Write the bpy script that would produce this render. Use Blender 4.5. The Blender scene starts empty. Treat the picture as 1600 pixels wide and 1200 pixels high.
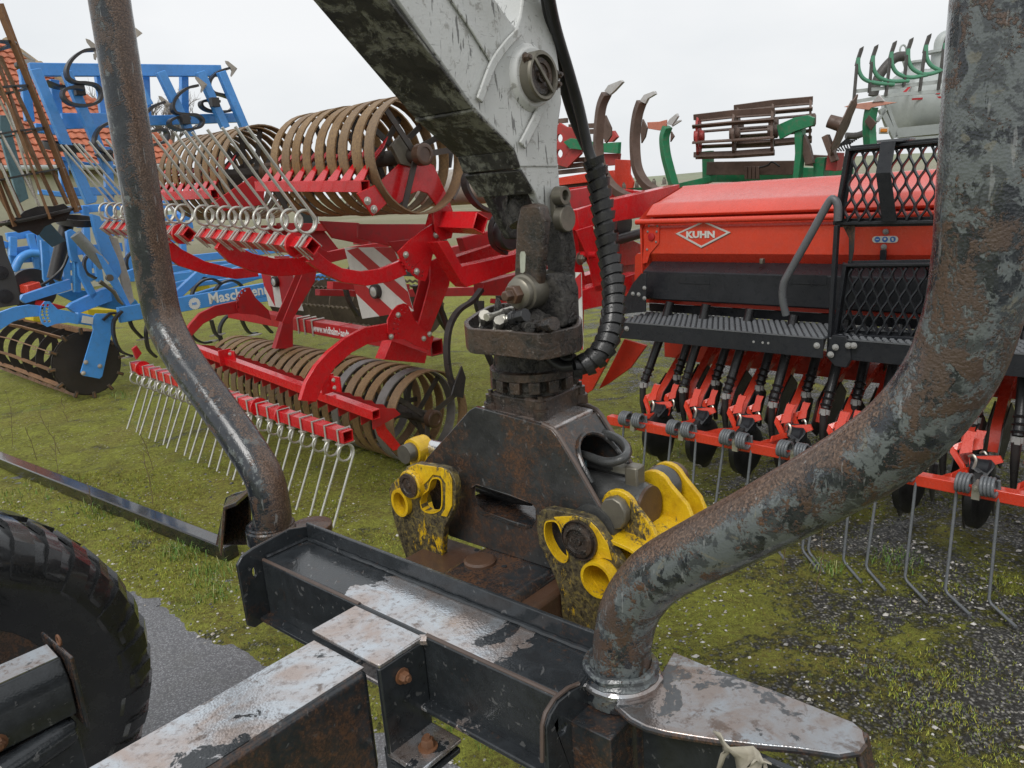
import bpy, math, random
from mathutils import Vector as V, Matrix, noise
from mathutils.geometry import tessellate_polygon
random.seed(7)
S = bpy.context.scene
C = S.collection
# ------------------------------------------------------------------ camera
PITCH, ROLL, CAMH, FPX = math.radians(14.16), math.radians(4.2), 1.8, 1200.0
FW = V((0, math.cos(PITCH), -math.sin(PITCH)))
UP0 = V((0, math.sin(PITCH), math.cos(PITCH)))
RT0 = V((1, 0, 0))
RT = RT0*math.cos(ROLL)-UP0*math.sin(ROLL)
UP = UP0*math.cos(ROLL)+RT0*math.sin(ROLL)
CP = V((0, 0, CAMH))
cam_data = bpy.data.cameras.new('camera')
cam = bpy.data.objects.new('camera', cam_data); C.objects.link(cam)
cam_data.sensor_width = 36; cam_data.lens = 36*FPX/1600; cam_data.clip_end = 3000; cam_data.clip_start = .05
M = Matrix((RT, UP, -FW)).transposed().to_4x4(); M.translation = CP
cam.matrix_world = M
S.camera = cam
# ------------------------------------------------------------------ sky and light (overcast)
W = bpy.data.worlds.new('World'); S.world = W; W.use_nodes = True
nt = W.node_tree; nt.nodes.clear()
def wn(t, **k):
    n = nt.nodes.new(t)
    for a, b in k.items(): setattr(n, a, b)
    return n
sky = wn('ShaderNodeTexSky', sky_type='NISHITA', sun_disc=False)
sky.sun_elevation = math.radians(48); sky.sun_rotation = math.radians(150); sky.dust_density = 4
sc = wn('ShaderNodeVectorMath', operation='SCALE'); sc.inputs['Scale'].default_value = .1
nt.links.new(sky.outputs[0], sc.inputs[0])
tc = wn('ShaderNodeTexCoord'); mp = wn('ShaderNodeMapping'); mp.inputs['Scale'].default_value = (1, 1, 2.6)
nt.links.new(tc.outputs['Generated'], mp.inputs[0])
nz = wn('ShaderNodeTexNoise'); nz.inputs['Scale'].default_value = 1.7; nz.inputs['Detail'].default_value = 5; nz.inputs['Roughness'].default_value = .5
nt.links.new(mp.outputs[0], nz.inputs[0])
rp = wn('ShaderNodeValToRGB'); rp.color_ramp.elements[0].position = .38; rp.color_ramp.elements[1].position = .66
rp.color_ramp.elements[0].color = (.80, .835, .865, 1); rp.color_ramp.elements[1].color = (.97, .98, .99, 1)
nt.links.new(nz.outputs['Fac'], rp.inputs[0])
mx = wn('ShaderNodeMix', data_type='RGBA'); mx.inputs[0].default_value = .93
nt.links.new(sc.outputs[0], mx.inputs[6]); nt.links.new(rp.outputs[0], mx.inputs[7])
bg = wn('ShaderNodeBackground'); bg.inputs[1].default_value = 1.0
nt.links.new(mx.outputs[2], bg.inputs[0])
wo = wn('ShaderNodeOutputWorld'); nt.links.new(bg.outputs[0], wo.inputs[0])
sd = bpy.data.lights.new('sun', 'SUN'); sd.energy = 1.6; sd.angle = math.radians(25); sd.color = (1, .97, .93)
so = bpy.data.objects.new('sun', sd); C.objects.link(so)
so.rotation_euler = (math.radians(42), 0, math.radians(150)-math.pi)
S.view_settings.view_transform = 'Standard'; S.view_settings.look = 'None'
S.view_settings.exposure = 0; S.view_settings.gamma = 1; S.view_settings.use_curve_mapping = False
S.render.engine = 'CYCLES'
S.cycles.max_bounces = 5; S.cycles.diffuse_bounces = 3; S.cycles.glossy_bounces = 3

# ------------------------------------------------------------------ place finding helpers
def ray(px, py): return FW+RT*((px-800)/FPX)+UP*((600-py)/FPX)
class Frame:
    """a machine's own axes: a along its width, b along its length, z up"""
    def __init__(s, deg, o):
        t = math.radians(deg)
        s.a = V((math.cos(t), math.sin(t), 0)); s.b = V((-math.sin(t), math.cos(t), 0)); s.z = V((0, 0, 1)); s.o = V((o[0], o[1], 0))
    def w(s, l, m, z): return s.o+s.a*l+s.b*m+V((0, 0, z))
    def loc(s, p): q = p-s.o; return q.dot(s.a), q.dot(s.b), p.z
    def hit(s, px, py, p0, n):
        d = ray(px, py); return CP+d*((p0-CP).dot(n)/d.dot(n))
    def A(s, px, py, l): return s.hit(px, py, s.w(l, 0, 0), s.a)     # point on the upright plane l = const
    def B(s, px, py, m): return s.hit(px, py, s.w(0, m, 0), s.b)     # point on the upright plane m = const
    def G(s, px, py, z): return s.hit(px, py, V((0, 0, z)), s.z)
    def As(s, pts, l): return [s.A(x, y, l) for x, y in pts]
    def Bs(s, pts, m): return [s.B(x, y, m) for x, y in pts]
    def Gs(s, pts, z): return [s.G(x, y, z) for x, y in pts]
def Yp(px, py, Y):
    d = ray(px, py); return CP+d*(Y/d.y)
def G0(px, py, z=0.):
    d = ray(px, py); return CP+d*((z-CAMH)/d.z)
T = Frame(-41.5, (-.595, 1.601))
R = Frame(-44.5, (-1.348, 4.402))
K = Frame(-45.5, (1.336, 3.478))

# ------------------------------------------------------------------ mesh helpers
def frame_of(d, hint=V((0, 0, 1))):
    d = d.normalized()
    if abs(d.dot(hint)) > .97: hint = V((1, 0, 0)) if abs(d.x) < .9 else V((0, 1, 0))
    x = hint.cross(d).normalized(); y = d.cross(x).normalized()
    return x, y, d
class MB:
    def __init__(s): s.v = []; s.f = []; s.mi = []; s.cur = 0
    def add(s, vs, fs):
        o = len(s.v); s.v.extend(vs)
        for f in fs: s.f.append([o+i for i in f]); s.mi.append(s.cur)
        return s
    def box(s, c, ax, ay, az, sx, sy, sz):
        vs = []
        for i in (-.5, .5):
            for j in (-.5, .5):
                for k in (-.5, .5): vs.append(c+ax*(sx*i)+ay*(sy*j)+az*(sz*k))
        return s.add(vs, [(0, 1, 3, 2), (4, 6, 7, 5), (0, 4, 5, 1), (2, 3, 7, 6), (0, 2, 6, 4), (1, 5, 7, 3)])
    def prism(s, pts, d, holes=()):
        loops = [list(pts)]+[list(h) for h in holes]
        flat = [p for lp in loops for p in lp]; n = len(flat)
        if holes:
            e1 = (pts[1]-pts[0]).normalized(); nn = d.normalized(); e2 = nn.cross(e1)
            p0 = pts[0]
            tl = [[V(((p-p0).dot(e1), (p-p0).dot(e2), 0)) for p in lp] for lp in loops]
            tris = tessellate_polygon(tl)
            fs = [tuple(t) for t in tris]+[tuple(n+i for i in reversed(t)) for t in tris]
        else:
            fs = [tuple(range(n)), tuple(range(2*n-1, n-1, -1))]
        o = 0
        for lp in loops:
            k = len(lp)
            for i in range(k):
                j = (i+1) % k; fs.append((o+i, o+n+i, o+n+j, o+j))
            o += k
        return s.add(flat+[p+d for p in flat], fs)
    def tube(s, pts, r, n=10, closed=False, caps=True, hint=V((0, 0, 1)), sq=1.):
        m = len(pts); rs = r if isinstance(r, (list, tuple)) else [r]*m
        px = None; vs = []
        for i, p in enumerate(pts):
            if closed: d = pts[(i+1) % m]-pts[i-1]
            else: d = pts[min(i+1, m-1)]-pts[max(i-1, 0)]
            d = d.normalized()
            if px is None: x, y, _ = frame_of(d, hint)
            else:
                x = px-d*px.dot(d)
                if x.length < 1e-6: x, y, _ = frame_of(d, hint)
                x.normalize(); y = d.cross(x)
            px = x
            for k in range(n):
                t = 2*math.pi*(k+.5)/n; vs.append(p+x*(rs[i]*math.cos(t))+y*(rs[i]*sq*math.sin(t)))
        fs = []
        for i in range(m if closed else m-1):
            a = i*n; b = ((i+1) % m)*n
            for k in range(n):
                q = (k+1) % n; fs.append((a+k, a+q, b+q, b+k))
        if caps and not closed: fs += [tuple(range(n-1, -1, -1)), tuple(range((m-1)*n, m*n))]
        return s.add(vs, fs)
    def beam(s, p, q, w, h, up=V((0, 0, 1)), hollow=0):
        """square tube from p to q, w sideways, h along up"""
        d = (q-p).normalized(); x = d.cross(up)
        if x.length < 1e-4: x = d.cross(V((1, 0, 0)))
        x.normalize(); y = x.cross(d)
        if not hollow: return s.box((p+q)/2, x, y, d, w, h, (q-p).length)
        vs = []
        for e, k in ((p, 1), (q, 1), (q, 0), (p, 0)):
            ww, hh = (w, h) if k else (w-2*hollow, h-2*hollow)
            for i, j in ((-1, -1), (1, -1), (1, 1), (-1, 1)): vs.append(e+x*(ww/2*i)+y*(hh/2*j))
        fs = []
        for a in range(4):
            b = (a+1) % 4
            for k in range(4): fs.append((a*4+k, a*4+(k+1) % 4, b*4+(k+1) % 4, b*4+k))
        return s.add(vs, fs)
    def strip(s, pts, wdir, w, t, closed=False):
        """flat bar of width w along wdir and thickness t swept along pts"""
        m = len(pts); vs = []
        for i, p in enumerate(pts):
            if closed: d = pts[(i+1) % m]-pts[i-1]
            else: d = pts[min(i+1, m-1)]-pts[max(i-1, 0)]
            wv = wdir if isinstance(wdir, V) else wdir[i]
            nn = d.cross(wv).normalized()
            ww = w if not isinstance(w, (list, tuple)) else w[i]
            for a, b in ((-1, -1), (1, -1), (1, 1), (-1, 1)): vs.append(p+wv*(ww/2*a)+nn*(t/2*b))
        fs = []
        for i in range(m if closed else m-1):
            a = i*4; b = ((i+1) % m)*4
            for k in range(4): fs.append((a+k, a+(k+1) % 4, b+(k+1) % 4, b+k))
        if not closed: fs += [(3, 2, 1, 0), tuple((m-1)*4+k for k in range(4))]
        return s.add(vs, fs)
    def lathe(s, p, ax, prof, n=20, hint=V((0, 0, 1)), a0=0., a1=2*math.pi):
        x, y, d = frame_of(ax, hint); vs = []
        full = abs(a1-a0-2*math.pi) < 1e-6
        for h, r in prof:
            for k in range(n):
                t = a0+(a1-a0)*(k/n if full else k/(n-1)); vs.append(p+d*h+x*(r*math.cos(t))+y*(r*math.sin(t)))
        fs = []
        for i in range(len(prof)-1):
            for k in range(n if full else n-1):
                q = (k+1) % n; fs.append((i*n+k, i*n+q, (i+1)*n+q, (i+1)*n+k))
        if full:
            if prof[0][1] > 1e-5: fs.append(tuple(range(n-1, -1, -1)))
            if prof[-1][1] > 1e-5: fs.append(tuple((len(prof)-1)*n+k for k in range(n)))
        return s.add(vs, fs)
    def bolt(s, p, ax, r, h=None, wash=True):
        h = h or r*.9; ax = ax.normalized()
        if wash: s.lathe(p, ax, [(0, r*1.45), (r*.22, r*1.45), (r*.25, r*1.2)], 12)
        s.lathe(p+ax*(r*.2), ax, [(0, r), (h*.8, r), (h, r*.8)], 6)
        return s.lathe(p+ax*(r*.2+h), ax, [(-.001, r*.55), (h*.35, r*.5)], 8)
def V3(t): return V(t)
def mesh_of(mb, name, ang=35):
    me = bpy.data.meshes.new(name); me.from_pydata([tuple(v) for v in mb.v], [], mb.f)
    if any(mb.mi): me.polygons.foreach_set('material_index', mb.mi)
    me.polygons.foreach_set('use_smooth', [True]*len(me.polygons)); me.update()
    me.set_sharp_from_angle(angle=math.radians(ang))
    return me
def attach(o, parent):
    if parent:
        o.parent = parent
        o.matrix_parent_inverse = INV.get(parent.name, Matrix.Identity(4))
INV = {}
def build(mb, name, mat, parent=None, bevel=0, seg=2, label=None, kind=None, cat=None, group=None, ang=35, mats=None):
    me = mesh_of(mb, name, ang)
    for m_ in (mats or [mat]): me.materials.append(m_)
    o = bpy.data.objects.new(name, me); C.objects.link(o)
    if parent is not None:
        o.parent = parent; o.matrix_parent_inverse = INV.get(parent.name, Matrix.Identity(4))
    if bevel:
        b = o.modifiers.new('bevel', 'BEVEL'); b.width = bevel; b.segments = seg; b.limit_method = 'ANGLE'; b.angle_limit = math.radians(40)
        b.harden_normals = False
    if label: o['label'] = label
    if kind: o['kind'] = kind
    if cat: o['category'] = cat
    if group: o['group'] = group
    return o
def thing(name, base, label, cat, group=None):
    o = bpy.data.objects.new(name, None); C.objects.link(o); o.location = base; o.empty_display_size = .2
    o['label'] = label; o['category'] = cat
    if group: o['group'] = group
    INV[o.name] = Matrix.Translation(-V(base))
    return o
def place(me, name, mw, parent, mats=None, label=None):
    """one more individual sharing mesh data"""
    o = bpy.data.objects.new(name, me); C.objects.link(o)
    o.parent = parent; o.matrix_parent_inverse = INV.get(parent.name, Matrix.Identity(4))
    o.matrix_basis = mw
    if label: o['label'] = label
    return o
def fm(fr, p, rot=None):
    """matrix: local x,y,z -> the frame's a,b,z at point p"""
    m_ = Matrix((fr.a, fr.b, V((0, 0, 1)))).transposed().to_4x4(); m_.translation = p
    return m_ @ rot if rot else m_
def circ(c, ax, ay, r, n=16, ry=None):
    ry = ry or r
    return [c+ax*(r*math.cos(2*math.pi*k/n))+ay*(ry*math.sin(2*math.pi*k/n)) for k in range(n)]
def smooth_path(pts, k=6, closed=False):
    """Catmull-Rom through the points"""
    out = []; n = len(pts)
    for i in range(n if closed else n-1):
        if closed: p0, p1, p2, p3 = pts[i-1], pts[i], pts[(i+1) % n], pts[(i+2) % n]
        else: p0, p1, p2, p3 = pts[max(i-1, 0)], pts[i], pts[i+1], pts[min(i+2, n-1)]
        for j in range(k):
            t = j/k
            out.append(.5*((2*p1)+(p2-p0)*t+(2*p0-5*p1+4*p2-p3)*t*t+(3*p1-p0-3*p2+p3)*t*t*t))
    if not closed: out.append(pts[-1])
    return out
def text_obj(txt, name, origin, xdir, ydir, height, mat, parent, ext=.0008, bold=.02, sx=1., shear=0.):
    cu = bpy.data.curves.new(name, 'FONT'); cu.body = txt; cu.size = 1; cu.extrude = ext/height; cu.offset = bold; cu.resolution_u = 2; cu.shear = shear
    to = bpy.data.objects.new('tmp', cu); C.objects.link(to)
    dg = bpy.context.evaluated_depsgraph_get(); me = bpy.data.meshes.new_from_object(to.evaluated_get(dg))
    bpy.data.objects.remove(to)
    z = xdir.cross(ydir).normalized()
    m_ = Matrix((xdir*height*sx, ydir*height, z*height)).transposed().to_4x4(); m_.translation = origin
    me.transform(m_); me.materials.clear(); me.materials.append(mat)
    o = bpy.data.objects.new(name, me); C.objects.link(o); o.parent = parent; o.matrix_parent_inverse = INV.get(parent.name, Matrix.Identity(4))
    return o
# ------------------------------------------------------------------ materials
class NT:
    def __init__(s, name):
        s.m = bpy.data.materials.new(name); s.m.use_nodes = True; s.t = s.m.node_tree
        s.b = s.t.nodes['Principled BSDF']; s.n = s.t.nodes; s.tc = s.n.new('ShaderNodeTexCoord')
        s.co = s.tc.outputs['Object']
    def link(s, a, b): s.t.links.new(a, b)
    def setin(s, sock, v):
        if hasattr(v, 'is_output'): s.link(v, sock)
        else: sock.default_value = v
    def map(s, scale=(1, 1, 1), rot=(0, 0, 0), co=None):
        n = s.n.new('ShaderNodeMapping'); n.inputs['Scale'].default_value = scale; n.inputs['Rotation'].default_value = rot
        s.link(co or s.co, n.inputs[0]); return n.outputs[0]
    def noise(s, scale, detail=4, rough=.6, dist=0, co=None, out='Fac'):
        n = s.n.new('ShaderNodeTexNoise'); n.inputs['Scale'].default_value = scale; n.inputs['Detail'].default_value = detail
        n.inputs['Roughness'].default_value = rough; n.inputs['Distortion'].default_value = dist
        s.link(co or s.co, n.inputs[0]); return n.outputs[out]
    def vor(s, scale, feature='F1', out='Distance', co=None, rnd=1):
        n = s.n.new('ShaderNodeTexVoronoi'); n.feature = feature; n.inputs['Scale'].default_value = scale; n.inputs['Randomness'].default_value = rnd
        s.link(co or s.co, n.inputs['Vector']); return n.outputs[out]
    def ramp(s, v, a, b, ca=0., cb=1., ease=False):
        n = s.n.new('ShaderNodeMapRange'); n.interpolation_type = 'SMOOTHSTEP' if ease else 'LINEAR'
        s.link(v, n.inputs[0]); n.inputs[1].default_value = a; n.inputs[2].default_value = b
        s.setin(n.inputs[3], ca); s.setin(n.inputs[4], cb); return n.outputs[0]
    def mix(s, f, a, b, bt='MIX'):
        n = s.n.new('ShaderNodeMix'); n.data_type = 'RGBA'; n.blend_type = bt
        s.setin(n.inputs[0], f)
        for k, c in ((6, a), (7, b)):
            if isinstance(c, (tuple, list)): c = (*c[:3], 1)
            s.setin(n.inputs[k], c)
        return n.outputs[2]
    def math(s, op, a, b=0., clamp=False):
        n = s.n.new('ShaderNodeMath'); n.operation = op; n.use_clamp = clamp
        s.setin(n.inputs[0], a); s.setin(n.inputs[1], b); return n.outputs[0]
    def bump(s, h, dist, strength=1., prev=None):
        n = s.n.new('ShaderNodeBump'); n.inputs['Strength'].default_value = strength; n.inputs['Distance'].default_value = dist
        s.link(h, n.inputs['Height'])
        if prev: s.link(prev, n.inputs['Normal'])
        return n.outputs[0]
    def done(s, col=None, rough=None, metal=None, normal=None, spec=None, coat=None):
        if col is not None: s.setin(s.b.inputs['Base Color'], (*col[:3], 1) if isinstance(col, (tuple, list)) else col)
        if rough is not None: s.setin(s.b.inputs['Roughness'], rough)
        if metal is not None: s.setin(s.b.inputs['Metallic'], metal)
        if normal is not None: s.link(normal, s.b.inputs['Normal'])
        if spec is not None: s.setin(s.b.inputs['Specular IOR Level'], spec)
        if coat is not None: s.setin(s.b.inputs['Coat Weight'], coat); s.b.inputs['Coat Roughness'].default_value = .06
        return s.m
def paint(name, col, rough=.38, var=.18, dirt=.25, dirtcol=(.05, .045, .04), rust=0., drops=.5, metal=0., bscale=1., coat=0.):
    m = NT(name)
    n1 = m.noise(3.1*bscale, 5); n2 = m.noise(23*bscale, 5, .65)
    c = m.mix(m.ramp(n1, .3, .7), tuple(x*(1-var) for x in col), tuple(min(1, x*(1+var*.5)) for x in col))
    c = m.mix(m.ramp(n2, .5, .75, 0., dirt), c, dirtcol)
    r = m.ramp(n2, .3, .75, rough*.7, min(1, rough*1.5))
    h = m.math('MULTIPLY', n2, .4)
    if rust:
        n3 = m.noise(9*bscale, 8, .7, .4)
        f = m.ramp(n3, .62-.3*rust, .66-.3*rust)
        rc = m.mix(m.noise(60, 4), (.13, .045, .016), (.26, .11, .04))
        c = m.mix(f, c, rc); r = m.mix(f, r, (.75, .75, .75)); 
    if drops:
        v = m.vor(260, rnd=1); d = m.ramp(v, .12, .34, drops, 0.)
        nm = m.bump(d, .0012, .8)
        nm = m.bump(h, .002, .35, nm)
    else: nm = m.bump(h, .002, .4)
    return m.done(c, r, metal, nm, coat=coat)
# ------------------------------------------------------------------ materials used near the camera
def mottled(name, rustiness=.5, pale=.5, streak=None):
    m = NT(name)
    n1 = m.noise(27, 8, .68, .5, m.map((1, 1, .75))); n2 = m.noise(21, 8, .68, .7); n3 = m.noise(260, 4, .6); n4 = m.noise(6, 3)
    n1 = m.math('ADD', m.math('MULTIPLY', n1, .62), m.math('MULTIPLY', m.noise(11, 6, .64, .6), .38))
    c = m.mix(m.ramp(n1, .55-.14*pale, .57-.14*pale), (.018, .022, .028), (.118, .134, .136))
    c = m.mix(m.ramp(m.noise(42, 7, .70, .5), .50, .54, 0, .75), c, (.034, .039, .044))
    c = m.mix(m.ramp(m.noise(33, 7, .68, .7), .60, .64, 0, .6*pale+.1), c, (.19, .175, .125))
    rc = m.mix(m.ramp(n3, .35, .65), (.040, .023, .015), (.135, .070, .038))
    rc = m.mix(m.ramp(n4, .4, .6), rc, (.075, .050, .038))
    q = m.math('ADD', m.math('MULTIPLY', n2, .72), m.math('MULTIPLY', n3, .28))
    f = m.ramp(m.math('ADD', q, m.ramp(n4, .35, .65, -.07, .06)), .63-.26*rustiness, .67-.26*rustiness)
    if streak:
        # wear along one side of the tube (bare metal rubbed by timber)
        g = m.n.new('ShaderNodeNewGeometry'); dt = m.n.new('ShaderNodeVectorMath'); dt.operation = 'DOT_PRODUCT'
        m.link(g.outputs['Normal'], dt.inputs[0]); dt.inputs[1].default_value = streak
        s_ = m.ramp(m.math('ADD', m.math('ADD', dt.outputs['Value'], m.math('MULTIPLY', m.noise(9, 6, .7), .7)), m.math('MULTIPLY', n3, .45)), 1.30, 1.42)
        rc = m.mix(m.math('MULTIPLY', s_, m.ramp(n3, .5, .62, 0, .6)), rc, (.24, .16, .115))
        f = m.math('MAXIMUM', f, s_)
    c = m.mix(f, c, rc)
    sc = m.noise(1, 3, .5, .3, m.map((130, 130, 16), (0.5, .4, 0)))
    c = m.mix(m.ramp(sc, .66, .70, 0, .55), c, (.27, .28, .28))
    r = m.mix(f, m.ramp(n1, .3, .7, .10, .30), m.ramp(n3, .3, .7, .22, .55))
    nm = m.bump(m.vor(300), .0008, .4, m.bump(m.math('MULTIPLY', n3, f), .0016, 1., m.bump(n1, .0008, .5)))
    return m.done(c, r, 0, nm, spec=.5, coat=.3)
def plate_steel(name, worn, region=None, rust=.4, base=(.020, .023, .026), rr=1.):
    """dark painted steel, pale worn-metal patches painted in for wet sky glare, rust at the margins"""
    m = NT(name)
    n1 = m.noise(7, 6, .6, .7); n2 = m.noise(30, 7, .68, .4); n3 = m.noise(180, 4, .65); n5 = m.noise(70, 6, .7)
    lo = m.math('ADD', m.math('MULTIPLY', n1, .72), m.math('MULTIPLY', n2, .28))
    if region:
        # region: (direction, offset, width): where along the part the painted glare patch lies
        dt = m.n.new('ShaderNodeVectorMath'); dt.operation = 'DOT_PRODUCT'; m.link(m.co, dt.inputs[0]); dt.inputs[1].default_value = region[0]
        q = m.math('ABSOLUTE', m.math('SUBTRACT', dt.outputs['Value'], region[1]))
        lo = m.math('SUBTRACT', lo, m.ramp(q, region[2]*.6, region[2]*1.35, -.06, .34))
    f = m.ramp(lo, .60-.3*worn, .615-.3*worn)  # worn sets how much of the painted glare shows
    fq = m.math('ADD', m.math('MULTIPLY', m.noise(5.5, 6, .62, .3), .62), m.math('MULTIPLY', n5, .38))
    fr = m.ramp(fq, .67-.25*rust, .80-.25*rust); fr = m.math('MULTIPLY', fr, m.ramp(n3, .30, .56, .25, 1.))
    c = m.mix(m.ramp(n2, .4, .7, 0, .7), base, tuple(x*1.9 for x in base))
    c = m.mix(m.ramp(m.noise(1, 4, .5, .4, m.map((90, 22, 60), (.3, .9, .2))), .66, .69, 0, .5), c, (.16, .16, .16))
    wc = m.mix(m.ramp(m.noise(8, 6, .62, 1.), .38, .60), tuple(x*rr for x in (.60, .64, .68)), tuple(x*rr for x in (.50, .42, .38)))  # pale glare colour, bluish to warm
    wc = m.mix(m.ramp(n5, .52, .64, 0, .6), wc, (.22, .17, .15)); wc = m.mix(m.ramp(m.noise(14, 6, .7, .6), .60, .66, 0, .7), wc, (.12, .075, .05))
    c = m.mix(f, c, wc)
    c = m.mix(fr, c, m.mix(m.ramp(n3, .3, .7), (.045, .024, .014), (.150, .070, .034)))
    inv = m.math('SUBTRACT', 1., fr)
    met = m.math('MULTIPLY', m.math('MULTIPLY', f, inv), .8)
    r = m.mix(fr, m.mix(f, m.ramp(n2, .3, .7, .09, .22), m.ramp(n1, .3, .7, .12, .26)), (.42, .42, .42))
    nm = m.bump(m.vor(210), .0008, .3, m.bump(f, .0003, .5, m.bump(n2, .0007, .5)))
    return m.done(c, r, met, nm, spec=.45, coat=.22)
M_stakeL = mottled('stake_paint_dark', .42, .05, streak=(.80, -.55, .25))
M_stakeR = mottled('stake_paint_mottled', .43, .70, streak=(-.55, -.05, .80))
M_collar = mottled('collar_paint', .35, .8)
M_beamtop = plate_steel('bolster_top_steel', .52, (tuple(T.a), T.o.dot(T.a)+.50, .22), .42)  # bright zone placed as sky reflection on the wet bolster
M_dark = plate_steel('dark_frame_paint', -.4, None, .30)
M_darkrust = plate_steel('dark_frame_paint_rusty', -.3, None, .92)
M_drawtop = plate_steel('pale_frame_steel', .62, None, .42)  # same painted glare patches, spread over the drawbar top
M_wing = plate_steel('wing_plate_steel', .60, None, .60, (.055, .058, .062), .62)
M_rust = paint('brown_rust', (.085, .045, .027), .42, .6, .6, (.022, .018, .014), drops=.3, coat=.2)
M_edge = paint('rubbed_edge', (.10, .072, .060), .4, .4, .4, drops=.2)
def bolt_mat(): return paint('rusty_bolt', (.17, .075, .035), .55, .4, .4, drops=0)
M_bolt = bolt_mat()
M_housing = plate_steel('grapple_housing_paint', -.4, None, .70, (.030, .031, .031))
M_housetop = plate_steel('grapple_top_steel', .62, None, .70, (.06, .055, .05))
def grease_mat():
    m = NT('black_grease'); n = m.noise(40, 8, .75, .5); n2 = m.noise(160, 4, .6)
    c = m.mix(m.ramp(n, .42, .66), (.014, .013, .012), (.13, .12, .105))
    return m.done(c, m.ramp(n, .3, .7, .12, .5), 0, m.bump(n2, .004, 1., m.bump(n, .022, 1.)), spec=.6)
M_grease = grease_mat()
def claw_mat(name, clean):
    m = NT(name); n1 = m.noise(11, 6, .6, .5); n2 = m.noise(1, 8, .78, 0, m.map((120, 120, 42), (.3, .2, .4)))
    q = m.math('ADD', m.math('MULTIPLY', n1, .5), m.math('MULTIPLY', n2, .5))
    f = m.ramp(q, .49+clean, .53+clean)
    yel = m.mix(m.ramp(m.noise(40, 4), .4, .7), (.72, .46, .012), (.56, .33, .01))
    dk = m.mix(m.ramp(m.noise(90, 5, .7), .4, .6), (.022, .017, .012), (.105, .085, .045))
    dk = m.mix(m.ramp(m.noise(70, 6, .75, .6), .50, .60, 0, .8), dk, (.22, .17, .05))
    c = m.mix(f, yel, dk)
    return m.done(c, m.mix(f, (.22, .22, .22), (.5, .5, .5)), 0, m.bump(m.vor(240), .001, .4, m.bump(f, .0012, -.8, m.bump(n2, .003, .7))), coat=.2)
M_clawY = claw_mat('yellow_claw_paint', .085); M_clawD = claw_mat('worn_yellow_claw_paint', -.085); M_clawM = claw_mat('half_worn_yellow_claw_paint', .03)
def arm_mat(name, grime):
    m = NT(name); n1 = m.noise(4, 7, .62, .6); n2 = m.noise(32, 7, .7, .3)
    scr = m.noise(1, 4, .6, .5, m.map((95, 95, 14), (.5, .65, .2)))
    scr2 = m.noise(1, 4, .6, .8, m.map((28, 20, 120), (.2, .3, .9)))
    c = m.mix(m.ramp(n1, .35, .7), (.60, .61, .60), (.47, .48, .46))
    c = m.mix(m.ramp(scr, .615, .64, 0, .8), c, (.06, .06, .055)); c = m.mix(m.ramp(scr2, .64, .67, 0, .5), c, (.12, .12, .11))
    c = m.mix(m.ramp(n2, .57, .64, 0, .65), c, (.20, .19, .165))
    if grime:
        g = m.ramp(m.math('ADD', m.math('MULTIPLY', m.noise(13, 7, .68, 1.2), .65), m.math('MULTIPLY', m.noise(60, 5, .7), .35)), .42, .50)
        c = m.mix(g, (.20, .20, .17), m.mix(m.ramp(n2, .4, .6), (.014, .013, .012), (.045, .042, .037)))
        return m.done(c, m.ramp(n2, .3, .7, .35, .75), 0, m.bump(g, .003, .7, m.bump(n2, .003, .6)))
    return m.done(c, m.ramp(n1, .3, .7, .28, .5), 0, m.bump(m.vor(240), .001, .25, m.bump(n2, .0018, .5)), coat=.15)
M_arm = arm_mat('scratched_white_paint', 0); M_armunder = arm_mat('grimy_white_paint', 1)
def cast_mat():
    m = NT('greasy_cast_steel'); n = m.noise(34, 8, .74, .4); n2 = m.noise(170, 5, .65); n1 = m.noise(9, 5, .6)
    c = m.mix(m.ramp(n, .40, .62), (.012, .011, .010), (.060, .038, .026)); c = m.mix(m.ramp(n1, .52, .62, 0, .6), c, (.085, .050, .030))
    c = m.mix(m.ramp(n2, .60, .68, 0, .7), c, (.20, .18, .155)); c = m.mix(m.ramp(m.noise(70, 5, .7), .56, .62, 0, .8), c, (.014, .013, .012))
    return m.done(c, m.ramp(n, .3, .7, .14, .48), 0, m.bump(n2, .0016, .9, m.bump(n, .005, .9)), spec=.5, coat=.2)
M_cast = cast_mat()
M_pin = paint('dull_pin_steel', (.20, .185, .15), .4, .35, .5, (.04, .035, .03), metal=.6, drops=0)
M_rubber = paint('black_rubber', (.016, .016, .017), .38, .3, .3, (.05, .05, .048), drops=.4)
M_wrap = paint('black_spiral_wrap', (.022, .022, .023), .3, .3, .35, (.07, .068, .062), drops=.5)
M_cyl = paint('dark_cylinder_paint', (.05, .052, .052), .35, .3, .4, (.10, .095, .085), drops=.6, coat=.2)
M_fit = paint('zinc_fitting', (.50, .48, .42), .35, .3, .6, (.08, .075, .06), metal=.7, drops=0)
M_chrome = paint('chromed_rod', (.75, .76, .77), .15, .1, .2, metal=.9, drops=.3)

# ------------------------------------------------------------------ timber trailer
base = T.w(.43, -.3, 0)
tr = thing('timber_trailer', base, 'dark grey forestry timber trailer frame with cross bolster, stakes and tyre, nearest the camera', 'trailer')
zt, zb = 1.03, .895
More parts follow.
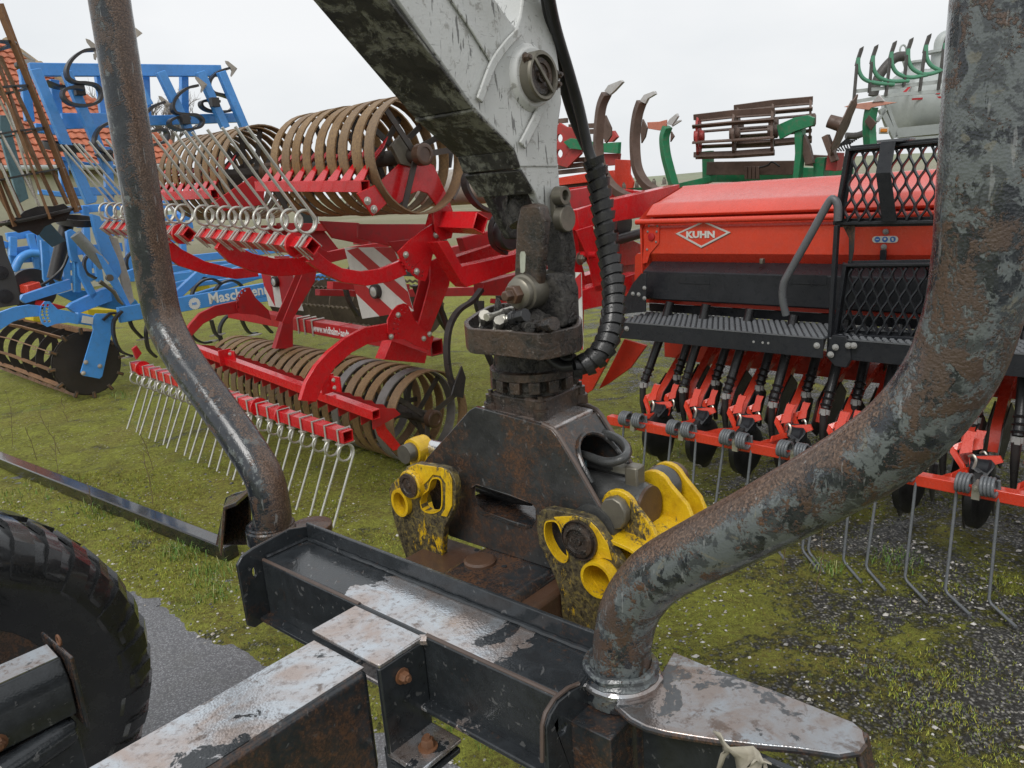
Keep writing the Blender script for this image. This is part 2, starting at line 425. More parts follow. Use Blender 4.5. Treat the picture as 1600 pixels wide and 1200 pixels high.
# bolster: top sheet, front web, bottom flange, rear lip
mb = MB(); mb.prism([T.w(0, .006, zt), T.w(0, .122, zt), T.w(.85, .122, zt), T.w(.85, .006, zt)], V((0, 0, -.009)))
build(mb, 'bolster_top', M_beamtop, tr, .003)
mb = MB(); mb.box(T.w(.425, .004, (zt+zb)/2-.002), T.a, T.b, V((0, 0, 1)), .85, .012, zt-zb)
build(mb, 'bolster_web', M_dark, tr, .004)
for xs in ((0, .2, .346), (.54, .7, .85)):
    mb = MB(); mb.tube([T.w(x, .004, zt-.003) for x in xs], .0045, 8); build(mb, 'bolster_edge', M_edge, tr)
mb = MB(); mb.box(T.w(.42, -.004, zb-.004), T.a, T.b, V((0, 0, 1)), .86, .045, .010)
mb.box(T.w(.42, .10, zb-.004), T.a, T.b, V((0, 0, 1)), .86, .06, .010)
build(mb, 'bolster_flange', M_beamtop, tr, .003)
mb = MB(); mb.box(T.w(.425, .1285, (zt+zb)/2+.018), T.a, T.b, V((0, 0, 1)), .85, .009, zt-zb+.045)
build(mb, 'bolster_lip', M_dark, tr, .002)
mb = MB(); mb.box(T.w(.425, .1285, zt+.0365), T.a, T.b, V((0, 0, 1)), .848, .0085, .003); build(mb, 'lip_edge', M_edge, tr)
mb = MB(); mb.tube([T.w(.01+.83*i/60, .121, zt+.003+random.uniform(-.001, .001)) for i in range(61)], [random.uniform(.004, .0058) for i in range(61)], 7)
mb.tube([T.w(.004, .01+.11*i/12, zt+.003) for i in range(13)], [random.uniform(.004, .006) for i in range(13)], 7)
build(mb, 'weld_seam', M_dark, tr)
# left end plate
e = T.As([(371, 884), (379, 869), (396, 857), (452, 827), (484, 822)], 0)+[T.w(0, .136, .88)]+T.As([(420, 966), (399, 981), (388, 978)], 0)
h = circ(T.A(398, 894, 0), T.b, V((0, 0, 1)), .005, 8, .012)
mb = MB(); mb.prism(e, T.a*-.009, [h]); build(mb, 'end_plate', M_dark, tr, .002)
mb = MB(); mb.tube(T.As([(371, 884), (379, 869), (396, 857), (452, 827), (484, 822)], -.0045), .0030, 6); build(mb, 'plate_edge', M_edge, tr)
# right end plate and socket
e = [T.w(.845, .07, .70), T.w(.845, .07, 1.03)]+T.As([(903, 1068), (887, 1076), (866, 1093), (853, 1115), (847, 1133)], .845)+[T.w(.845, -.055, .70)]
hh = T.As([(864, 1142), (868, 1132), (876, 1127), (879, 1130), (876, 1140), (868, 1147)], .845)
mb = MB(); mb.prism(e, T.a*.009, [hh]); build(mb, 'end_plate', M_dark, tr, .002)
mb = MB(); mb.tube(T.As([(904, 1068), (887, 1075), (866, 1092), (852, 1114), (847, 1133), (847, 1190)], .8495), .0036, 6); build(mb, 'plate_edge', M_edge, tr)
SL, SR = T.w(-.163, .125, 0), T.w(.878, .122, 0)
mb = MB(); mb.lathe(SR+V((0, 0, .60)), V((0, 0, 1)), [(0, .060), (.385, .060)], 36); mb.box(T.w(.89, .06, .80), T.a, T.b, V((0, 0, 1)), .075, .09, .36)
build(mb, 'stake_socket', M_darkrust, tr, .002)
mb = MB(); mb.lathe(SL+V((0, 0, .80)), V((0, 0, 1)), [(0, .056), (.19, .056)], 30); build(mb, 'stake_socket', M_dark, tr)
# wing plate, right
wt = 1.012
wp = T.Gs([(985, 1085), (1020, 1074), (1052, 1018), (1105, 1040), (1225, 1084), (1334, 1128), (1349, 1141), (1352, 1160), (1342, 1172), (1310, 1177), (1250, 1168), (1182, 1162), (1130, 1156), (1088, 1150), (1040, 1142), (1010, 1134), (985, 1121), (962, 1101), (966, 1092)], wt)
mb = MB(); mb.prism(wp, V((0, 0, -.010))); build(mb, 'wing_plate', M_wing, tr, .002)
mb = MB(); mb.tube([p+V((0, 0, -.006)) for p in wp[7:18]], .0042, 6); build(mb, 'wing_edge', M_darkrust, tr)
mb = MB(); mb.tube([SR+T.a*(.063*math.cos(t))+T.b*(.063*math.sin(t))+V((0, 0, wt+.003)) for t in [(-2.3+2.9*i/20) for i in range(21)]], [random.uniform(.006, .009) for i in range(21)], 8)
build(mb, 'weld_seam', M_wing, tr)
l0 = T.loc(wp[7])[0]; m0 = T.loc(wp[7])[1]; m1 = T.loc(wp[5])[1]
mb = MB(); mb.prism([T.w(l0-.004, m0-.01, wt-.008), T.w(l0-.004, m1, wt-.008), T.w(l0+.03, m1-.02, wt-.13), T.w(l0+.03, m0-.02, wt-.13)], T.a*-.010)
build(mb, 'wing_end_plate', M_darkrust, tr, .003)
mb = MB(); mb.prism([T.w(.94, .085, wt-.011), T.w(l0-.03, .085, wt-.011), T.w(l0, .085, wt-.2), T.w(.94, .085, wt-.3)], T.b*.012)
build(mb, 'wing_web', M_dark, tr, .002)
# left wing bracket behind the stake
mb = MB()
q = T.Bs([(340, 851), (356, 776), (370, 769), (392, 764), (394, 850)], .16); mb.prism(q, T.b*-.008)
q2 = T.Bs([(366, 858), (372, 783), (386, 778)], .08); mb.prism([q[1], q[3], q2[2]+T.b*-.03, q2[1]+T.b*-.04], V((0, 0, -.01)))
mb.prism([q[0], q[1], q2[1]+T.b*-.04, q2[0]+T.b*-.04], T.a*.01)
build(mb, 'wing_bracket', M_darkrust, tr, .002)
mb = MB(); mb.lathe(T.w(-.155, .235, .965), V((0, 0, 1)), [(0, .055), (.02, .055), (.024, .045), (.024, 0)], 24)
mb.prism([T.w(-.20, .15, .985), T.w(-.10, .15, .985), T.w(-.10, .26, .97), T.w(-.20, .26, .97)], V((0, 0, -.01)))
mb.box(T.w(-.11, .16, .93), T.a, T.b, V((0, 0, 1)), .012, .14, .12)
build(mb, 'bracket_base', M_darkrust, tr, .002)
# stakes: bent tubes
def stake(px, bl, lead, mat, c0):
    pts = [T.B(x, y, bl) for x, y in px]
    pts = lead+smooth_path(pts, 6)
    mb = MB(); mb.tube(pts, .0475, 36, hint=T.b); return build(mb, 'stake', mat, tr, ang=60)
stake([(425, 800), (413, 748), (385, 700), (350, 650), (318, 605), (285, 558), (257, 503), (243, 440), (231, 370), (220, 300), (195, 150), (171, 0), (152, -120)], .125, [SL+V((0, 0, .98))], M_stakeL, SL)
stake([(972, 1005), (982, 958), (1003, 922), (1034, 893), (1090, 862), (1200, 805), (1320, 738), (1412, 673), (1480, 590), (1518, 495), (1535, 400), (1546, 270), (1560, 100), (1570, 0), (1584, -120)], .122, [SR+V((0, 0, .97))], M_stakeR, SR)
mb = MB(); mb.lathe(SR+V((0, 0, .983)), V((0, 0, 1)), [(0, .064), (.003, .066), (.036, .066), (.042, .060), (.050, .055), (.052, .05)], 40)
mb.tube([SR+T.a*(.0555*math.cos(t))+T.b*(.0555*math.sin(t))+V((0, 0, 1.034+.002*math.sin(5*t))) for t in [2*math.pi*i/40 for i in range(40)]], [random.uniform(.006, .0085) for i in range(40)], 8, closed=True)
build(mb, 'stake_collar', M_collar, tr)
mb = MB(); mb.lathe(SL+V((0, 0, .985)), V((0, 0, 1)), [(0, .060), (.003, .062), (.036, .062), (.040, .059), (.040, .05)], 36)
mb.tube([SL+T.a*(.053*math.cos(t))+T.b*(.053*math.sin(t))+V((0, 0, 1.027)) for t in [2*math.pi*i/40 for i in range(40)]], [random.uniform(.005, .007) for i in range(40)], 8, closed=True)
build(mb, 'stake_collar', M_stakeL, tr)
# drawbar (main frame tube) and clamp bracket
mb = MB(); mb.box(T.w(.434, -.965, .911), T.a, T.b, V((0, 0, 1)), .166, 1.7, .206)
o = build(mb, 'frame_tube', M_darkrust, tr, .012, 3)
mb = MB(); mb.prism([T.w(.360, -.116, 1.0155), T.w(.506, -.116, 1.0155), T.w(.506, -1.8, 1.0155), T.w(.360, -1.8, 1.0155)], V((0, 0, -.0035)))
build(mb, 'pale_top', M_drawtop, tr)  # thin strip carrying the pale painted sheen
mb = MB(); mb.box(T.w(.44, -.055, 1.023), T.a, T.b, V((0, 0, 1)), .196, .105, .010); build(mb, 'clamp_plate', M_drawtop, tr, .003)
mb = MB(); mb.box(T.w(.532, -.055, .93), T.a, T.b, V((0, 0, 1)), .011, .105, .175); build(mb, 'clamp_side', M_dark, tr, .003)
mb = MB(); mb.box(T.w(.5705, -.055, .842), T.a, T.b, V((0, 0, 1)), .085, .105, .010); build(mb, 'clamp_flange', M_beamtop, tr, .003)
mb = MB(); mb.box(T.w(.5705, -.055, .822), T.a, T.b, V((0, 0, 1)), .080, .100, .012); mb.box(T.w(.525, -.055, .80), T.a, T.b, V((0, 0, 1)), .03, .09, .09); build(mb, 'clamp_flange', M_dark, tr, .003)
mb = MB(); mb.tube([T.w(.53, -.005, 1.018), T.w(.545, .002, 1.02)], .010, 8); build(mb, 'weld_blob', M_beamtop, tr)
for p, ax, r in ((T.A(628, 1056, .538), T.a, .0105), (T.w(.580, -.055, .847), V((0, 0, 1)), .0125), (T.w(.480, -.118, .86), T.b*-1, .010)):
    mb = MB(); mb.bolt(p, ax, r, r*1.3); build(mb, 'frame_bolt', M_bolt, tr)
# pivot block behind the bolster
mb = MB(); mb.box(T.w(.455, .27, .905), T.a, T.b, V((0, 0, 1)), .215, .25, .20); build(mb, 'pivot_block', M_darkrust, tr, .022, 3)
mb = MB(); mb.box(T.w(.40, .28, .86), T.a, T.b, V((0, 0, 1)), .40, .20, .25); build(mb, 'block_base', M_rust, tr, .01)
cc = T.G(750, 879, 1.005)
mb = MB(); mb.lathe(cc, V((0, 0, 1)), [(0, .036), (.006, .036), (.010, .031), (.012, 0)], 32); build(mb, 'pin_cap', M_rust, tr)
for x, y in ((788, 885), (745, 860)):
    mb = MB(); mb.lathe(T.G(x, y, 1.0055), V((0, 0, 1)), [(0, .006), (.0015, .006), (.002, 0)], 12); build(mb, 'plug', M_dark, tr)
# wheel
def tyre(center, R, w, ax, parent):
    x, y, d = frame_of(ax)
    prof = [(-.42, .52), (-.47, .60), (-.52, .74), (-.52, .82), (-.485, .90), (-.41, .965), (-.30, .99), (0, 1.0), (.30, .99), (.41, .965), (.485, .90), (.52, .82), (.52, .74), (.47, .60), (.42, .52)]
    mb = MB(); mb.lathe(center, ax, [(a*w, b*R) for a, b in prof], 72)
    build(mb, 'tyre', M_tyre, parent, ang=50)
    # shoulder lugs: one raised block each side every few degrees
    n = 40; me = None
    for k in range(n):
        t0 = 2*math.pi*k/n
        for sgn in (1, -1):
            tt = t0+(math.pi/n if sgn < 0 else 0); big = (k % 2 == 0)
            rad = x*math.cos(tt)+y*math.sin(tt); tan = d.cross(rad)
            if me is None:
                def lug(b):
                    lw = .026 if b else .019; r0 = .80 if b else .85
                    mb = MB(); vs = []
                    path = [(.505, r0-.03), (.535, r0), (.52, .885), (.455, .96), (.30, 1.012), (.05, 1.02)]
                    for q, (h_, rr) in enumerate(path):
                        f = 1-.15*(q == 0)
                        for s_ in (-1, 1): vs.append(V((h_*w, rr*R, s_*lw*f+.01*q)))
                    for q, (h_, rr) in enumerate(path):
                        for s_ in (-1, 1): vs.append(V((h_*w*.94, rr*R*.975, s_*lw+.01*q)))
                    k_ = len(path); fs = []
                    for q in range(k_-1):
                        a = q*2; fs += [(a, a+1, a+3, a+2), (a, a+2, a+2+2*k_, a+2*k_), (a+1, a+1+2*k_, a+3+2*k_, a+3)]
                    fs += [(0, 2*k_, 1+2*k_, 1), (2*k_-2, 2*k_-1, 4*k_-1, 4*k_-2)]
                    mb.add(vs, fs); return mesh_of(mb, 'tread_lug', 30)
                me = lug(True); me2 = lug(False); me.materials.append(M_tyre); me2.materials.append(M_tyre)
            m_ = Matrix((d*sgn, rad, tan*sgn)).transposed().to_4x4(); m_.translation = center
            place(me if big else me2, 'tread_lug', m_, parent)
M_tyre = paint('wet_tyre_rubber', (.011, .012, .013), .24, .3, .3, (.035, .036, .037), drops=.4, coat=.45)
WC = T.w(-.90, -.55, .55)
tyre(WC, .55, .40, T.a, tr)
mb = MB(); mb.lathe(WC+T.a*.05, T.a, [(.125, .300), (.118, .285), (.02, .270), (0, .25), (0, .06), (.06, .055), (.40, .055), (.40, 0)], 40); build(mb, 'rim', M_darkrust, tr)
# bogie beam beside the wheel
mb = MB(); bl, br = -.47, -.315
mb.prism([T.w(bl, -1.3, .70), T.w(bl, -1.3, .80), T.w(bl+.055, -1.3, .845), T.w(br-.03, -1.3, .835), T.w(br, -1.3, .785), T.w(br, -1.3, .70)], T.b*.96)
build(mb, 'bogie_beam', M_dark, tr, .004)
mb = MB(); mb.box(T.w((bl+br)/2+.01, -.333, .76), T.a, T.b, V((0, 0, 1)), .185, .008, .185); build(mb, 'bogie_end_plate', M_darkrust, tr, .003)
mb = MB(); mb.prism([T.w(bl+.058, -1.3, .8475), T.w(br-.033, -1.3, .8385), T.w(br-.033, -.345, .8385), T.w(bl+.058, -.345, .8475)], V((0, 0, -.003)))
build(mb, 'pale_top', M_wing, tr)
mb = MB(); mb.tube([T.w(br+.02, -.52, .66), T.w(br-.02, -.36, .66)], .035, 20); mb.box(T.w(br-.04, -.6, .62), T.a, T.b, V((0, 0, 1)), .10, .5, .14); build(mb, 'bogie_pivot', M_dark, tr, .006)
mb = MB(); mb.bolt(T.w(br, -.50, .725), T.a, .014); build(mb, 'frame_bolt', M_bolt, tr)
mb = MB(); mb.tube(circ(T.w(-.37, -.33, .865), T.a, V((0, 0, 1)), .012, 12), .003, 6, closed=True); build(mb, 'split_ring', M_bolt, tr)
# torn cloth hanging under the wing plate
mb = MB(); cl = T.B(1165, 1158, .03)
pts = []
for i in range(9):
    for j in range(7):
        u = i/8-.5; v = j/6
        pts.append(cl+T.a*(u*.075*(1-.3*v)+.006*math.sin(7*v+3*u))+V((0, 0, -.048*v*(1+.7*math.sin(9*u+1))))+T.b*(-.012+.010*math.sin(11*u+4*v)))
mb.add(pts, [(i*7+j, (i+1)*7+j, (i+1)*7+j+1, i*7+j+1) for i in range(8) for j in range(6)])
M_cloth = paint('dirty_beige_cloth', (.38, .35, .28), .9, .3, .5, (.10, .09, .07), drops=0)
o = build(mb, 'cloth_scrap', M_cloth, None, label='torn dirty beige rag snagged under the front edge of the trailer wing plate', cat='rag', ang=180)
sm = o.modifiers.new('thick', 'SOLIDIFY'); sm.thickness = .002

# ------------------------------------------------------------------ crane arm
a1, aw = .515, .145
crane = thing('loader_crane', T.w(.44, .45, 1.5), 'scratched white loader crane arm reaching down from the top of the picture, with black hoses', 'crane')
low = [(430, -230), (620, 0), (740, 170), (802, 232), (812, 262), (835, 300), (858, 352)]
up = [(868, 372), (884, 372), (892, 352), (888, 318), (875, 290), (871, 240), (872, 200), (878, 160), (876, 120), (868, 60), (860, 0), (850, -120), (822, -120), (819, -30), (816, 5), (813, 25), (807, 44), (800, 36), (775, 0), (640, -200)]
side = T.As(low+up, a1)
mb = MB(); mb.prism(T.As(low[:5]+[(872, 262)]+up[5:], a1), T.a*-aw)
build(mb, 'arm_box', M_arm, crane, .004)
# tip: two cheeks
for off in (0, -aw+.022):
    mb = MB(); mb.prism([p+T.a*off for p in T.As([(790, 215), (802, 232), (812, 262), (835, 300), (858, 352)]+up[:6]+[(850, 230)], a1-.002)], T.a*-.020)
    build(mb, 'tip_cheek', M_armunder if off else M_arm, crane, .003)
# underside sheet a little below the box
def under(p, q):
    A_, B_ = T.A(*p, a1), T.A(*q, a1); d = (B_-A_); n_ = d.cross(T.a).normalized()
    if n_.z > 0: n_ = -n_
    mb = MB(); mb.prism([A_+T.a*.003, B_+T.a*.003, B_-T.a*(aw+.003), A_-T.a*(aw+.003)], n_*.006)
    return build(mb, 'underside_plate', M_armunder, crane, .002)
under((430, -230), (737, 166)); under((741, 171), (802, 232)); under((803, 234), (812, 261)); under((813, 264), (834, 300))
mb = MB(); q = T.A(739, 169, a1); mb.tube([q+T.a*(.004-(aw+.008)*i/14)+V((0, 0, -.004)) for i in range(15)], [random.uniform(.004, .006) for i in range(15)], 8); build(mb, 'weld_seam', M_armunder, crane)
# ribs and boss on the side
def rib(pts, w, t, nm='side_rib', mt=None):
    mb = MB(); mb.strip([p+T.a*(t/2) for p in smooth_path(T.As(pts, a1), 4)], T.a, t*.5, w); build(mb, nm, mt or M_arm, crane, .002)
rib([(697, -12), (735, 45), (768, 98)], .012, .008)
rib([(808, 50), (790, 68), (768, 98), (755, 130), (745, 158)], .016, .012)
rib([(853, 140), (834, 185), (812, 228)], .020, .012)
bc = T.A(829, 122, a1)
mb = MB(); mb.lathe(bc-T.a*.01, T.a, [(0, .064), (.010, .064), (.020, .054), (.020, 0)], 36); build(mb, 'boss_base', M_arm, crane, .002)
mb = MB(); mb.lathe(bc, T.a, [(.010, .046), (.030, .046), (.034, .043), (.034, .038), (.022, .037), (.022, 0)], 36); build(mb, 'pin_sleeve', M_pin, crane)
mb = MB(); mb.lathe(bc, T.a, [(.018, .0345), (.028, .033), (.028, .024), (.025, .023)], 30); mb.lathe(bc, T.a, [(.020, .014), (.030, .012), (.030, 0)], 20)
build(mb, 'pin_ring', M_cast, crane)
dd = (T.A(838, 140, a1)-T.A(818, 104, a1)).normalized()
mb = MB(); mb.box(bc+T.a*.033, dd, dd.cross(T.a), T.a, .078, .007, .005); build(mb, 'retaining_bar', M_pin, crane, .001)
for x, y in ((808, 93), (857, 120), (855, 135)):
    mb = MB(); mb.bolt(T.A(x, y, a1)+T.a*.02, T.a, .007, .01); build(mb, 'boss_bolt', M_cast, crane)
# link plate with two pins at the tip
k = T.As([(868, 292), (862, 296), (858, 306), (859, 330), (863, 352), (872, 363), (881, 362), (887, 354), (889, 340), (885, 322), (879, 302), (875, 294)], a1+.002)
mb = MB(); mb.prism(k, T.a*.014); build(mb, 'link_plate', M_pin, crane, .003)
mb = MB(); mb.lathe(T.A(870, 306, a1+.016), T.a, [(0, .019), (.022, .018), (.022, .011), (.010, .010), (.010, 0)], 24); build(mb, 'tip_pin', M_pin, crane)
mb = MB(); mb.lathe(T.A(877, 342, a1+.016), T.a, [(0, .028), (.016, .027), (.018, .025), (.018, 0)], 28); build(mb, 'tip_pin', M_pin, crane)
# hoses from above into the spiral wrap
hm = .52
def hose(pts, r, nm='hydraulic_hose', mt=None, n=12, par=None):
    mb = MB(); mb.tube(smooth_path(pts, 6), r, n); return build(mb, nm, mt or M_rubber, par or crane)
P_ = lambda x, y, m: T.B(x, y, m)
hose([P_(848, -60, .42), P_(866, 35, .50), P_(888, 110, .56), (P_(905, 170, .60)), P_(921, 240, .62), P_(935, 268, .62), P_(944, 330, .62)], .0115)
hose([P_(846, -40, .45), P_(868, 80, .54), P_(885, 150, .60), P_(902, 200, .63), P_(924, 246, .65), P_(944, 275, .65)], .0105)
wrap = [P_(929, 252, .62), P_(938, 300, .62), P_(945, 350, .61), P_(952, 400, .60), P_(958, 440, .58), P_(959, 480, .55), P_(953, 520, .51), P_(938, 552, .47), P_(915, 570, .44), P_(897, 574, .42)]
wp_ = smooth_path(wrap, 10)
mb = MB(); mb.tube(wp_, .018, 12); build(mb, 'hose_bundle', M_rubber, crane)
# helical band
L_ = [0]
for i in range(1, len(wp_)): L_.append(L_[-1]+(wp_[i]-wp_[i-1]).length)
def at_len(s_):
    s_ = max(0, min(L_[-1]-1e-6, s_))
    for i in range(1, len(L_)):
        if L_[i] >= s_:
            t = (s_-L_[i-1])/(L_[i]-L_[i-1]); return wp_[i-1].lerp(wp_[i], t), (wp_[i]-wp_[i-1]).normalized()
mb = MB(); turns = 21; n = turns*22; vs = []
for i in range(n+1):
    s_ = L_[-1]*i/n; p, d = at_len(s_); x = T.a-d*T.a.dot(d); x.normalize(); y = d.cross(x); t = 2*math.pi*turns*i/n
    o_ = x*math.cos(t)+y*math.sin(t)
    for dh, rr in ((-.0084, .0268), (.0084, .0228), (.0084, .0205), (-.0084, .0242)): vs.append(p+o_*rr+d*dh)
mb.add(vs, [(i*4+k, i*4+(k+1) % 4, i*4+4+(k+1) % 4, i*4+4+k) for i in range(n) for k in range(4)])
build(mb, 'spiral_wrap', M_wrap, crane, ang=40)
hose([P_(899, 572, .42), P_(882, 574, .42), P_(866, 566, .42), P_(850, 552, .42)], .0105)
hose([P_(898, 560, .44), P_(885, 562, .44), P_(872, 552, .44), P_(858, 540, .44)], .0105)
# ------------------------------------------------------------------ rotator and links
AX = T.w(.455, .46, 0)
def ax_(px, py):   # height on the rotator axis plane
    return T.B(px, py, .46)
Z = lambda y: T.B(838, y, .46).z
rot = thing('rotator', AX+V((0, 0, Z(640))), 'greasy black hydraulic rotator with oil tray hanging between crane tip and grapple', 'rotator')
z0, z1, z2, z3 = Z(648), Z(606), Z(548), Z(512)
# base block with bolts
mb = MB(); mb.box(AX+V((0, 0, (z0+z1)/2)), T.a, T.b, V((0, 0, 1)), .150, .150, z1-z0); build(mb, 'base_block', M_cast, rot, .006)
mb = MB(); mb.box(AX+V((0, 0, z0+.006)), T.a, T.b, V((0, 0, 1)), .178, .178, .016); build(mb, 'base_flange', M_cast, rot, .003)
for i in (-1, 1):
    for j in (-1, 1):
        mb = MB(); p = AX+T.a*(.070*i)+T.b*(.070*j)+V((0, 0, z0+.012))
        mb.lathe(p, V((0, 0, 1)), [(0, .017), (.028, .017), (.030, .014), (.030, .013)], 16); mb.lathe(p+V((0, 0, .030)), V((0, 0, 1)), [(0, .013), (.016, .013), (.016, .006), (.026, .006)], 6)
        build(mb, 'base_bolt', M_cast, rot)
# castellated ring and motor drum
mb = MB(); mb.lathe(AX+V((0, 0, z1)), V((0, 0, 1)), [(0, .080), (.012, .080), (.012, .084), (z2-z1, .084), (z2-z1+.02, .070)], 40); build(mb, 'motor_drum', M_grease, rot)
for k in range(14):
    t = 2*math.pi*k/14; u = T.a*math.cos(t)+T.b*math.sin(t); w_ = V((0, 0, 1)).cross(u)
    mb = MB(); mb.box(AX+u*.089+V((0, 0, z1+.022)), u, w_, V((0, 0, 1)), .016, .024, .026); build(mb, 'ring_tooth', M_cast, rot, .002)
mb = MB(); mb.lathe(AX+V((0, 0, z1+.034)), V((0, 0, 1)), [(0, .093), (.002, .097), (.018, .097), (.02, .093)], 40); build(mb, 'toothed_ring', M_cast, rot)
# oil tray: rim outline traced at its own height
zr = Z(497)
rim = T.Gs([(729, 507), (733, 500), (762, 482), (790, 476), (842, 478), (880, 486), (903, 497), (905, 505), (900, 512), (886, 516), (868, 520), (842, 524), (800, 520), (752, 517), (735, 515)], zr)
rim = smooth_path(rim, 2, closed=True)
cen = sum(rim, V((0, 0, 0)))/len(rim)
mb = MB(); mb.strip([p+V((0, 0, -.022)) for p in rim], V((0, 0, 1)), .052, .010, closed=True); build(mb, 'tray_rim', M_cast, rot, .002)
mb = MB(); mb.prism([p+V((0, 0, -.035)) for p in rim], V((0, 0, -.012))); build(mb, 'tray_floor', M_grease, rot)
# grease heap: displaced mound
mb = MB(); vs = []; nn_ = 34
for i in range(nn_):
    for j in range(nn_):
        u, v = i/(nn_-1)*2-1, j/(nn_-1)*2-1
        p = cen+T.a*(u*.13)+T.b*(v*.085); r2 = math.sqrt(u*u+v*v)
        hgt = -.034+.085*max(0, 1-r2)**.5*(.55+1.3*noise.noise(p*30))+.022*noise.noise(p*70)
        vs.append(p+V((0, 0, hgt)))
mb.add(vs, [(i*nn_+j, (i+1)*nn_+j, (i+1)*nn_+j+1, i*nn_+j+1) for i in range(nn_-1) for j in range(nn_-1) if math.hypot((i+.5)/(nn_-1)*2-1, (j+.5)/(nn_-1)*2-1) < 1.0])
build(mb, 'grease_heap', M_grease, rot, ang=80)
# fittings lying in the tray
def fit(p, q, r, mt=None):
    mb = MB(); d = (q-p); u = d.normalized(); mb.lathe(p, u, [(0, r), (.012, r), (.012, r*.72), (d.length*.6, r*.72), (d.length*.6, r*.95), (d.length, r*.95)], 8); build(mb, 'hose_fitting', mt or M_fit, rot, .001)
zf = zr+.012
fit(T.G(757, 512, zf-.03), T.G(757, 492, zf+.012), .013); fit(T.G(760, 496, zf+.01), T.G(800, 484, zf+.012), .009)
fit(T.G(778, 518, zf-.025), T.G(780, 500, zf+.005), .012); fit(T.G(782, 500, zf), T.G(812, 494, zf+.006), .011)
fit(T.G(812, 505, zf-.01), T.G(828, 512, zf), .012, M_grease); fit(T.G(835, 512, zf-.005), T.G(866, 506, zf+.01), .015, M_cast); fit(T.G(800, 498, zf+.01), T.G(822, 492, zf+.02), .015, M_rubber)
# upright lug with cross pin
def blk(pts, m, d, nm, mt, bv=.004):
    mb = MB(); mb.prism(T.Bs(pts, m), T.b*d); return build(mb, nm, mt, rot, bv)
blk([(832, 512), (834, 450), (842, 433), (858, 427), (871, 436), (878, 455), (880, 512)], .425, .060, 'lug', M_grease, .006)
blk([(803, 448), (803, 420), (806, 352), (812, 322), (832, 318), (845, 322), (850, 345), (842, 440), (836, 466), (815, 470)], .395, .026, 'swing_link', M_cast, .006)
blk([(858, 440), (846, 380), (850, 345), (872, 350), (880, 400), (876, 440)], .47, .05, 'swing_link', M_grease, .006)
blk([(874, 408), (880, 410), (887, 430), (886, 462), (878, 470), (872, 450)], .50, .03, 'link_cap', M_pin, .003)
mb = MB(); q = T.Bs([(812, 398), (814, 393), (819, 393), (821, 398), (820, 424), (817, 427), (813, 426)], .3935); mb.prism(q, T.b*.002); build(mb, 'type_plate', paint('pale_type_plate', (.42, .44, .36), .4, .2, .5, drops=0), rot)
pc = T.B(822, 456, .395)
mb = MB(); mb.lathe(pc, -T.b, [(-.10, .036), (0, .037), (.012, .037), (.014, .032), (.026, .031), (.030, .026), (.032, 0)], 30); build(mb, 'pivot_pin', M_pin, rot)
mb = MB(); mb.lathe(pc-T.b*.03, -T.b, [(0, .020), (.018, .020), (.020, .018), (.020, .011), (.036, .011), (.038, .009), (.038, 0)], 6); build(mb, 'pivot_nut', M_rust, rot, .001)
hose([T.B(815, 300, .47), T.B(812, 330, .46), T.B(816, 350, .455)], .028, 'damper_boot', M_grease, 14, rot)
hose([T.B(780, 545, .42), T.B(777, 575, .42), T.B(776, 605, .42)], .010, 'drain_hose', M_rubber, 10, rot)

# ------------------------------------------------------------------ grapple
gr = thing('timber_grapple', T.w(.44, .42, 1.0), 'black and rusty timber grapple with worn yellow claws, hanging under the rotator behind the bolster', 'grapple')
F_ = .355
ztop = T.B(790, 652, F_).z
bk = T.G(946, 634, ztop); lb, mbk = T.loc(bk)[0], T.loc(bk)[1]
out = [(733, 641), (742, 636), (845, 664), (862, 672), (870, 682), (900, 731), (932, 787), (956, 826), (957, 842), (945, 858), (925, 870), (900, 884), (862, 890), (820, 876), (760, 857), (703, 838), (690, 826), (676, 790), (664, 742), (661, 726), (668, 714)]
slot = [(737, 762), (745, 757), (757, 760), (795, 773), (832, 786), (838, 795), (838, 812), (830, 824), (822, 826), (795, 818), (752, 803), (740, 792), (736, 776)]
MK = mbk-.012
for m_, nm in ((F_, 'front_plate'), (MK, 'rear_plate')):
    d_ = T.b*(m_-F_)
    mb = MB(); mb.prism([p+d_ for p in T.Bs(out, F_)], T.b*.012, [[p+d_ for p in T.Bs(slot, F_)]]); build(mb, nm, M_housing, gr, .002)
# bright worn edge on the sloping sides
for m_ in (F_, MK):
    d_ = T.b*(m_-F_+.006)
    mb = MB(); mb.tube([p+d_ for p in T.Bs([(845, 664), (862, 672), (870, 682), (900, 731), (932, 787), (956, 826)], F_)], .0052, 8)
    build(mb, 'plate_edge', M_edge, gr)
tl, tR = T.B(737, 640, F_), T.B(860, 669, F_)
dep = T.b*(MK-F_-.001)
mb = MB(); zz = V((0, 0, 1))
mb.prism([tl+T.a*.0+T.b*.013, tR+T.b*.013, tR+dep, tl+dep], zz*-.010); build(mb, 'top_plate', M_housetop, gr, .004)
# right side skirt with arch opening, folded down from the top
q0, q1 = T.B(863, 674, F_)+T.b*.013, T.B(916, 759, F_)+T.b*.013
dn = (q1-q0)
ln = (MK-F_-.014)
mb = MB(); arch = []
for i in range(13):
    t = math.pi*i/12; arch.append(q0+dn*(1-.74*math.sin(t)**.7)+T.b*(ln*(.5-.45*math.cos(t))))
sk = [q0, q0+T.b*ln, q0+T.b*ln+dn]+list(reversed(arch))+[q0+dn]
mb.prism(sk, T.a*-.010); build(mb, 'side_skirt', M_housing, gr, .002)
q0, q1 = T.B(733, 643, F_)+T.b*.013, T.B(690, 690, F_)+T.b*.013
mb = MB(); mb.prism([q0, q0+T.b*ln, q1+T.b*ln, q1], T.a*.010); build(mb, 'side_skirt', M_housing, gr, .002)
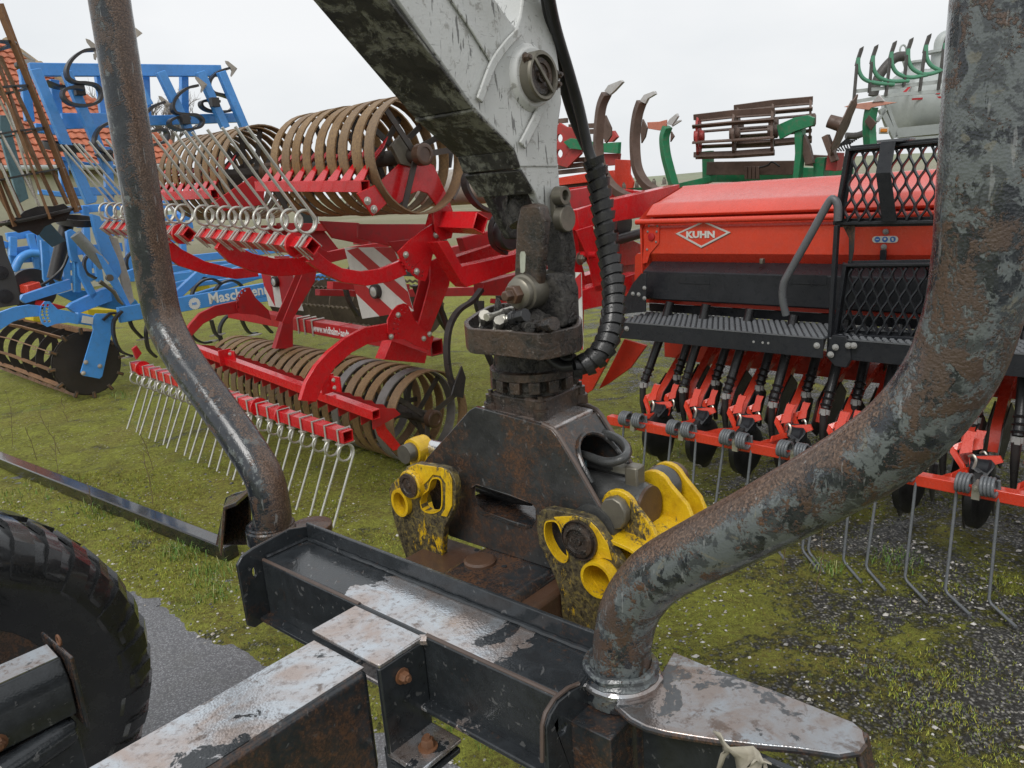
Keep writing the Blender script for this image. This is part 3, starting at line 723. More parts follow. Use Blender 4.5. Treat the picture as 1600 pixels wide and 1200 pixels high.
# cylinder inside
mc = (F_+MK)/2+.006
cA, cB = T.B(700, 745, mc), T.B(1012, 793, mc)
cA = T.w(T.loc(cA)[0], mc, T.loc(cB)[2])
mb = MB(); mb.lathe(cA, T.a, [(0, .030), (.10, .030), (.10, .050), ((cB-cA).length-.015, .050), ((cB-cA).length, .047), ((cB-cA).length+.004, .040), ((cB-cA).length+.004, 0)], 36)
build(mb, 'grapple_cylinder', M_cyl, gr)
mb = MB(); mb.lathe(cB, T.a, [(.0, .0465), (.007, .0455), (.007, 0)], 30); build(mb, 'cylinder_cap', M_rust, gr)
fp = T.B(992, 745, mc)
mb = MB(); mb.box(fp+V((0, 0, -.012)), T.a, T.b, zz, .030, .032, .075); build(mb, 'port_block', M_pin, gr, .004)
fz = fp+V((0, 0, .012))
hose([fz-T.a*.015, fz-T.a*.05], .0125, 'hose_ferrule', M_fit, 6, gr)
hose([fz-T.a*.045, fz-T.a*.10-zz*.0, fz-T.a*.16-zz*.004], .0115, 'grapple_hose', M_cyl, 12, gr)
hose([fz-T.a*.11, fz-T.a*.15-zz*.003], .0118, 'hose_sleeve', paint('pale_blue_hose', (.25, .45, .52), .5, .2, .6, drops=0), 12, gr)
hose([T.B(*p_, mc+d_) for p_, d_ in (((890, 705), .02), ((915, 712), -.01), ((948, 722), -.03), ((974, 716), -.02), ((980, 702), .02), ((966, 686), .05), ((935, 676), .06), ((900, 680), .05))], .0095, 'hose_loop', M_cyl, 12, gr)
# rounded rim tube seen in the arch
mb = MB(); mb.tube([p+T.a*.001 for p in arch], .0055, 8); build(mb, 'arch_rim', M_housing, gr)
mb = MB(); mb.box(T.w(.455, (F_+MK)/2+.006, 1.075), T.a, T.b, V((0, 0, 1)), .40, MK-F_-.016, .010); build(mb, 'housing_floor', M_darkrust, gr)
# claws: right pair
def holes_r(c, m, r, n=20): return circ(T.B(*c, m), T.a, zz, r, n)
FR = .318
rc = [(838, 822), (839, 806), (846, 797), (858, 795), (902, 804), (922, 811), (935, 824), (950, 848), (974, 884), (1000, 925), (1000, 985), (960, 1060), (905, 1040), (884, 1000), (878, 960), (876, 930), (868, 905), (857, 880), (842, 850)]
lens = [(853, 818), (857, 814), (868, 814), (875, 822), (883, 845), (888, 866), (886, 876), (878, 877), (866, 866), (856, 848), (852, 832)]
mb = MB(); mb.prism(T.Bs(rc, FR), T.b*.020, [T.Bs(lens, FR), holes_r((943, 899), FR, .034)]); build(mb, 'claw_front_plate', M_clawD, gr, .003)
# clean yellow zones are thin raised paint-bearing doubler plates
yp = [(864, 808), (900, 806), (921, 814), (933, 826), (949, 850), (956, 876), (942, 872), (930, 876), (914, 872), (896, 866), (884, 840), (876, 820)]
mb = MB(); mb.prism(T.Bs(yp, FR-.003), T.b*.0025); build(mb, 'claw_doubler', M_clawM, gr, .001)
mb = MB(); mb.strip([p for p in circ(T.B(943, 899, FR)-T.b*.010, T.a, zz, .0345, 28)], T.b, .03, .006, closed=True); build(mb, 'claw_bushing', M_clawY, gr)
mb = MB(); mb.strip(circ(T.B(943, 899, FR)+T.b*.055, T.a, zz, .033, 28), T.b, .11, .004, closed=True); build(mb, 'bushing_tube', M_clawY, gr)
q = T.Bs(lens, FR); mb = MB(); mb.strip([p+T.b*.009 for p in smooth_path(q, 3, closed=True)], T.b, .024, .003, closed=True); build(mb, 'slot_edge', M_clawY, gr)
pp = T.B(908, 842, FR)
mb = MB(); mb.lathe(pp, -T.b, [(0, .042), (.010, .042), (.010, .040), (.006, .039), (.006, .036), (.014, .034), (.016, .026), (.011, .024), (.011, .010), (.016, .008), (.016, 0)], 32); build(mb, 'claw_pin', M_cast, gr)
mb = MB(); mb.lathe(T.B(925, 828, FR+.03), T.b, [(0, .052), (.035, .052), (.038, .048), (.050, .048)], 32); build(mb, 'pin_boss', M_cyl, gr)
# inner lobes with cylinder pin and the yellow shell behind
def lobe(c, m, t, r, ext, mt):
    """round top about the pin, running down and right to the shell edge"""
    cc_ = T.B(*c, m); pts = [cc_+T.a*(r*math.cos(a))+zz*(r*math.sin(a)) for a in [math.radians(x) for x in range(25, 226, 20)]]
    pts += [cc_+T.a*e[0]+zz*e[1] for e in ext]
    mb = MB(); mb.prism(pts, T.b*t); return build(mb, 'claw_web', mt, gr, .002), cc_
ext = [(-.030, -.07), (-.025, -.16), (.05, -.20), (.115, -.15), (.105, -.09), (.075, -.02)]
m1 = mc-.062; m2 = mc+.052
_, c1 = lobe((967, 797), m1, .012, .042, ext, M_clawM)
c2 = c1+T.b*(m2-m1)
_, c2_ = lobe((1022, 764), m2, .012, .040, ext, M_clawY)
_, c3_ = lobe((1043, 752), m2+.055, .012, .042, ext, M_clawY)
mb = MB(); mb.prism([c1-T.b*.001+T.a*(.030*math.cos(a))*(1.0)+zz*(.034*math.sin(a)) for a in [2*math.pi*i/10+.3 for i in range(10)]], T.b*-.022); build(mb, 'cylinder_pin', M_pin, gr, .003)
mb = MB(); mb.lathe(c3_-T.b*.045, T.b, [(0, .040), (.018, .042), (.030, .042)], 28); build(mb, 'pin_boss', M_cyl, gr)
mb = MB(); mb.lathe(c3_-T.b*.0, T.b, [(-.012, .034), (.035, .033), (.035, 0)], 28); build(mb, 'cylinder_pin', M_rust, gr)
# shell: curved yellow sheet between webs
mb = MB(); prof = [(.055, .00), (.09, -.05), (.125, -.10), (.15, -.16), (.168, -.24), (.15, -.33)]
prof2 = [(-.02, -.046), (.02, -.047), (.06, -.055), (.092, -.078), (.108, -.115), (.110, -.17)]
base_ = c1-T.b*(m1-FR)
pts = [base_+T.a*x+zz*z_ for x, z_ in prof2]
sh = smooth_path(pts, 4); wdt = (m2+.067)-FR
mb.strip([p+T.b*(wdt/2+.01) for p in sh], T.b, wdt, .008); build(mb, 'claw_shell', M_clawY, gr, .001)
# left claw
FL = .300
lc = [(607, 765), (611, 757), (624, 745), (636, 729), (650, 724), (690, 730), (700, 733), (707, 742), (712, 756), (711, 790), (704, 806), (695, 822), (692, 840), (690, 876), (680, 905), (650, 905), (636, 876), (622, 836), (613, 803)]
ll = [(673, 753), (678, 747), (687, 748), (691, 758), (691, 790), (684, 799), (672, 801), (661, 796), (658, 785), (662, 772), (670, 765)]
mb = MB(); mb.prism(T.Bs(lc, FL), T.b*.018, [T.Bs(ll, FL), circ(T.B(629, 784, FL), T.a, zz, .024, 20, .029)]); build(mb, 'claw_front_plate', M_clawD, gr, .003)
yl = [(626, 745), (637, 731), (650, 725), (690, 731), (700, 736), (706, 750), (706, 790), (698, 808), (688, 806), (695, 795), (696, 756), (688, 744), (676, 742), (668, 752), (650, 768), (632, 758)]
mb = MB(); mb.prism(T.Bs(yl, FL-.003), T.b*.0025); build(mb, 'claw_doubler', M_clawM, gr, .001)
mb = MB(); mb.strip(circ(T.B(629, 784, FL-.004), T.a, zz, .026, 24, .031), T.b, .02, .008, closed=True); build(mb, 'claw_bushing', M_clawY, gr)
mb = MB(); mb.strip(circ(T.B(629, 784, FL)+T.b*.045, T.a, zz, .0235, 24, .0285), T.b, .085, .004, closed=True); build(mb, 'bushing_tube', M_clawY, gr)
q = T.Bs(ll, FL); mb = MB(); mb.strip([p+T.b*.008 for p in smooth_path(q, 3, closed=True)], T.b, .021, .003, closed=True); build(mb, 'slot_edge', M_clawY, gr)
pp = T.B(647, 755, FL)
mb = MB(); mb.lathe(pp, -T.b, [(0, .036), (.014, .035), (.016, .033)], 28); build(mb, 'pin_boss', M_clawM, gr)
mb = MB(); mb.lathe(pp-T.b*.015, -T.b, [(0, .030), (.006, .029), (.006, .02), (.003, .018), (.003, .008), (.006, .007), (.006, 0)], 28); build(mb, 'claw_pin', M_cast, gr)
# rear left lug with rod eye
mb = MB(); rr_ = T.B(652, 702, .52)
mb.lathe(rr_-T.b*.05, T.b, [(0, .026), (.03, .026), (.03, 0)], 20); build(mb, 'cylinder_pin', M_pin, gr)
mb = MB(); mb.lathe(rr_-T.b*.02, T.b, [(0, .034), (.02, .036), (.05, .034)], 24); build(mb, 'pin_boss', M_clawY, gr)
mb = MB(); mb.prism([rr_+T.a*-.034, rr_+T.a*.034, rr_+T.a*.05-zz*.22, rr_+T.a*-.05-zz*.22], T.b*.012); build(mb, 'claw_web', M_clawY, gr, .002)
hose([rr_+T.b*.03, rr_+T.b*.03+T.a*.16+zz*.0], .022, 'cylinder_rod', M_chrome, 16, gr)
hose([T.B(745, 762, .46), T.B(790, 778, .45), T.B(830, 784, .44)], .010, 'grapple_hose', M_rubber, 10, gr)
# ------------------------------------------------------------------ red cultivator with folded wings
M_red = paint('glossy_red_paint', (.60, .009, .014), .26, .22, .34, (.14, .035, .03), drops=.6, coat=.35)
M_redd = paint('dusty_red_paint', (.46, .014, .018), .4, .2, .5, (.14, .05, .04), drops=.4)
def ring_mat():
    m = NT('rusty_ring_steel'); n1 = m.noise(6, 5, .6); n2 = m.noise(70, 5, .7)
    oi = m.n.new('ShaderNodeObjectInfo')
    c = m.mix(m.ramp(n1, .35, .68), (.22, .120, .034), (.31, .195, .085)); c = m.mix(m.ramp(n2, .4, .65, 0, .75), c, (.10, .05, .02))
    c = m.mix(m.ramp(oi.outputs['Random'], .0, 1., 0., .45), c, (.16, .12, .09))
    return m.done(c, .55, 0, m.bump(n2, .002, .8))
M_ring = ring_mat()
M_ringg = paint('grey_ring_steel', (.19, .18, .17), .45, .25, .5, (.10, .07, .05), drops=.2)
M_spoke = paint('dark_spoke_steel', (.055, .048, .042), .5, .4, .5, (.10, .07, .05), drops=.2)
M_zinc = paint('zinc_spring_wire', (.55, .54, .49), .30, .2, .4, (.22, .20, .16), metal=.5, drops=.2)
M_blacks = paint('black_spring_steel', (.028, .026, .026), .35, .3, .4, (.09, .06, .045), drops=.5)
M_white = paint('white_board_film', (.62, .62, .58), .4, .1, .25, (.25, .24, .20), drops=.4)
M_signred = paint('red_board_film', (.42, .012, .016), .4, .1, .2, (.2, .05, .04), drops=.4)
cu = thing('red_cultivator', R.w(-1, 1.2, 0), 'bright red cultivator with folded wing, two rusty ring rollers and rows of zinc spring tines', 'cultivator')
zv = V((0, 0, 1))
# ring meshes, axis along local x
def ring_mesh(r, w=.084, t=.009, n=40, nsp=3):
    mb = MB(); c = V((0, 0, 0))
    mb.strip([V((0, r*math.cos(2*math.pi*i/n), r*math.sin(2*math.pi*i/n))) for i in range(n)], V((1, 0, 0)), w, t, closed=True)
    me = mesh_of(mb, 'roller_ring', 50)
    sp = MB()
    for k in range(nsp):
        a_ = 2*math.pi*k/nsp; u = V((0, math.cos(a_), math.sin(a_))); v = V((1, 0, 0)).cross(u)
        sp.box(u*(r*.53), V((1, 0, 0)), v, u, .012, .034, r*.94)
    return me, mesh_of(sp, 'spokes', 30)
ringm, spm = ring_mesh(.325); ringm.materials.append(M_ring); spm.materials.append(M_spoke)
ringg = ringm.copy(); ringg.materials.clear(); ringg.materials.append(M_ringg)
def roller(ls, m, z, slope, rotf, gset=()):
    for i, l in enumerate(ls):
        p = R.w(l, m, z-slope*(l-.45)); mt = fm(R, p+V((0, 0, random.uniform(-.004, .004))), Matrix.Rotation(random.uniform(-.022, .022), 4, 'Z') @ Matrix.Rotation(rotf(i), 4, 'X'))
        o = place(ringg if i in gset else ringm, 'roller_ring', mt, cu)
        s_ = bpy.data.objects.new('spokes', spm); C.objects.link(s_); s_.parent = o
    p, q = R.w(ls[0]+.05, m, z-slope*(ls[0]-.45)), R.w(ls[-1]-.05, m, z-slope*(ls[-1]-.45))
    mb = MB(); mb.tube([q, p], .045, 18); build(mb, 'roller_shaft', M_spoke, cu)
    mb = MB(); mb.lathe(p, R.a, [(-.02, .062), (.03, .062), (.034, .056), (.034, .040), (.028, .038), (.028, 0)], 24); build(mb, 'hub_cap', M_rust, cu)
roller([.1-.125*i for i in range(22)], .98, .335, .012, lambda i: .35+i*.42, (1, 5))
roller([.5-.125*i for i in range(9)], .77, 2.03, .012, lambda i: 2.2+i*.25)
roller([-1.22-.125*i for i in range(9)], .77, 2.03, .012, lambda i: 1.0+i*.3)
# spring tine with one coil, local frame: x along the bar, y forward, z up
def tine_world(p0, cdir, rod_to, cr, name, mesh=None):
    """coil hangs at p0+cdir; rod leaves the coil tangentially to rod_to (all in the plane across the bar)"""
    b, z = R.b, zv; c = p0+cdir
    rt = rod_to-c; D_ = math.hypot(rt.dot(b), rt.z); ang = math.atan2(rt.z, rt.dot(b)); al = math.acos(cr/D_)
    a_end = ang+al
    pts = [p0+b*.03+z*.004, p0]
    a_start = math.atan2((p0-c).z, (p0-c).dot(b)); tot = (a_start-a_end) % (2*math.pi)
    tot = tot+2*math.pi if tot < math.pi*1.1 else tot
    n = 30
    for i in range(n+1):
        a_ = a_start-tot*i/n; pts.append(c+b*(cr*math.cos(a_))+z*(cr*math.sin(a_))+R.a*(.026*i/n))
    pts.append(rod_to+R.a*.026)
    return pts
NL = 24
near = R.w(.43, .10, .520); far = R.w(-2.55, .10, .608); ba = (far-near).normalized()
mb = MB(); mb.beam(far-ba*-.02, near-ba*.04, .070, .070, hollow=.007); build(mb, 'harrow_bar', M_red, cu, .002)
o0 = None
for i in range(NL):
    p = near.lerp(far, i/(NL-1))
    if o0 is None:
        mb = MB(); q = V((0, 0, 0))
        pts = tine_world(q+zv*-.045-R.b*.015, -zv*.050-R.b*.0, R.b*-.16-zv*.50, .050, 'x')
        mb.tube(pts, .0075, 8); t_me = mesh_of(mb, 'spring_tine', 60); t_me.materials.append(M_zinc)
        mb = MB(); ux, uy, uz = R.a, R.b, zv
        for dx in (.0,):
            mb.tube([uy*-.042+uz*-.060+ux*dx, uy*-.042+uz*.042+ux*dx, uy*.042+uz*.042+ux*dx, uy*.042+uz*-.055+ux*dx], .0062, 6)
        mb.box(uz*-.044, ux, uy, uz, .05, .10, .008); mb.lathe(uy*-.042+uz*-.05, -uz, [(0, .010), (.012, .010), (.012, .006), (.022, .006)], 6)
        c_me = mesh_of(mb, 'tine_clamp', 40); c_me.materials.append(M_zinc); o0 = 1
    place(t_me, 'spring_tine', Matrix.Translation(p) @ Matrix.Rotation(random.uniform(-.03, .03), 4, R.a), cu); place(c_me, 'tine_clamp', Matrix.Translation(p), cu)
# scraper bar and scrapers, lower
n2, f2 = R.B(588, 648, .42), R.B(352, 562, .42)
f2 = n2+(f2-n2).normalized()*2.6
mb = MB(); mb.beam(f2, n2, .06, .06, hollow=.006); build(mb, 'scraper_bar', M_red, cu, .002)
sc = MB(); sc.prism([V((0, .02, .02)), V((0, .20, -.03)), V((0, .24, -.08)), V((0, .02, -.12))], V((.006, 0, 0))); s_me = mesh_of(sc, 'scraper'); s_me.materials.append(M_redd)
for i in range(21):
    p = n2.lerp(f2, (i+.7)/21.5); place(s_me, 'scraper', fm(R, p), cu)
for (x, y) in ((512, 600), (352, 558)):
    q = R.B(x, y, .40); mb = MB(); mb.box(q+zv*.0, R.a, R.b, zv, .012, .10, .12); mb.box(q+R.a*.05+R.b*.03, R.a, R.b, zv, .10, .012, .10); build(mb, 'scraper_bracket', M_red, cu, .002)
    for dz in (-.025, .025):
        mb = MB(); mb.bolt(q+R.a*.04-R.b*.0+zv*dz+R.b*.024, -R.b, .011); build(mb, 'bolt', M_zinc, cu)
mb = MB(); mb.prism(R.As([(575, 640), (592, 640), (602, 668), (628, 700), (613, 704), (590, 680)], .16), R.a*.012); build(mb, 'roller_side_arm', M_red, cu, .002)
# plates in side planes
def plate(pts, l, t, mt=None, nm='side_plate', holes=(), bv=.003):
    mb = MB(); mb.prism(R.As(pts, l), R.a*-t, [circ(R.A(x, y, l), R.b, zv, r, 8) for x, y, r in holes]); return build(mb, nm, mt or M_red, cu, bv)
def archoles(c, rr, a0, a1, n, rad=.010, two=True):
    out = []
    for k in range(n):
        t = math.radians(a0+(a1-a0)*k/(n-1))
        for q in ((0, -6.5) if two else (0,)):
            out.append((c[0]+(rr+q)*math.cos(t), c[1]+(rr+q)*math.sin(t), rad*.9))
    return out
# lower pair of curved arms with sector plates
plate([(470, 626), (478, 598), (494, 571), (514, 549), (540, 528), (570, 512), (609, 505), (612, 530), (578, 536), (550, 551), (525, 573), (508, 597), (494, 628)], .12, .035, nm='curved_arm')
sect = [(632, 474), (638, 477), (648, 500), (663, 517), (678, 526), (672, 548), (650, 540), (632, 530), (612, 530), (606, 520), (606, 500), (613, 486), (622, 477)]
plate(sect, .135, .012, nm='sector_plate', holes=archoles((655, 512), 40, 165, 238, 7, .0085))
plate(sect, .07, .012, nm='sector_plate', holes=archoles((653, 511), 40, 165, 238, 7, .0085))
for x, y in ((622, 492), (611, 526), (662, 529), (671, 522)):
    mb = MB(); mb.bolt(R.A(x, y, .135), R.a, .013); build(mb, 'bolt', M_zinc, cu)
far_arm = [(288, 523), (296, 508), (312, 490), (336, 478), (372, 470), (374, 489), (340, 494), (318, 506), (303, 522), (296, 530)]
plate(far_arm, -1.55, .035, M_redd, 'curved_arm')
plate([(384, 450), (390, 449), (400, 466), (420, 485), (424, 500), (400, 492), (374, 490), (370, 480), (371, 465), (377, 454)], -1.53, .012, M_redd, 'sector_plate', archoles((392, 473), 21, 160, 245, 6, .011, False))
plate([(207, 545), (214, 540), (222, 552), (214, 562)], -2.5, .03, M_redd, 'bar_bracket')
for i_, (px_, py_) in enumerate(((240, 560), (440, 622), (467, 640))):
    q = near.lerp(far, (.95, .32, .22)[i_]); mb = MB(); mb.lathe(q-R.a*.006, R.a, [(0, .062), (.012, .062)], 20); build(mb, 'bar_collar', M_red, cu)
# lettered cross beam
bA, bB = R.B(683, 543, 1.25), R.B(395, 500, 1.25)
bB.z = bA.z+.08; bd = (bB-bA).normalized()
mb = MB(); mb.beam(bA+bd*3.0, bA, .11, .11, hollow=.010); build(mb, 'cross_beam', M_redd, cu, .004)
mb = MB(); mb.strip([bA+bd*.001+v for v in (zv*.054+R.b*.054, zv*.054-R.b*.054, -zv*.054-R.b*.054, -zv*.054+R.b*.054)], bd, .002, .006, closed=True); build(mb, 'beam_end_edge', M_edge, cu)
tp = R.B(487, 510, 1.25-.057); M_letter = paint('white_lettering', (.75, .75, .73), .5, 0, .2, (.4, .2, .2), drops=0)
text_obj('www.widhalm-landt', 'beam_lettering', bA+bd*1.50-R.b*.0565+zv*-.026, -bd, zv, .082, M_letter, cu, bold=.025, sx=.78)
mb = MB(); mb.box(bA+bd*1.10, bd, R.b, zv, .006, .116, .116); build(mb, 'beam_seam', M_redd, cu)
# clamps and bracket near the beam end
plate([(612, 532), (668, 552), (664, 568), (600, 562)], .02, .10, M_red, 'beam_bracket')
mb = MB(); mb.box(bA+bd*.16-R.b*.075-zv*.03, R.a, R.b, zv, .10, .02, .016); build(mb, 'bracket_bolt', M_blacks, cu)
for k, s_ in enumerate((1.62, 1.72, 1.50)):
    q = bA+bd*s_; mb = MB(); mb.tube([q-R.b*.062-zv*.07, q-R.b*.062+zv*.062, q+R.b*.06+zv*.062], .009, 8); build(mb, 'u_bolt', M_zinc, cu)
plate([(430, 545), (446, 492), (458, 492), (458, 545)], -1.55, .06, M_redd, 'beam_bracket')
# posts up to the folded wing
plate([(652, 516), (672, 520), (702, 446), (706, 420), (690, 400), (672, 408), (672, 440)], .10, .012, nm='post_plate')
plate([(652, 516), (664, 519), (684, 452), (676, 436)], .02, .07, M_redd, nm='post_web')
plate([(640, 500), (654, 502), (676, 420), (662, 420)], .0, .012, M_redd, nm='post_plate')
plate([(441, 505), (453, 507), (492, 440), (496, 418), (480, 410)], -1.30, .012, M_redd, nm='post_plate')
plate([(430, 500), (441, 503), (478, 420), (466, 420)], -1.5, .012, M_redd, nm='post_plate')
# upper curved arms
ua = [(496, 393), (514, 408), (535, 419), (565, 424), (595, 420), (630, 406), (636, 429), (610, 440), (572, 447), (535, 441), (505, 427), (482, 409)]
plate(ua, .46, .035, nm='curved_arm')
plate([(349, 372), (370, 384), (395, 396), (430, 404), (470, 402), (500, 396), (508, 420), (470, 430), (430, 432), (395, 424), (360, 410), (338, 388)], -.45, .035, M_red, 'curved_arm')
plate([(262, 372), (285, 390), (320, 408), (365, 420), (400, 418), (405, 432), (370, 436), (320, 428), (280, 415), (255, 395)], -1.3, .035, M_red, 'curved_arm')
us = [(622, 394), (640, 376), (660, 360), (676, 350), (688, 362), (684, 378), (678, 390), (674, 408), (668, 430), (664, 440), (652, 436), (640, 424), (630, 412)]
plate(us, .475, .012, nm='sector_plate', holes=archoles((668, 385), 47, 152, 100, 7, .0085))
plate(us, .41, .012, nm='sector_plate', holes=archoles((666, 384), 47, 152, 100, 7, .0085))
for x, y in ((634, 398), (651, 424), (681, 367), (694, 375)):
    mb = MB(); mb.bolt(R.A(x, y, .478), R.a, .014); build(mb, 'bolt', M_zinc, cu)
plate([(470, 395), (476, 372), (486, 378), (520, 398), (500, 408)], -.3, .012, M_redd, 'sector_plate')
# upper harrow bar, turned on its corner
un, uf = R.w(.50, 0, 1.59), R.w(-.72, 0, 1.66); ub = (uf-un).normalized()
def cornerbar(p, q, nm):
    mb = MB(); mb.beam(q, p, .068, .068, up=(zv+R.b).normalized(), hollow=.007); return build(mb, nm, M_red, cu, .002)
cornerbar(un-ub*.03, uf, 'harrow_bar'); u2, uf2 = R.w(-.92, 0, 1.672), R.w(-2.3, 0, 1.74); cornerbar(u2-ub*.03, uf2, 'harrow_bar')
mb = MB()
cr = .058; c = zv*.125-R.b*.0
rod_end = R.b*-.22+zv*.68-R.a*.0
pts = [zv*.045-R.b*.02, zv*.062]
for i in range(31):
    a_ = -math.pi/2+math.pi*2*1.28*i/30; pts.append(c+R.b*(cr*math.cos(a_))*1.0+zv*(cr*math.sin(a_))+R.a*(.024*i/30))
pts = pts+[pts[-1]+R.b*-.16+zv*.24, pts[-1]+R.b*-.30+zv*.46]
mb.tube(pts, .0080, 8); ut = mesh_of(mb, 'spring_tine', 60); ut.materials.append(M_zinc)
mb = MB(); e1, e2 = (zv+R.b).normalized(), (zv-R.b).normalized()
for dx in (-.018, .018):
    mb.strip([-e1*.040+e2*.045+R.a*dx, e1*.040+e2*.045+R.a*dx], R.a, .016, .006); mb.tube([e1*.044+e2*.05+R.a*dx, e1*.044-e2*.055+R.a*dx], .0045, 6); mb.tube([-e1*.044+e2*.05+R.a*dx, -e1*.044-e2*.055+R.a*dx], .0045, 6)
mb.lathe(zv*.055+R.a*.0, zv, [(0, .011), (.014, .011), (.014, .006), (.022, .006)], 6)
uc = mesh_of(mb, 'tine_clamp', 40); uc.materials.append(M_zinc)
for a_, b_, n in ((un, uf, 9), (u2, uf2, 10)):
    for i in range(n):
        p = (a_+ub*.02).lerp(b_, i/(n-.6)); place(ut, 'spring_tine', Matrix.Translation(p) @ Matrix.Rotation(random.uniform(-.035, .035), 4, R.a), cu); place(uc, 'tine_clamp', Matrix.Translation(p), cu)
for q in (un.lerp(uf, .11), u2.lerp(uf2, .06)):
    mb = MB(); mb.lathe(q-R.a*.008, R.a, [(0, .066), (.016, .066)], 20); build(mb, 'bar_collar', M_red, cu)
# upper scraper bars with pointed scrapers
def upbar(p, q, n, pw):
    A_, B_ = R.B(*p, .40), R.B(*q, .40); d_ = (A_-B_).normalized()
    mb = MB(); mb.beam(B_, A_, .062, .062, hollow=.007); build(mb, 'scraper_bar', M_red, cu, .002)
    s2 = MB(); s2.prism([V((-.05, .0, .03)), V((.05, .0, .03)), V((.055, .05, .11)), V((.035, .17, .20)), V((.02, .22, .26)), V((-.005, .05, .10))], V((0, .006, 0))); me = mesh_of(s2, 'scraper'); me.materials.append(M_red)
    for i in range(n): place(me, 'scraper', fm(R, A_.lerp(B_, (i+.5)/n)), cu)
    return A_
uA = upbar((571, 291), (405, 291), 9, 0); upbar((336, 303), (228, 308), 9, 0)
plate([(558, 302), (586, 289), (605, 318), (583, 338)], .50, .012, nm='bar_end_bracket')
for x, y in ((574, 314), (584, 327)):
    mb = MB(); mb.bolt(R.A(x, y, .50), R.a, .016); build(mb, 'bolt', M_zinc, cu)
plate([(596, 282), (630, 250), (652, 246), (678, 258), (702, 312), (708, 330), (692, 340), (680, 318), (668, 302), (655, 298), (642, 303), (620, 322), (604, 318), (598, 300)], .44, .012, nm='roller_side_arm')
plate([(612, 228), (628, 210), (640, 216), (652, 240), (648, 262), (626, 256)], .46, .03, paint('cast_bearing_housing', (.16, .14, .11), .5, .3, .5, drops=.1), 'bearing_housing')
plate([(330, 318), (395, 275), (414, 290), (412, 320), (350, 330)], -1.1, .012, M_redd, 'roller_side_arm')
# folded wing frame: tubes running to the right, behind the crane
def rbeam(p, q, l, w, h, nm='frame_beam', mt=None, hol=0):
    A_, B_ = R.A(*p, l), R.A(*q, l)
    mb = MB(); mb.beam(A_, B_, w, h, hollow=hol); return build(mb, nm, mt or M_red, cu, .004)
sq = R.B(751, 349, .95)
mb = MB(); mb.beam(sq-R.a*.42+zv*.02, sq, .10, .10, up=(zv*.9+R.b*.43).normalized(), hollow=.008); build(mb, 'wing_tube', M_red, cu, .003)
plate([(676, 330), (700, 320), (712, 345), (706, 372), (690, 376), (680, 360)], .5, .012, nm='tube_bracket')
plate([(684, 378), (700, 376), (722, 416), (801, 398), (870, 372), (870, 402), (802, 424), (729, 449), (720, 440)], .62, .10, nm='wing_frame')
plate([(560, 350), (690, 350), (696, 400), (640, 392), (560, 372)], -.2, .02, M_redd, 'shield_plate')
plate([(722, 372), (870, 335), (870, 352), (728, 392)], .35, .06, M_redd, 'wing_frame')
plate([(712, 402), (800, 372), (870, 350), (870, 364), (800, 392), (722, 420)], .2, .08, M_red, 'wing_frame')
plate([(755, 442), (880, 410), (880, 436), (800, 462), (756, 462)], .2, .10, M_redd, 'wing_frame')
plate([(606, 378), (640, 374), (660, 384), (648, 404), (624, 400)], 0, .01, M_redd, 'gusset_plate')
plate([(500, 345), (560, 348), (600, 372), (560, 380), (520, 372)], -.6, .02, M_redd, 'gusset_plate')
plate([(500, 396), (560, 384), (620, 376), (640, 376), (560, 400), (510, 412)], -.9, .05, M_redd, 'frame_beam')
plate([(412, 352), (500, 352), (530, 390), (500, 400), (420, 380)], -1.3, .05, M_redd, 'gusset_plate')
plate([(520, 440), (640, 444), (640, 456), (520, 452)], -.9, .08, M_redd, 'frame_beam')
def shank(pts, l, w, t, nm='tine_shank', mt=None, share=None):
    mb = MB(); mb.strip(smooth_path(R.As(pts, l), 6), R.a, w, t); o = build(mb, nm, mt or M_blacks, cu, 0)
    if share:
        mb = MB(); mb.prism(R.As(share, l+w/2+.01), R.a*-.012); build(mb, 'share', M_blacks, cu, .001)
    return o
for pts_, l_ in (([(440, 348), (560, 350), (690, 352), (690, 364), (560, 362), (440, 360)], -1.2), ([(560, 366), (680, 374), (676, 388), (560, 382)], -1.6), ([(700, 388), (800, 366), (880, 350), (880, 362), (800, 380), (706, 402)], -.8), ([(640, 452), (760, 448), (880, 430), (880, 442), (760, 462), (640, 464)], -1.2), ([(720, 330), (800, 330), (870, 318), (870, 330), (800, 344), (720, 344)], -.6), ([(500, 452), (640, 456), (640, 466), (500, 462)], -1.8)):
    plate(pts_, l_, .08, M_redd, 'frame_beam')
for x_ in (580, 655, 742, 776, 838):
    plate([(x_, 352), (x_+12, 352), (x_+16, 456), (x_+4, 456)], -1.25, .05, M_redd, 'cross_member')
for x_, y_ in ((560, 405), (640, 410), (700, 430), (764, 428), (820, 440)):
    shank([(x_, y_), (x_-14, y_+18), (x_-20, y_+44), (x_-12, y_+70), (x_, y_+88)], -1.4, .05, .024)
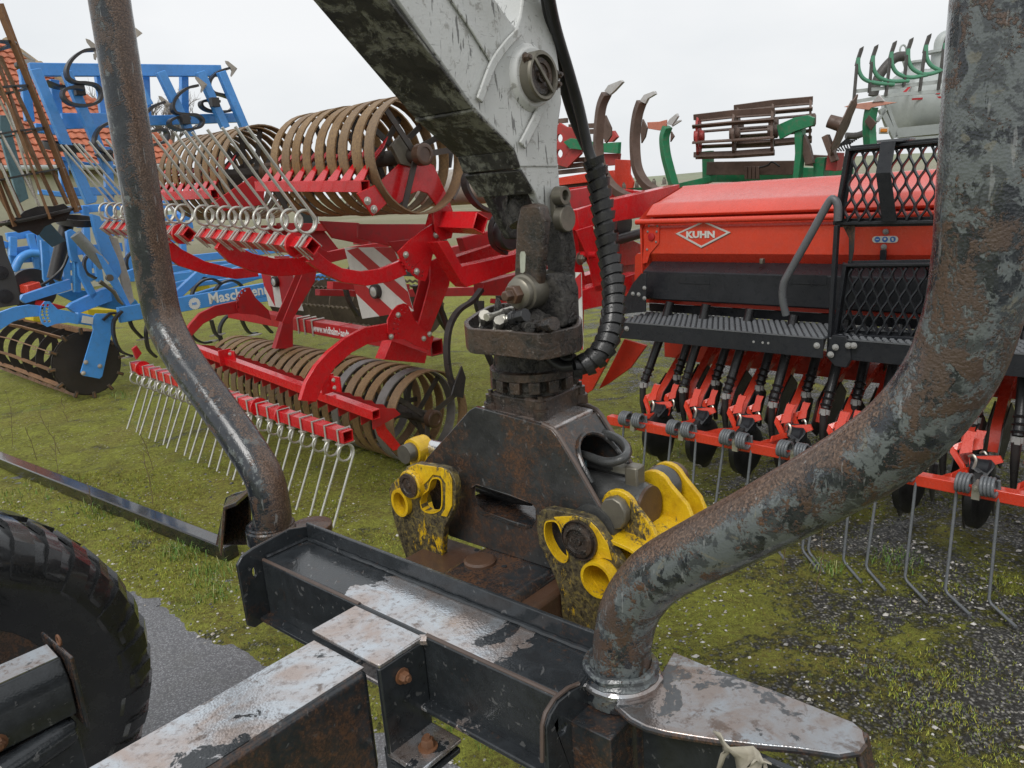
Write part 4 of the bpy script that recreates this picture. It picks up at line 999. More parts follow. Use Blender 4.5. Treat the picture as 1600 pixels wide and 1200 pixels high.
# right of the crane
plate([(868, 330), (902, 326), (902, 352), (906, 398), (914, 430), (912, 520), (890, 520), (868, 440)], 1.0, .014, nm='mast_plate')
plate([(902, 328), (930, 318), (1010, 300), (1062, 288), (1062, 300), (1000, 340), (950, 348), (905, 360)], 1.05, .10, nm='wing_frame')
plate([(900, 360), (926, 352), (944, 400), (950, 455), (930, 456), (918, 400)], 1.1, .010, nm='link_plate')
plate([(905, 362), (921, 357), (938, 402), (925, 408)], 1.0, .08, M_redd, nm='link_web')
plate([(925, 392), (990, 376), (1002, 382), (1002, 412), (940, 420)], .9, .10, M_red, 'frame_beam')
plate([(910, 432), (960, 418), (1000, 412), (1000, 440), (960, 452), (910, 462)], .85, .10, M_red, 'frame_beam')
plate([(905, 455), (1000, 425), (1000, 458), (960, 474), (905, 486)], 1.1, .10, M_red, 'frame_beam')
plate([(960, 412), (1000, 405), (1000, 470), (985, 472)], .6, .10, M_redd, 'frame_beam')
mb = MB(); q = R.A(926, 398, 1.12); mb.tube([q-R.a*.12, q+R.a*.03], .020, 16); build(mb, 'link_pin', M_red, cu)
mb = MB(); mb.bolt(R.A(906, 404, 1.03), R.a, .028, .03); build(mb, 'bolt', M_pin, cu)
mb = MB(); mb.bolt(R.A(887, 369, 1.02), R.a, .018, .02); build(mb, 'bolt', M_pin, cu)
mb = MB(); q = R.A(963, 349, .8); mb.lathe(q, R.a, [(0, .055), (.0, .09), (.01, .098), (.06, .098), (.07, .09), (.07, .055)], 28); build(mb, 'gauge_wheel', M_rubber, cu)
mb = MB(); mb.lathe(q+R.a*.02, R.a, [(0, .06), (.04, .06)], 20); build(mb, 'gauge_wheel_hub', M_ringg, cu)
mb = MB(); mb.tube([R.A(930, 385, .95), R.A(1010, 362, .95)], .034, 16); build(mb, 'ram', M_blacks, cu)
for pts in ([(868, 300), (900, 296), (935, 290), (935, 316), (900, 326), (868, 330)],):
    plate(pts, 1.25, .06, M_redd, 'frame_beam')
# dark spring shanks and wheels around the frame
shank([(752, 452), (738, 470), (716, 486), (702, 512), (698, 548), (702, 585), (712, 615)], .45, .045, .022, share=[(722, 572), (728, 590), (724, 622), (706, 618), (712, 596)])
shank([(672, 450), (690, 486), (702, 520)], 0, .04, .02)
shank([(648, 446), (656, 470), (650, 500)], -.3, .05, .02)
shank([(765, 520), (760, 545), (772, 575), (782, 600)], .6, .045, .02)
shank([(752, 470), (752, 505), (748, 545)], -.5, .05, .02)
shank([(780, 462), (782, 520)], -.2, .05, .03)
shank([(790, 330), (776, 338), (768, 356), (772, 382), (790, 396)], .7, .045, .022)
shank([(735, 262), (726, 285), (738, 312), (760, 328), (800, 332)], .7, .05, .02)
shank([(700, 215), (722, 235), (720, 275), (705, 312)], .45, .05, .014, 'roller_band', M_ringg)
shank([(690, 178), (706, 200), (700, 262)], .3, .05, .014, 'roller_band', M_blacks)
for l_, pts in ((.5, [(770, 470), (800, 478)]), ):
    mb = MB(); mb.beam(R.A(*pts[0], l_), R.A(*pts[1], l_), .05, .03); build(mb, 'tine_holder', M_red, cu)
q = R.A(787, 365, .75); mb = MB(); mb.lathe(q, R.a, [(0, .06), (0, .095), (.01, .10), (.06, .10), (.07, .095), (.07, .06)], 28); build(mb, 'gauge_wheel', M_rubber, cu)
# drum seen behind the crane arm
mb = MB(); q = R.B(792, 286, 2.4); mb.lathe(q-R.a*1.0, R.a, [(0, .15), (1.0, .15)], 32); build(mb, 'silver_tank', paint('rust_stained_tank', (.34, .31, .27), .4, .3, .5, (.15, .09, .06), drops=.2), cu)
# warning boards
def board(cor, l_or_m, stripes, nm_lbl, lens=None, inv=False):
    """square striped board; cor = TL, TR, BR, BL in the picture on the plane m = const"""
    P0 = [R.B(x, y, l_or_m) for x, y in cor]
    mb = MB(); mb.prism(P0, R.b*.004); o = build(mb, 'warning_board', M_white, cu, .0, label=nm_lbl)
    u = lambda s_, t_: (P0[0]*(1-s_)+P0[1]*s_)*(1-t_)+(P0[3]*(1-s_)+P0[2]*s_)*t_
    for poly in stripes:
        mb = MB(); mb.prism([u(a_, b_)-R.b*.0015 for a_, b_ in poly], R.b*.001)
        s_ = build(mb, 'red_stripe', M_signred, None); s_.parent = o
        s_.matrix_parent_inverse = Matrix.Identity(4)
    if lens:
        c_ = R.B(*lens, l_or_m-.004); mb = MB(); mb.lathe(c_, -R.b, [(-.004, .052), (.03, .050), (.034, .046)], 28); build(mb, 'lamp_rim', M_blacks, cu)
        mb = MB(); mb.lathe(c_, -R.b, [(.030, .046), (.036, .030), (.038, 0)], 28); build(mb, 'lamp_lens', paint('clear_reflector', (.62, .62, .60), .15, .3, .2, metal=.4, bscale=6), cu)
dn3 = [[(.0, .0), (.30, .0), (1., .70), (1., 1.), (.0, .0)][:4], [(.62, .0), (1., .0), (1., .38)], [(0, .32), (0, .64), (.36, 1.), (.68, 1.)]]
dn3 = [[(.04, .04), (.28, 0), (1, .70), (1, .98)], [(.60, 0), (.97, 0), (1, .36)], [(0, .34), (0, .64), (.36, 1), (.68, 1)]]
board([(538, 387), (617, 386), (646, 486), (566, 498)], 1.02, dn3, 'striped warning board between the curved arms', (589, 455))
board([(402, 400), (452, 400), (474, 486), (420, 478)], 1.5, [[(0, 0), (.35, 0), (.2, 1), (0, .6)], [(.55, 0), (1, 0), (.95, .5), (.62, 1), (.42, 1)]], 'striped warning board farther along the frame', (432, 440))
board([(872, 425), (908, 426), (911, 546), (872, 548)], .35, [[(1, 0), (1, .30), (0, .62), (0, .30)], [(1, .70), (1, 1), (0, 1), (0, .96)]], 'striped warning board beside the hose')
# cage of a disc roller lying behind, seen through the frame
M_mud = paint('muddy_steel', (.10, .075, .05), .7, .5, .6, (.05, .04, .03), drops=0)
hr = thing('crumbler_roller', R.w(-.8, 2.9, 0), 'muddy toothed bar roller lying on the moss behind the red lettered beam', 'roller')
hc = R.B(545, 474, 2.7)
for k in range(8):
    t = 2*math.pi*k/8; pts = []
    for i in range(60): pts.append(hc+R.a*(-1.3+2.6*i/59)+R.b*(.27*math.cos(t))+zv*(.27*math.sin(t)+(.018 if i % 2 else -.0)))
    mb = MB(); mb.strip(pts, R.b*math.cos(t)+zv*math.sin(t), .02, .012); build(mb, 'toothed_bar', M_mud, hr)
for k in range(7):
    mb = MB(); mb.lathe(hc+R.a*(-1.3+.433*k), R.a, [(0, .12), (0, .26), (.012, .26), (.012, .12)], 24); build(mb, 'roller_disc', M_mud, hr)
mb = MB(); mb.beam(hc-R.a*1.4+zv*.36, hc+R.a*1.4+zv*.36, .08, .05); build(mb, 'roller_frame', M_blacks, hr)
# ------------------------------------------------------------------ orange-red seed drill
M_or = paint('orange_red_paint', (.64, .050, .022), .26, .10, .15, (.20, .03, .02), drops=.9, coat=.4)
M_ord = paint('orange_red_frame', (.56, .040, .018), .34, .2, .3, (.12, .03, .02), drops=.6)
M_blk = paint('black_powder_coat', (.020, .022, .026), .30, .25, .25, (.05, .05, .05), drops=.9)
M_blk.node_tree.nodes['Principled BSDF'].inputs['Specular IOR Level'].default_value = .3
M_grey = paint('wet_dark_grey_tube', (.115, .122, .130), .3, .2, .4, (.12, .12, .12), drops=1.)
M_tube = paint('black_seed_tube', (.013, .013, .014), .3, .2, .2, (.05, .05, .05), drops=.3)
M_plast = paint('grey_clamp', (.30, .30, .29), .4, .2, .3, drops=0)
M_badge = paint('badge_silver', (.62, .62, .60), .3, .05, .1, drops=.1, metal=.3)
M_badged = paint('badge_shadow', (.16, .06, .04), .5, .1, .1, drops=0)
dr = thing('seed_drill', K.w(-.3, .6, 0), 'orange-red seed drill with black steps, seed tubes and long harrow tines on the right', 'seed drill')
LL, LR = -1.27, 2.4
def extr(prof, l0, l1, nm, mt, bv=.004, par=None):
    mb = MB(); mb.prism([K.w(l0, m, z) for m, z in prof], K.a*(l1-l0)); return build(mb, nm, mt, par or dr, bv)
extr([(.60, 1.360), (.60, 1.505), (.66, 1.585), (1.5, 1.60), (1.5, 1.2), (.72, 1.2), (.625, 1.325)], LL, LR, 'hopper_body', M_or)
extr([(.595, 1.578), (.585, 1.592), (.66, 1.652), (.70, 1.66), (.98, 1.735), (1.0, 1.745), (1.40, 1.745), (1.5, 1.61), (.62, 1.578)], LL+.035, LR, 'hopper_lid', M_or)
mb = MB(); mb.prism([K.w(LL+.034, .60, 1.60), K.w(LL+.034, .98, 1.735), K.w(LL+.034, 1.0, 1.745), K.w(LL+.034, 1.4, 1.745), K.w(LL-.06, 1.4, 1.60), K.w(LL-.06, .62, 1.57)], V((0, 0, -.004)))
mb = MB(); a_, b_, c_, d_ = K.w(LL-.02, .58, 1.565), K.w(LL+.036, .66, 1.655), K.w(LL+.036, .99, 1.742), K.w(LL-.03, 1.1, 1.60)
mb.add([a_, b_, c_, d_, K.w(LL+.036, .66, 1.56)], [(0, 1, 2, 3), (0, 4, 1)]); build(mb, 'lid_end', M_ord, dr)
mb = MB(); mb.tube([K.w(LL-.03, .575, 1.553), K.w(LR, .575, 1.553)], .0165, 14); build(mb, 'lid_bar', M_or, dr)
mb = MB(); mb.prism([K.w(LL-.012, m, z) for m, z in ((.585, 1.57), (.585, 1.22), (.70, 1.14), (1.45, 1.14), (1.45, 1.62), (1.2, 1.62))], K.a*.010); build(mb, 'end_panel', M_or, dr, .002)
mb = MB(); mb.prism(K.Bs([(1010, 352), (1031, 352), (1030, 380), (1016, 396), (1012, 410), (1004, 412)], .596), K.b*-.004); build(mb, 'corner_plate', M_or, dr)
for x, y in ((1014, 353), (1027, 353), (1012, 362), (1026, 362), (1025, 378), (1011, 390)):
    mb = MB(); mb.bolt(K.B(x, y, .590), -K.b, .005); build(mb, 'rivet', M_plast, dr)
mb = MB(); mb.lathe(K.B(1018, 370, .590), -K.b, [(0, .024), (.006, .023), (.008, .018), (.008, 0)], 24); build(mb, 'red_reflector', M_signred, dr)
# badge
bm = .5985
dia = K.Bs([(1056, 365), (1100, 345), (1142, 363), (1096, 387)], bm); cen = sum(dia, V((0, 0, 0)))/4
mb = MB()
inner = [cen+(p-cen)*.86 for p in dia]
mb.prism([p+K.a*.002-V((0, 0, .004)) for p in dia], K.b*-.0008, [[p+K.a*.002-V((0, 0, .004)) for p in inner]]); build(mb, 'badge_outline', M_badged, dr)
mb = MB(); mb.prism([p-K.b*.001 for p in dia], K.b*-.003, [[p-K.b*.001 for p in inner]]); build(mb, 'badge_frame', M_badge, dr)
mb = MB(); mb.prism([p-K.b*.0002 for p in inner], K.b*-.0008); build(mb, 'badge_field', M_or, dr)
ts = K.B(1072, 371.5, bm-.004)
te = K.B(1126, 372, bm-.004)
text_obj('KUHN', 'badge_letters', ts, K.a, zv, .052, M_white, dr, ext=.0015, bold=.045, sx=1.28)
# pictogram sticker and latch
st = K.B(1383, 374, .596)
mb = MB(); mb.prism([st+K.a*x+zv*z_ for x, z_ in [(-.045+.016*math.cos(t), .016*math.sin(t)) for t in [math.radians(90+18*i) for i in range(11)]]+[(.045+.016*math.cos(t), .016*math.sin(t)) for t in [math.radians(-90+18*i) for i in range(11)]]], K.b*-.001); build(mb, 'pictogram_sticker', M_white, dr)
M_pict = paint('sticker_blue', (.03, .13, .40), .4, 0, 0, drops=0)
for k in (-1, 0, 1):
    c_ = st+K.a*(.036*k)-K.b*.0012; mb = MB(); mb.lathe(c_, -K.b, [(0, .0135), (.0008, .0135), (.0008, 0)], 20); build(mb, 'pictogram_disc', M_pict, dr)
    mb = MB(); mb.lathe(c_-K.b*.001+zv*.002, -K.b, [(0, .0062), (.0006, .006), (.0006, 0)], 10)
    if k == -1: mb = MB(); mb.box(c_-K.b*.0011, K.a, K.b, zv, .014, .0008, .004)
    if k == 1: mb = MB(); mb.prism([c_-K.b*.001+K.a*x+zv*z_ for x, z_ in ((-.006, .004), (-.002, .008), (.004, .004), (.005, -.006), (-.002, -.008), (-.004, -.002))], K.b*-.0006)
    build(mb, 'pictogram_figure', M_white, dr)
for x, y in ((1384, 362), (1381, 386)):
    mb = MB(); mb.bolt(K.B(x, y, .595), -K.b, .010); build(mb, 'bolt', M_plast, dr)
mb = MB(); mb.box(K.B(1380, 400, .585), K.a, K.b, zv, .03, .012, .06); build(mb, 'lid_latch', M_blk, dr, .003)
# black cover under the hopper
extr([(.60, 1.312), (.50, 1.262), (.50, 1.095), (.54, 1.085), (.70, 1.10), (.70, 1.30)], LL+.06, LR, 'meter_cover', M_blk, .006)
for x in (1085, 1262):
    p = K.B(x, 437, .4985); mb = MB(); mb.box(p, K.a, K.b, zv, .20, .003, .050); build(mb, 'cover_panel', M_blk, dr, .001)
mb = MB(); mb.box(K.B(1191, 408, .53), K.a, K.b, zv, .02, .03, .03); build(mb, 'cover_catch', M_pin, dr, .004)
extr([(.56, 1.06), (.56, 1.085), (.62, 1.085), (.62, 1.06)], LL+.03, LR, 'red_rail', M_ord, .002)
extr([(.60, 1.00), (.60, 1.05), (.66, 1.05), (.66, 1.00)], LL+.03, LR, 'black_rail', M_blk, .002)
extr([(.95, .62), (.95, .74), (1.07, .74), (1.07, .62)], LL-.1, LR, 'coulter_beam', M_ord, .004)
extr([(1.35, .50), (1.35, .62), (1.47, .62), (1.47, .50)], LL-.1, LR, 'rear_beam', M_ord, .004)
mb = MB(); mb.tube([K.w(LL, .64, 1.035), K.w(LL+.35, .64, 1.035)], .006, 8); build(mb, 'meter_shaft', M_chrome, dr)
# left end brackets
mb = MB(); mb.prism(K.Bs([(966, 492), (975, 470), (990, 442), (1003, 427), (1011, 427), (1010, 487), (985, 489)], .40), K.b*-.008); build(mb, 'step_bracket', M_blk, dr, .002)
for x, y in ((989, 459), (998, 460), (1007, 466), (1007, 450)):
    mb = MB(); mb.bolt(K.B(x, y, .39), -K.b, .009); build(mb, 'bolt', M_plast, dr)
def kp(pts, m, t, nm, mt=M_ord, bv=.003):
    mb = MB(); mb.prism(K.Bs(pts, m), K.b*t); return build(mb, nm, mt, dr, bv)
kp([(992, 400), (996, 396), (1004, 396), (1006, 400), (1000, 440), (990, 470)], .75, .03, 'frame_cheek', M_or)
kp([(1007, 396), (1016, 392), (1014, 420), (1006, 436), (1003, 425)], .62, .03, 'frame_cheek', M_or)
kp([(968, 482), (980, 456), (986, 460), (975, 488)], .6, .02, 'red_link', M_or)
kp([(962, 510), (975, 516), (925, 610), (905, 622), (896, 618), (896, 586), (912, 578), (935, 560)], .75, .02, 'frame_side_plate', M_or)
kp([(975, 530), (1010, 540), (985, 575), (950, 600), (935, 608), (950, 580)], .9, .02, 'frame_side_plate', M_ord)
# footboards: apron, teeth grating
def footboard(l0, l1, m0=.215, m1=.575, z=1.0, nm='footboard'):
    mb = MB(); mb.box(K.w((l0+l1)/2, m0, z-.048), K.a, K.b, zv, l1-l0, .006, .096); mb.box(K.w((l0+l1)/2, (m0+m1)/2, z-.006), K.a, K.b, zv, l1-l0-.004, m1-m0, .004); mb.box(K.w((l0+l1)/2, m1, z-.03), K.a, K.b, zv, l1-l0, .006, .06)
    build(mb, nm, M_blk, dr, .0015)
    mb = MB(); nl = int((l1-l0)/.034); nm_ = int((m1-m0)/.030)
    for j in range(nm_):
        for i in range(nl):
            l = l0+.02+(i+(j % 2)*.5)*.034; m = m0+.02+j*.030
            if l > l1-.015: continue
            c_ = K.w(l, m, z-.003)
            mb.add([c_-K.a*.012-K.b*.004, c_+K.a*.012-K.b*.004, c_+K.a*.008+zv*.010, c_-K.a*.008+zv*.010, c_+K.a*.012+K.b*.011, c_-K.a*.012+K.b*.011], [(0, 1, 2, 3), (3, 2, 4, 5), (0, 3, 5), (1, 4, 2)])
    o = build(mb, 'grip_teeth', M_grey, dr, kind='stuff')
    mb = MB(); mb.box(K.w((l0+l1)/2, m0-.002, z+.002), K.a, K.b, zv, l1-l0, .008, .006); build(mb, 'board_rim', M_grey, dr)
footboard(-1.23, .03); footboard(.05, 1.7, .235)
for l, z_ in ((-1.13, .965), (.0, .965), (.09, .965)):
    mb = MB(); mb.bolt(K.w(l, .211, z_), -K.b, .011); build(mb, 'bolt', M_plast, dr)
for l in (-.33, -.28, -.25, .45, .62):
    mb = MB(); mb.lathe(K.w(l, .211, .955), -K.b, [(0, .007), (.002, .006), (.002, 0)], 8); build(mb, 'rivet', M_plast, dr)
# expanded-metal step panels
def panel(px, m, nm):
    """px = TL, TR, BR, BL"""
    P0 = K.Bs(px, m); n_ = K.b
    u = lambda s_, t_: (P0[0]*(1-s_)+P0[1]*s_)*(1-t_)+(P0[3]*(1-s_)+P0[2]*s_)*t_
    W_ = (P0[1]-P0[0]).length; H_ = (P0[3]-P0[0]).length
    for a_, b_, w_ in ((u(0, 0), u(1, 0), .035), (u(0, 1), u(1, 1), .04), (u(0, -.02), u(0, 1.02), .05), (u(1, -.02), u(1, 1.02), .05)):
        d_ = (b_-a_).normalized(); s_ = d_.cross(n_)
        mb = MB(); mb.box((a_+b_)/2, d_, n_, s_, (b_-a_).length, .045, w_*.35); mb.box((a_+b_)/2+n_*.02, d_, n_, s_, (b_-a_).length, .004, w_); build(mb, nm+'_frame', M_blk, dr, .002)
    nc = max(4, int(W_/.026)); nr = 6*12
    mb = MB()
    for c_ in range(nc):
        pts = []; s0 = .06+.88*(c_+.5)/nc; amp = .43/nc*.88
        for k in range(nr+1):
            t_ = k/nr; ph = math.sin(2*math.pi*t_*2.75)*(1 if c_ % 2 else -1)
            pts.append(u(s0+amp*ph, .05+.92*t_)+n_*(.004*ph))
        mb.strip(pts, n_, .024, .0066)
    build(mb, 'expanded_mesh', M_blk, dr, kind='stuff')
panel([(1327, 234), (1482, 220), (1467, 346), (1307, 349)], .36, 'step')
panel([(1322, 414), (1459, 412), (1442, 528), (1306, 523)], .36, 'step')
# strap hoop over the upper step
mb = MB(); mb.strip([K.B(1410, 222, .40), K.B(1388, 222, .30), K.B(1380, 270, .24), K.B(1390, 346, .30)], K.a, .062, .008); build(mb, 'strap_hoop', M_blk, dr, .002)
mb = MB(); mb.box(K.B(1400, 219, .42), K.a, K.b, zv, .14, .08, .012); build(mb, 'hoop_plate', M_grey, dr, .002)
# post, hand rail
mb = MB(); mb.beam(K.B(1308, 352, .30), K.B(1296, 556, .30), .018, .034, up=K.b); build(mb, 'step_post', M_blk, dr, .002)
mb = MB(); mb.prism(K.Bs([(1312, 352), (1336, 352), (1334, 392), (1330, 412), (1326, 412), (1326, 372), (1318, 356)], .37), K.b*.006); build(mb, 'step_bracket', M_darkrust, dr, .002)
mb = MB(); mb.prism(K.Bs([(1300, 524), (1322, 526), (1330, 560), (1322, 575), (1304, 572), (1290, 556)], .22), K.b*.03); build(mb, 'hinge_plate', M_blk, dr, .003)
for x, y in ((1298, 554), (1326, 540), (1334, 540)):
    mb = MB(); mb.bolt(K.B(x, y, .21), -K.b, .011); build(mb, 'bolt', M_plast, dr)
mb = MB(); mb.tube(smooth_path([K.B(1309, 345, .31), K.B(1309, 322, .31), K.B(1303, 312, .31), K.B(1294, 318, .31), K.B(1262, 375, .30), K.B(1232, 428, .29), K.B(1224, 446, .29), K.B(1223, 468, .30), K.B(1228, 492, .32)], 6), .019, 18); build(mb, 'hand_rail', M_grey, dr)
M_wire = paint('wet_grey_spring_wire', (.13, .14, .15), .25, .2, .4, (.22, .22, .22), drops=.8)
# harrow bar with coil tines
mb = MB(); mb.beam(K.w(-1.12, 0, .468), K.w(1.7, 0, .468), .052, .052); build(mb, 'harrow_bar', M_or, dr, .004)
def ctine(sg):
    mb = MB(); pts = []
    for i in range(61):
        t = 2*math.pi*4.1*i/60; pts.append(V((sg*(.018+.055*i/60), -.040+.036*math.cos(t), .034+.036*math.sin(t))))
    e_ = pts[-1]; rod = [V((sg*.076, -.010, .01)), V((sg*.078, -.07, -.30)), V((sg*.079, -.10, -.425)), V((sg*.079+.012, -.105, -.445)), V((sg*.079+.12, -.20, -.462))]
    mb.tube([V((sg*.018, 0, .02))]+pts, .0072, 7); mb.tube([e_]+rod, .0068, 7)
    me = mesh_of(mb, 'harrow_tine', 60); me.materials.append(M_wire); return me
tm = {s_: ctine(s_) for s_ in (-1, 1)}
mb = MB(); mb.box(V((0, -.005, .0)), V((1, 0, 0)), V((0, 1, 0)), zv, .030, .075, .062); mb.lathe(V((0, -.035, .02)), V((0, -1, 0)), [(0, .012), (.012, .012), (.012, .006), (.02, .006)], 6); hm_ = mesh_of(mb, 'tine_holder'); hm_.materials.append(M_fit)
for l in (-.925, -.61, -.295, .01, .20, .47, .78, 1.09, 1.40):
    p = K.w(l, -.005, .474)
    for s_ in (-1, 1): place(tm[s_], 'harrow_tine', fm(K, p) @ Matrix.Rotation(random.uniform(-.03, .03), 4, 'Y') @ Matrix.Rotation(random.uniform(-.02, .02), 4, 'X'), dr)
    place(hm_, 'tine_holder', fm(K, p), dr)
# coulter units: shared meshes in the drill's own axes, two ranks
mb = MB(); mb.tube([V((0, 0, 0)), V((0, .03, .06)), V((-.01, .14, .26)), V((-.02, .20, .42))], [.024, .024, .0265, .0265], 14)
for zz_ in (.015, .045, .075): mb.lathe(V((0, .5*zz_, zz_)), V((0, .45, 1)), [(-.006, .0275), (0, .031), (.006, .0275)], 14)
m_tube = mesh_of(mb, 'seed_tube', 40); m_tube.materials.append(M_tube)
mb = MB(); mb.lathe(V((0, -.01, -.03)), V((0, .4, 1)), [(0, .020), (0, .026), (.026, .026), (.026, .020)], 14); mb.box(V((.006, -.032, -.012)), V((1, 0, 0)), V((0, 1, 0)), zv, .022, .012, .030); m_cl = mesh_of(mb, 'tube_clamp'); m_cl.materials.append(M_plast)
mb = MB(); mb.tube([V((0, -.015, -.02)), V((0, -.02, -.12)), V((0, 0, -.24))], [.020, .018, .012], 10); m_sp = mesh_of(mb, 'seed_spout', 40); m_sp.materials.append(M_blacks)
mb = MB(); mb.strip([V((0, .60, .10)), V((0, .42, .13)), V((0, .22, .06)), V((0, .06, -.10)), V((0, .02, -.20))], V((1, 0, 0)), .045, .05); m_arm = mesh_of(mb, 'coulter_arm'); m_arm.materials.append(M_or)
mb = MB(); mb.prism([V((.03, .18, .03)), V((.03, .05, -.06)), V((.03, -.02, -.20)), V((.03, .06, -.26)), V((.03, .20, -.16)), V((.03, .26, -.04))], V((.006, 0, 0))); mb.prism([V((-.03, .18, .03)), V((-.03, .05, -.06)), V((-.03, -.02, -.20)), V((-.03, .06, -.26)), V((-.03, .20, -.16)), V((-.03, .26, -.04))], V((-.006, 0, 0))); m_ch = mesh_of(mb, 'coulter_cheek'); m_ch.materials.append(M_blacks)
mb = MB(); mb.strip([V((0, .01, -.03)), V((.01, -.01, -.06)), V((-.03, -.03, -.085)), V((.02, -.07, -.13)), V((.035, -.10, -.145)), V((.0, -.17, -.135)), V((-.02, -.25, -.135))], V((0, .55, .8)).normalized(), .026, .009)
mb.prism([V((.0, .0, -.02)), V((.035, .0, -.02)), V((.030, -.02, -.05)), V((.035, -.04, -.08)), V((.0, -.05, -.09))], V((0, .006, 0))); m_lv = mesh_of(mb, 'depth_lever'); m_lv.materials.append(M_or)
mb = MB(); mb.prism([V((.03, -.06, -.09)), V((.12, -.05, -.075)), V((.13, -.05, -.095)), V((.09, -.06, -.115)), V((.04, -.08, -.12))], V((0, .008, 0))); mb.bolt(V((.09, -.065, -.11)), V((0, -1, 0)), .009, .012); m_br = mesh_of(mb, 'lever_bracket'); m_br.materials.append(M_or)
mb = MB(); t_ = [V((.035, -.075, -.085)), V((.05, -.085, -.075)), V((.06, -.09, -.09)), V((.055, -.095, -.12))]; mb.tube(smooth_path(t_, 3), .005, 6); m_pn = mesh_of(mb, 'lever_pin'); m_pn.materials.append(M_fit)
ax1 = V((1, .18, .06)).normalized()
mb = MB(); mb.lathe(V((.02, .06, -.27)), ax1, [(0, 0), (.001, .05), (.004, .15), (.006, .155), (.008, .15), (.012, .05), (.03, .04), (.03, 0)], 26); m_di = mesh_of(mb, 'coulter_disc', 30); m_di.materials.append(M_blacks)
mb = MB(); mb.lathe(V((.03, -.10, -.20)), V((1, -.1, 0)), [(0, .05), (0, .105), (.008, .122), (.036, .122), (.044, .105), (.044, .05)], 24)
mb.lathe(V((.035, -.10, -.20)), V((1, -.1, 0)), [(0, .052), (.034, .052)], 12); m_wh = mesh_of(mb, 'press_wheel', 40); m_wh.materials.append(M_rubber)
mb = MB(); mb.prism([V((.0, -.10, -.09)), V((.06, -.09, -.085)), V((.10, -.12, -.11)), V((.08, -.16, -.15)), V((.02, -.15, -.12))], V((0, .01, .012))); mb.lathe(V((.01, -.10, -.13)), V((1, 0, 0)), [(0, .04), (.07, .045), (.08, .03), (.08, 0)], 14); m_cv = mesh_of(mb, 'wheel_cover', 30); m_cv.materials.append(M_blk)
mb = MB(); mb.tube([V((.035, .34, .06)), V((.035, .33, .30))], .018, 10); [mb.lathe(V((.035, .34, .07+.018*q)), zv, [(-.004, .018), (0, .023), (.004, .018)], 12) for q in range(12)]; m_spg = mesh_of(mb, 'pressure_spring', 40); m_spg.materials.append(M_pin)
def unit(l, m, z, sgn, rank):
    p = K.w(l+random.uniform(-.006, .006), m, z+random.uniform(-.008, .008)); mt = fm(K, p) @ Matrix.Rotation(random.uniform(-.035, .035), 4, 'X') @ Matrix.Rotation(random.uniform(-.03, .03), 4, 'Z')
    # tubes lean more the farther they stand from the metering outlet
    ms = Matrix.Identity(4); ms[0][2] = max(-.08, min(.50, .10-.34*l))
    place(m_tube, 'seed_tube', mt @ ms.copy(), dr); place(m_cl, 'tube_clamp', mt, dr); place(m_sp, 'seed_spout', mt, dr)
    off = Matrix.Translation(V((.07, .03, .02)))
    place(m_arm, 'coulter_arm', mt @ ms @ off, dr); place(m_ch, 'coulter_cheek', mt @ Matrix.Translation(V((.07, .0, .0))), dr)
    if rank == 0:
        o2 = Matrix.Translation(V((.085, -.02, .03))) @ Matrix.Scale(1.30, 4)
        place(m_lv, 'depth_lever', mt @ o2, dr); place(m_br, 'lever_bracket', mt @ o2, dr); place(m_pn, 'lever_pin', mt @ o2, dr)
        place(m_wh, 'press_wheel', mt @ Matrix.Translation(V((.125, .0, -.04))) @ Matrix.Scale(1.12, 4), dr); place(m_cv, 'wheel_cover', mt @ Matrix.Translation(V((.13, .0, .0))), dr)
    else:
        o2 = Matrix.Translation(V((.03, -.10, -.01))) @ Matrix.Scale(1.15, 4)
        place(m_lv, 'depth_lever', mt @ o2, dr); place(m_pn, 'lever_pin', mt @ o2, dr); place(m_spg, 'pressure_spring', mt, dr)
    place(m_di, 'coulter_disc', mt @ Matrix.Translation(V((.05, .04, -.09))), dr)
for k in range(10):
    unit(-1.114+.2775*k, .35, .610, 1, 0)
for k in range(1, 10):
    unit(-1.25+.2685*k, .50, .640, -1, 1)
# ------------------------------------------------------------------ blue cultivators on the left
BL = Frame(-44, (-4.432, 7.859))
M_blue = paint('sky_blue_paint', (.075, .31, .76), .34, .15, .25, (.10, .12, .14), drops=.4, coat=.2)
M_blued = paint('dark_teal_blue_paint', (.05, .25, .55), .4, .2, .5, (.06, .09, .09), drops=.3)  # deeper teal-blue paint for the mast and some beams
M_share = paint('worn_share_steel', (.42, .38, .33), .4, .3, .6, (.22, .15, .10), drops=0)
M_rbar = paint('rusty_flat_bar', (.21, .105, .045), .6, .35, .5, (.07, .045, .03), drops=0)
M_ylw = paint('yellow_machine_paint', (.66, .50, .02), .45, .2, .4, (.2, .15, .05), drops=0)
b1 = thing('blue_cultivator', BL.w(-.5, 1., 0), 'blue cultivator with upright folded wing, spring tines and black cage roller at far left', 'cultivator')
def bp(pts, l, t, nm='side_plate', mt=None, par=None, bv=.003, holes=()):
    mb = MB(); mb.prism(BL.As(pts, l), BL.a*-t, [circ(BL.A(x, y, l), BL.b, zv, r, 7) for x, y, r in holes]); return build(mb, nm, mt or M_blue, par or b1, bv)
def bb(p, q, l, w, h, nm='frame_beam', mt=None, par=None, l2=None):
    A_, B_ = BL.A(*p, l), BL.A(*q, l if l2 is None else l2); mb = MB(); mb.beam(A_, B_, w, h, up=BL.a if abs((B_-A_).normalized().dot(BL.a)) < .9 else zv); return build(mb, nm, mt or M_blue, par or b1, .006)
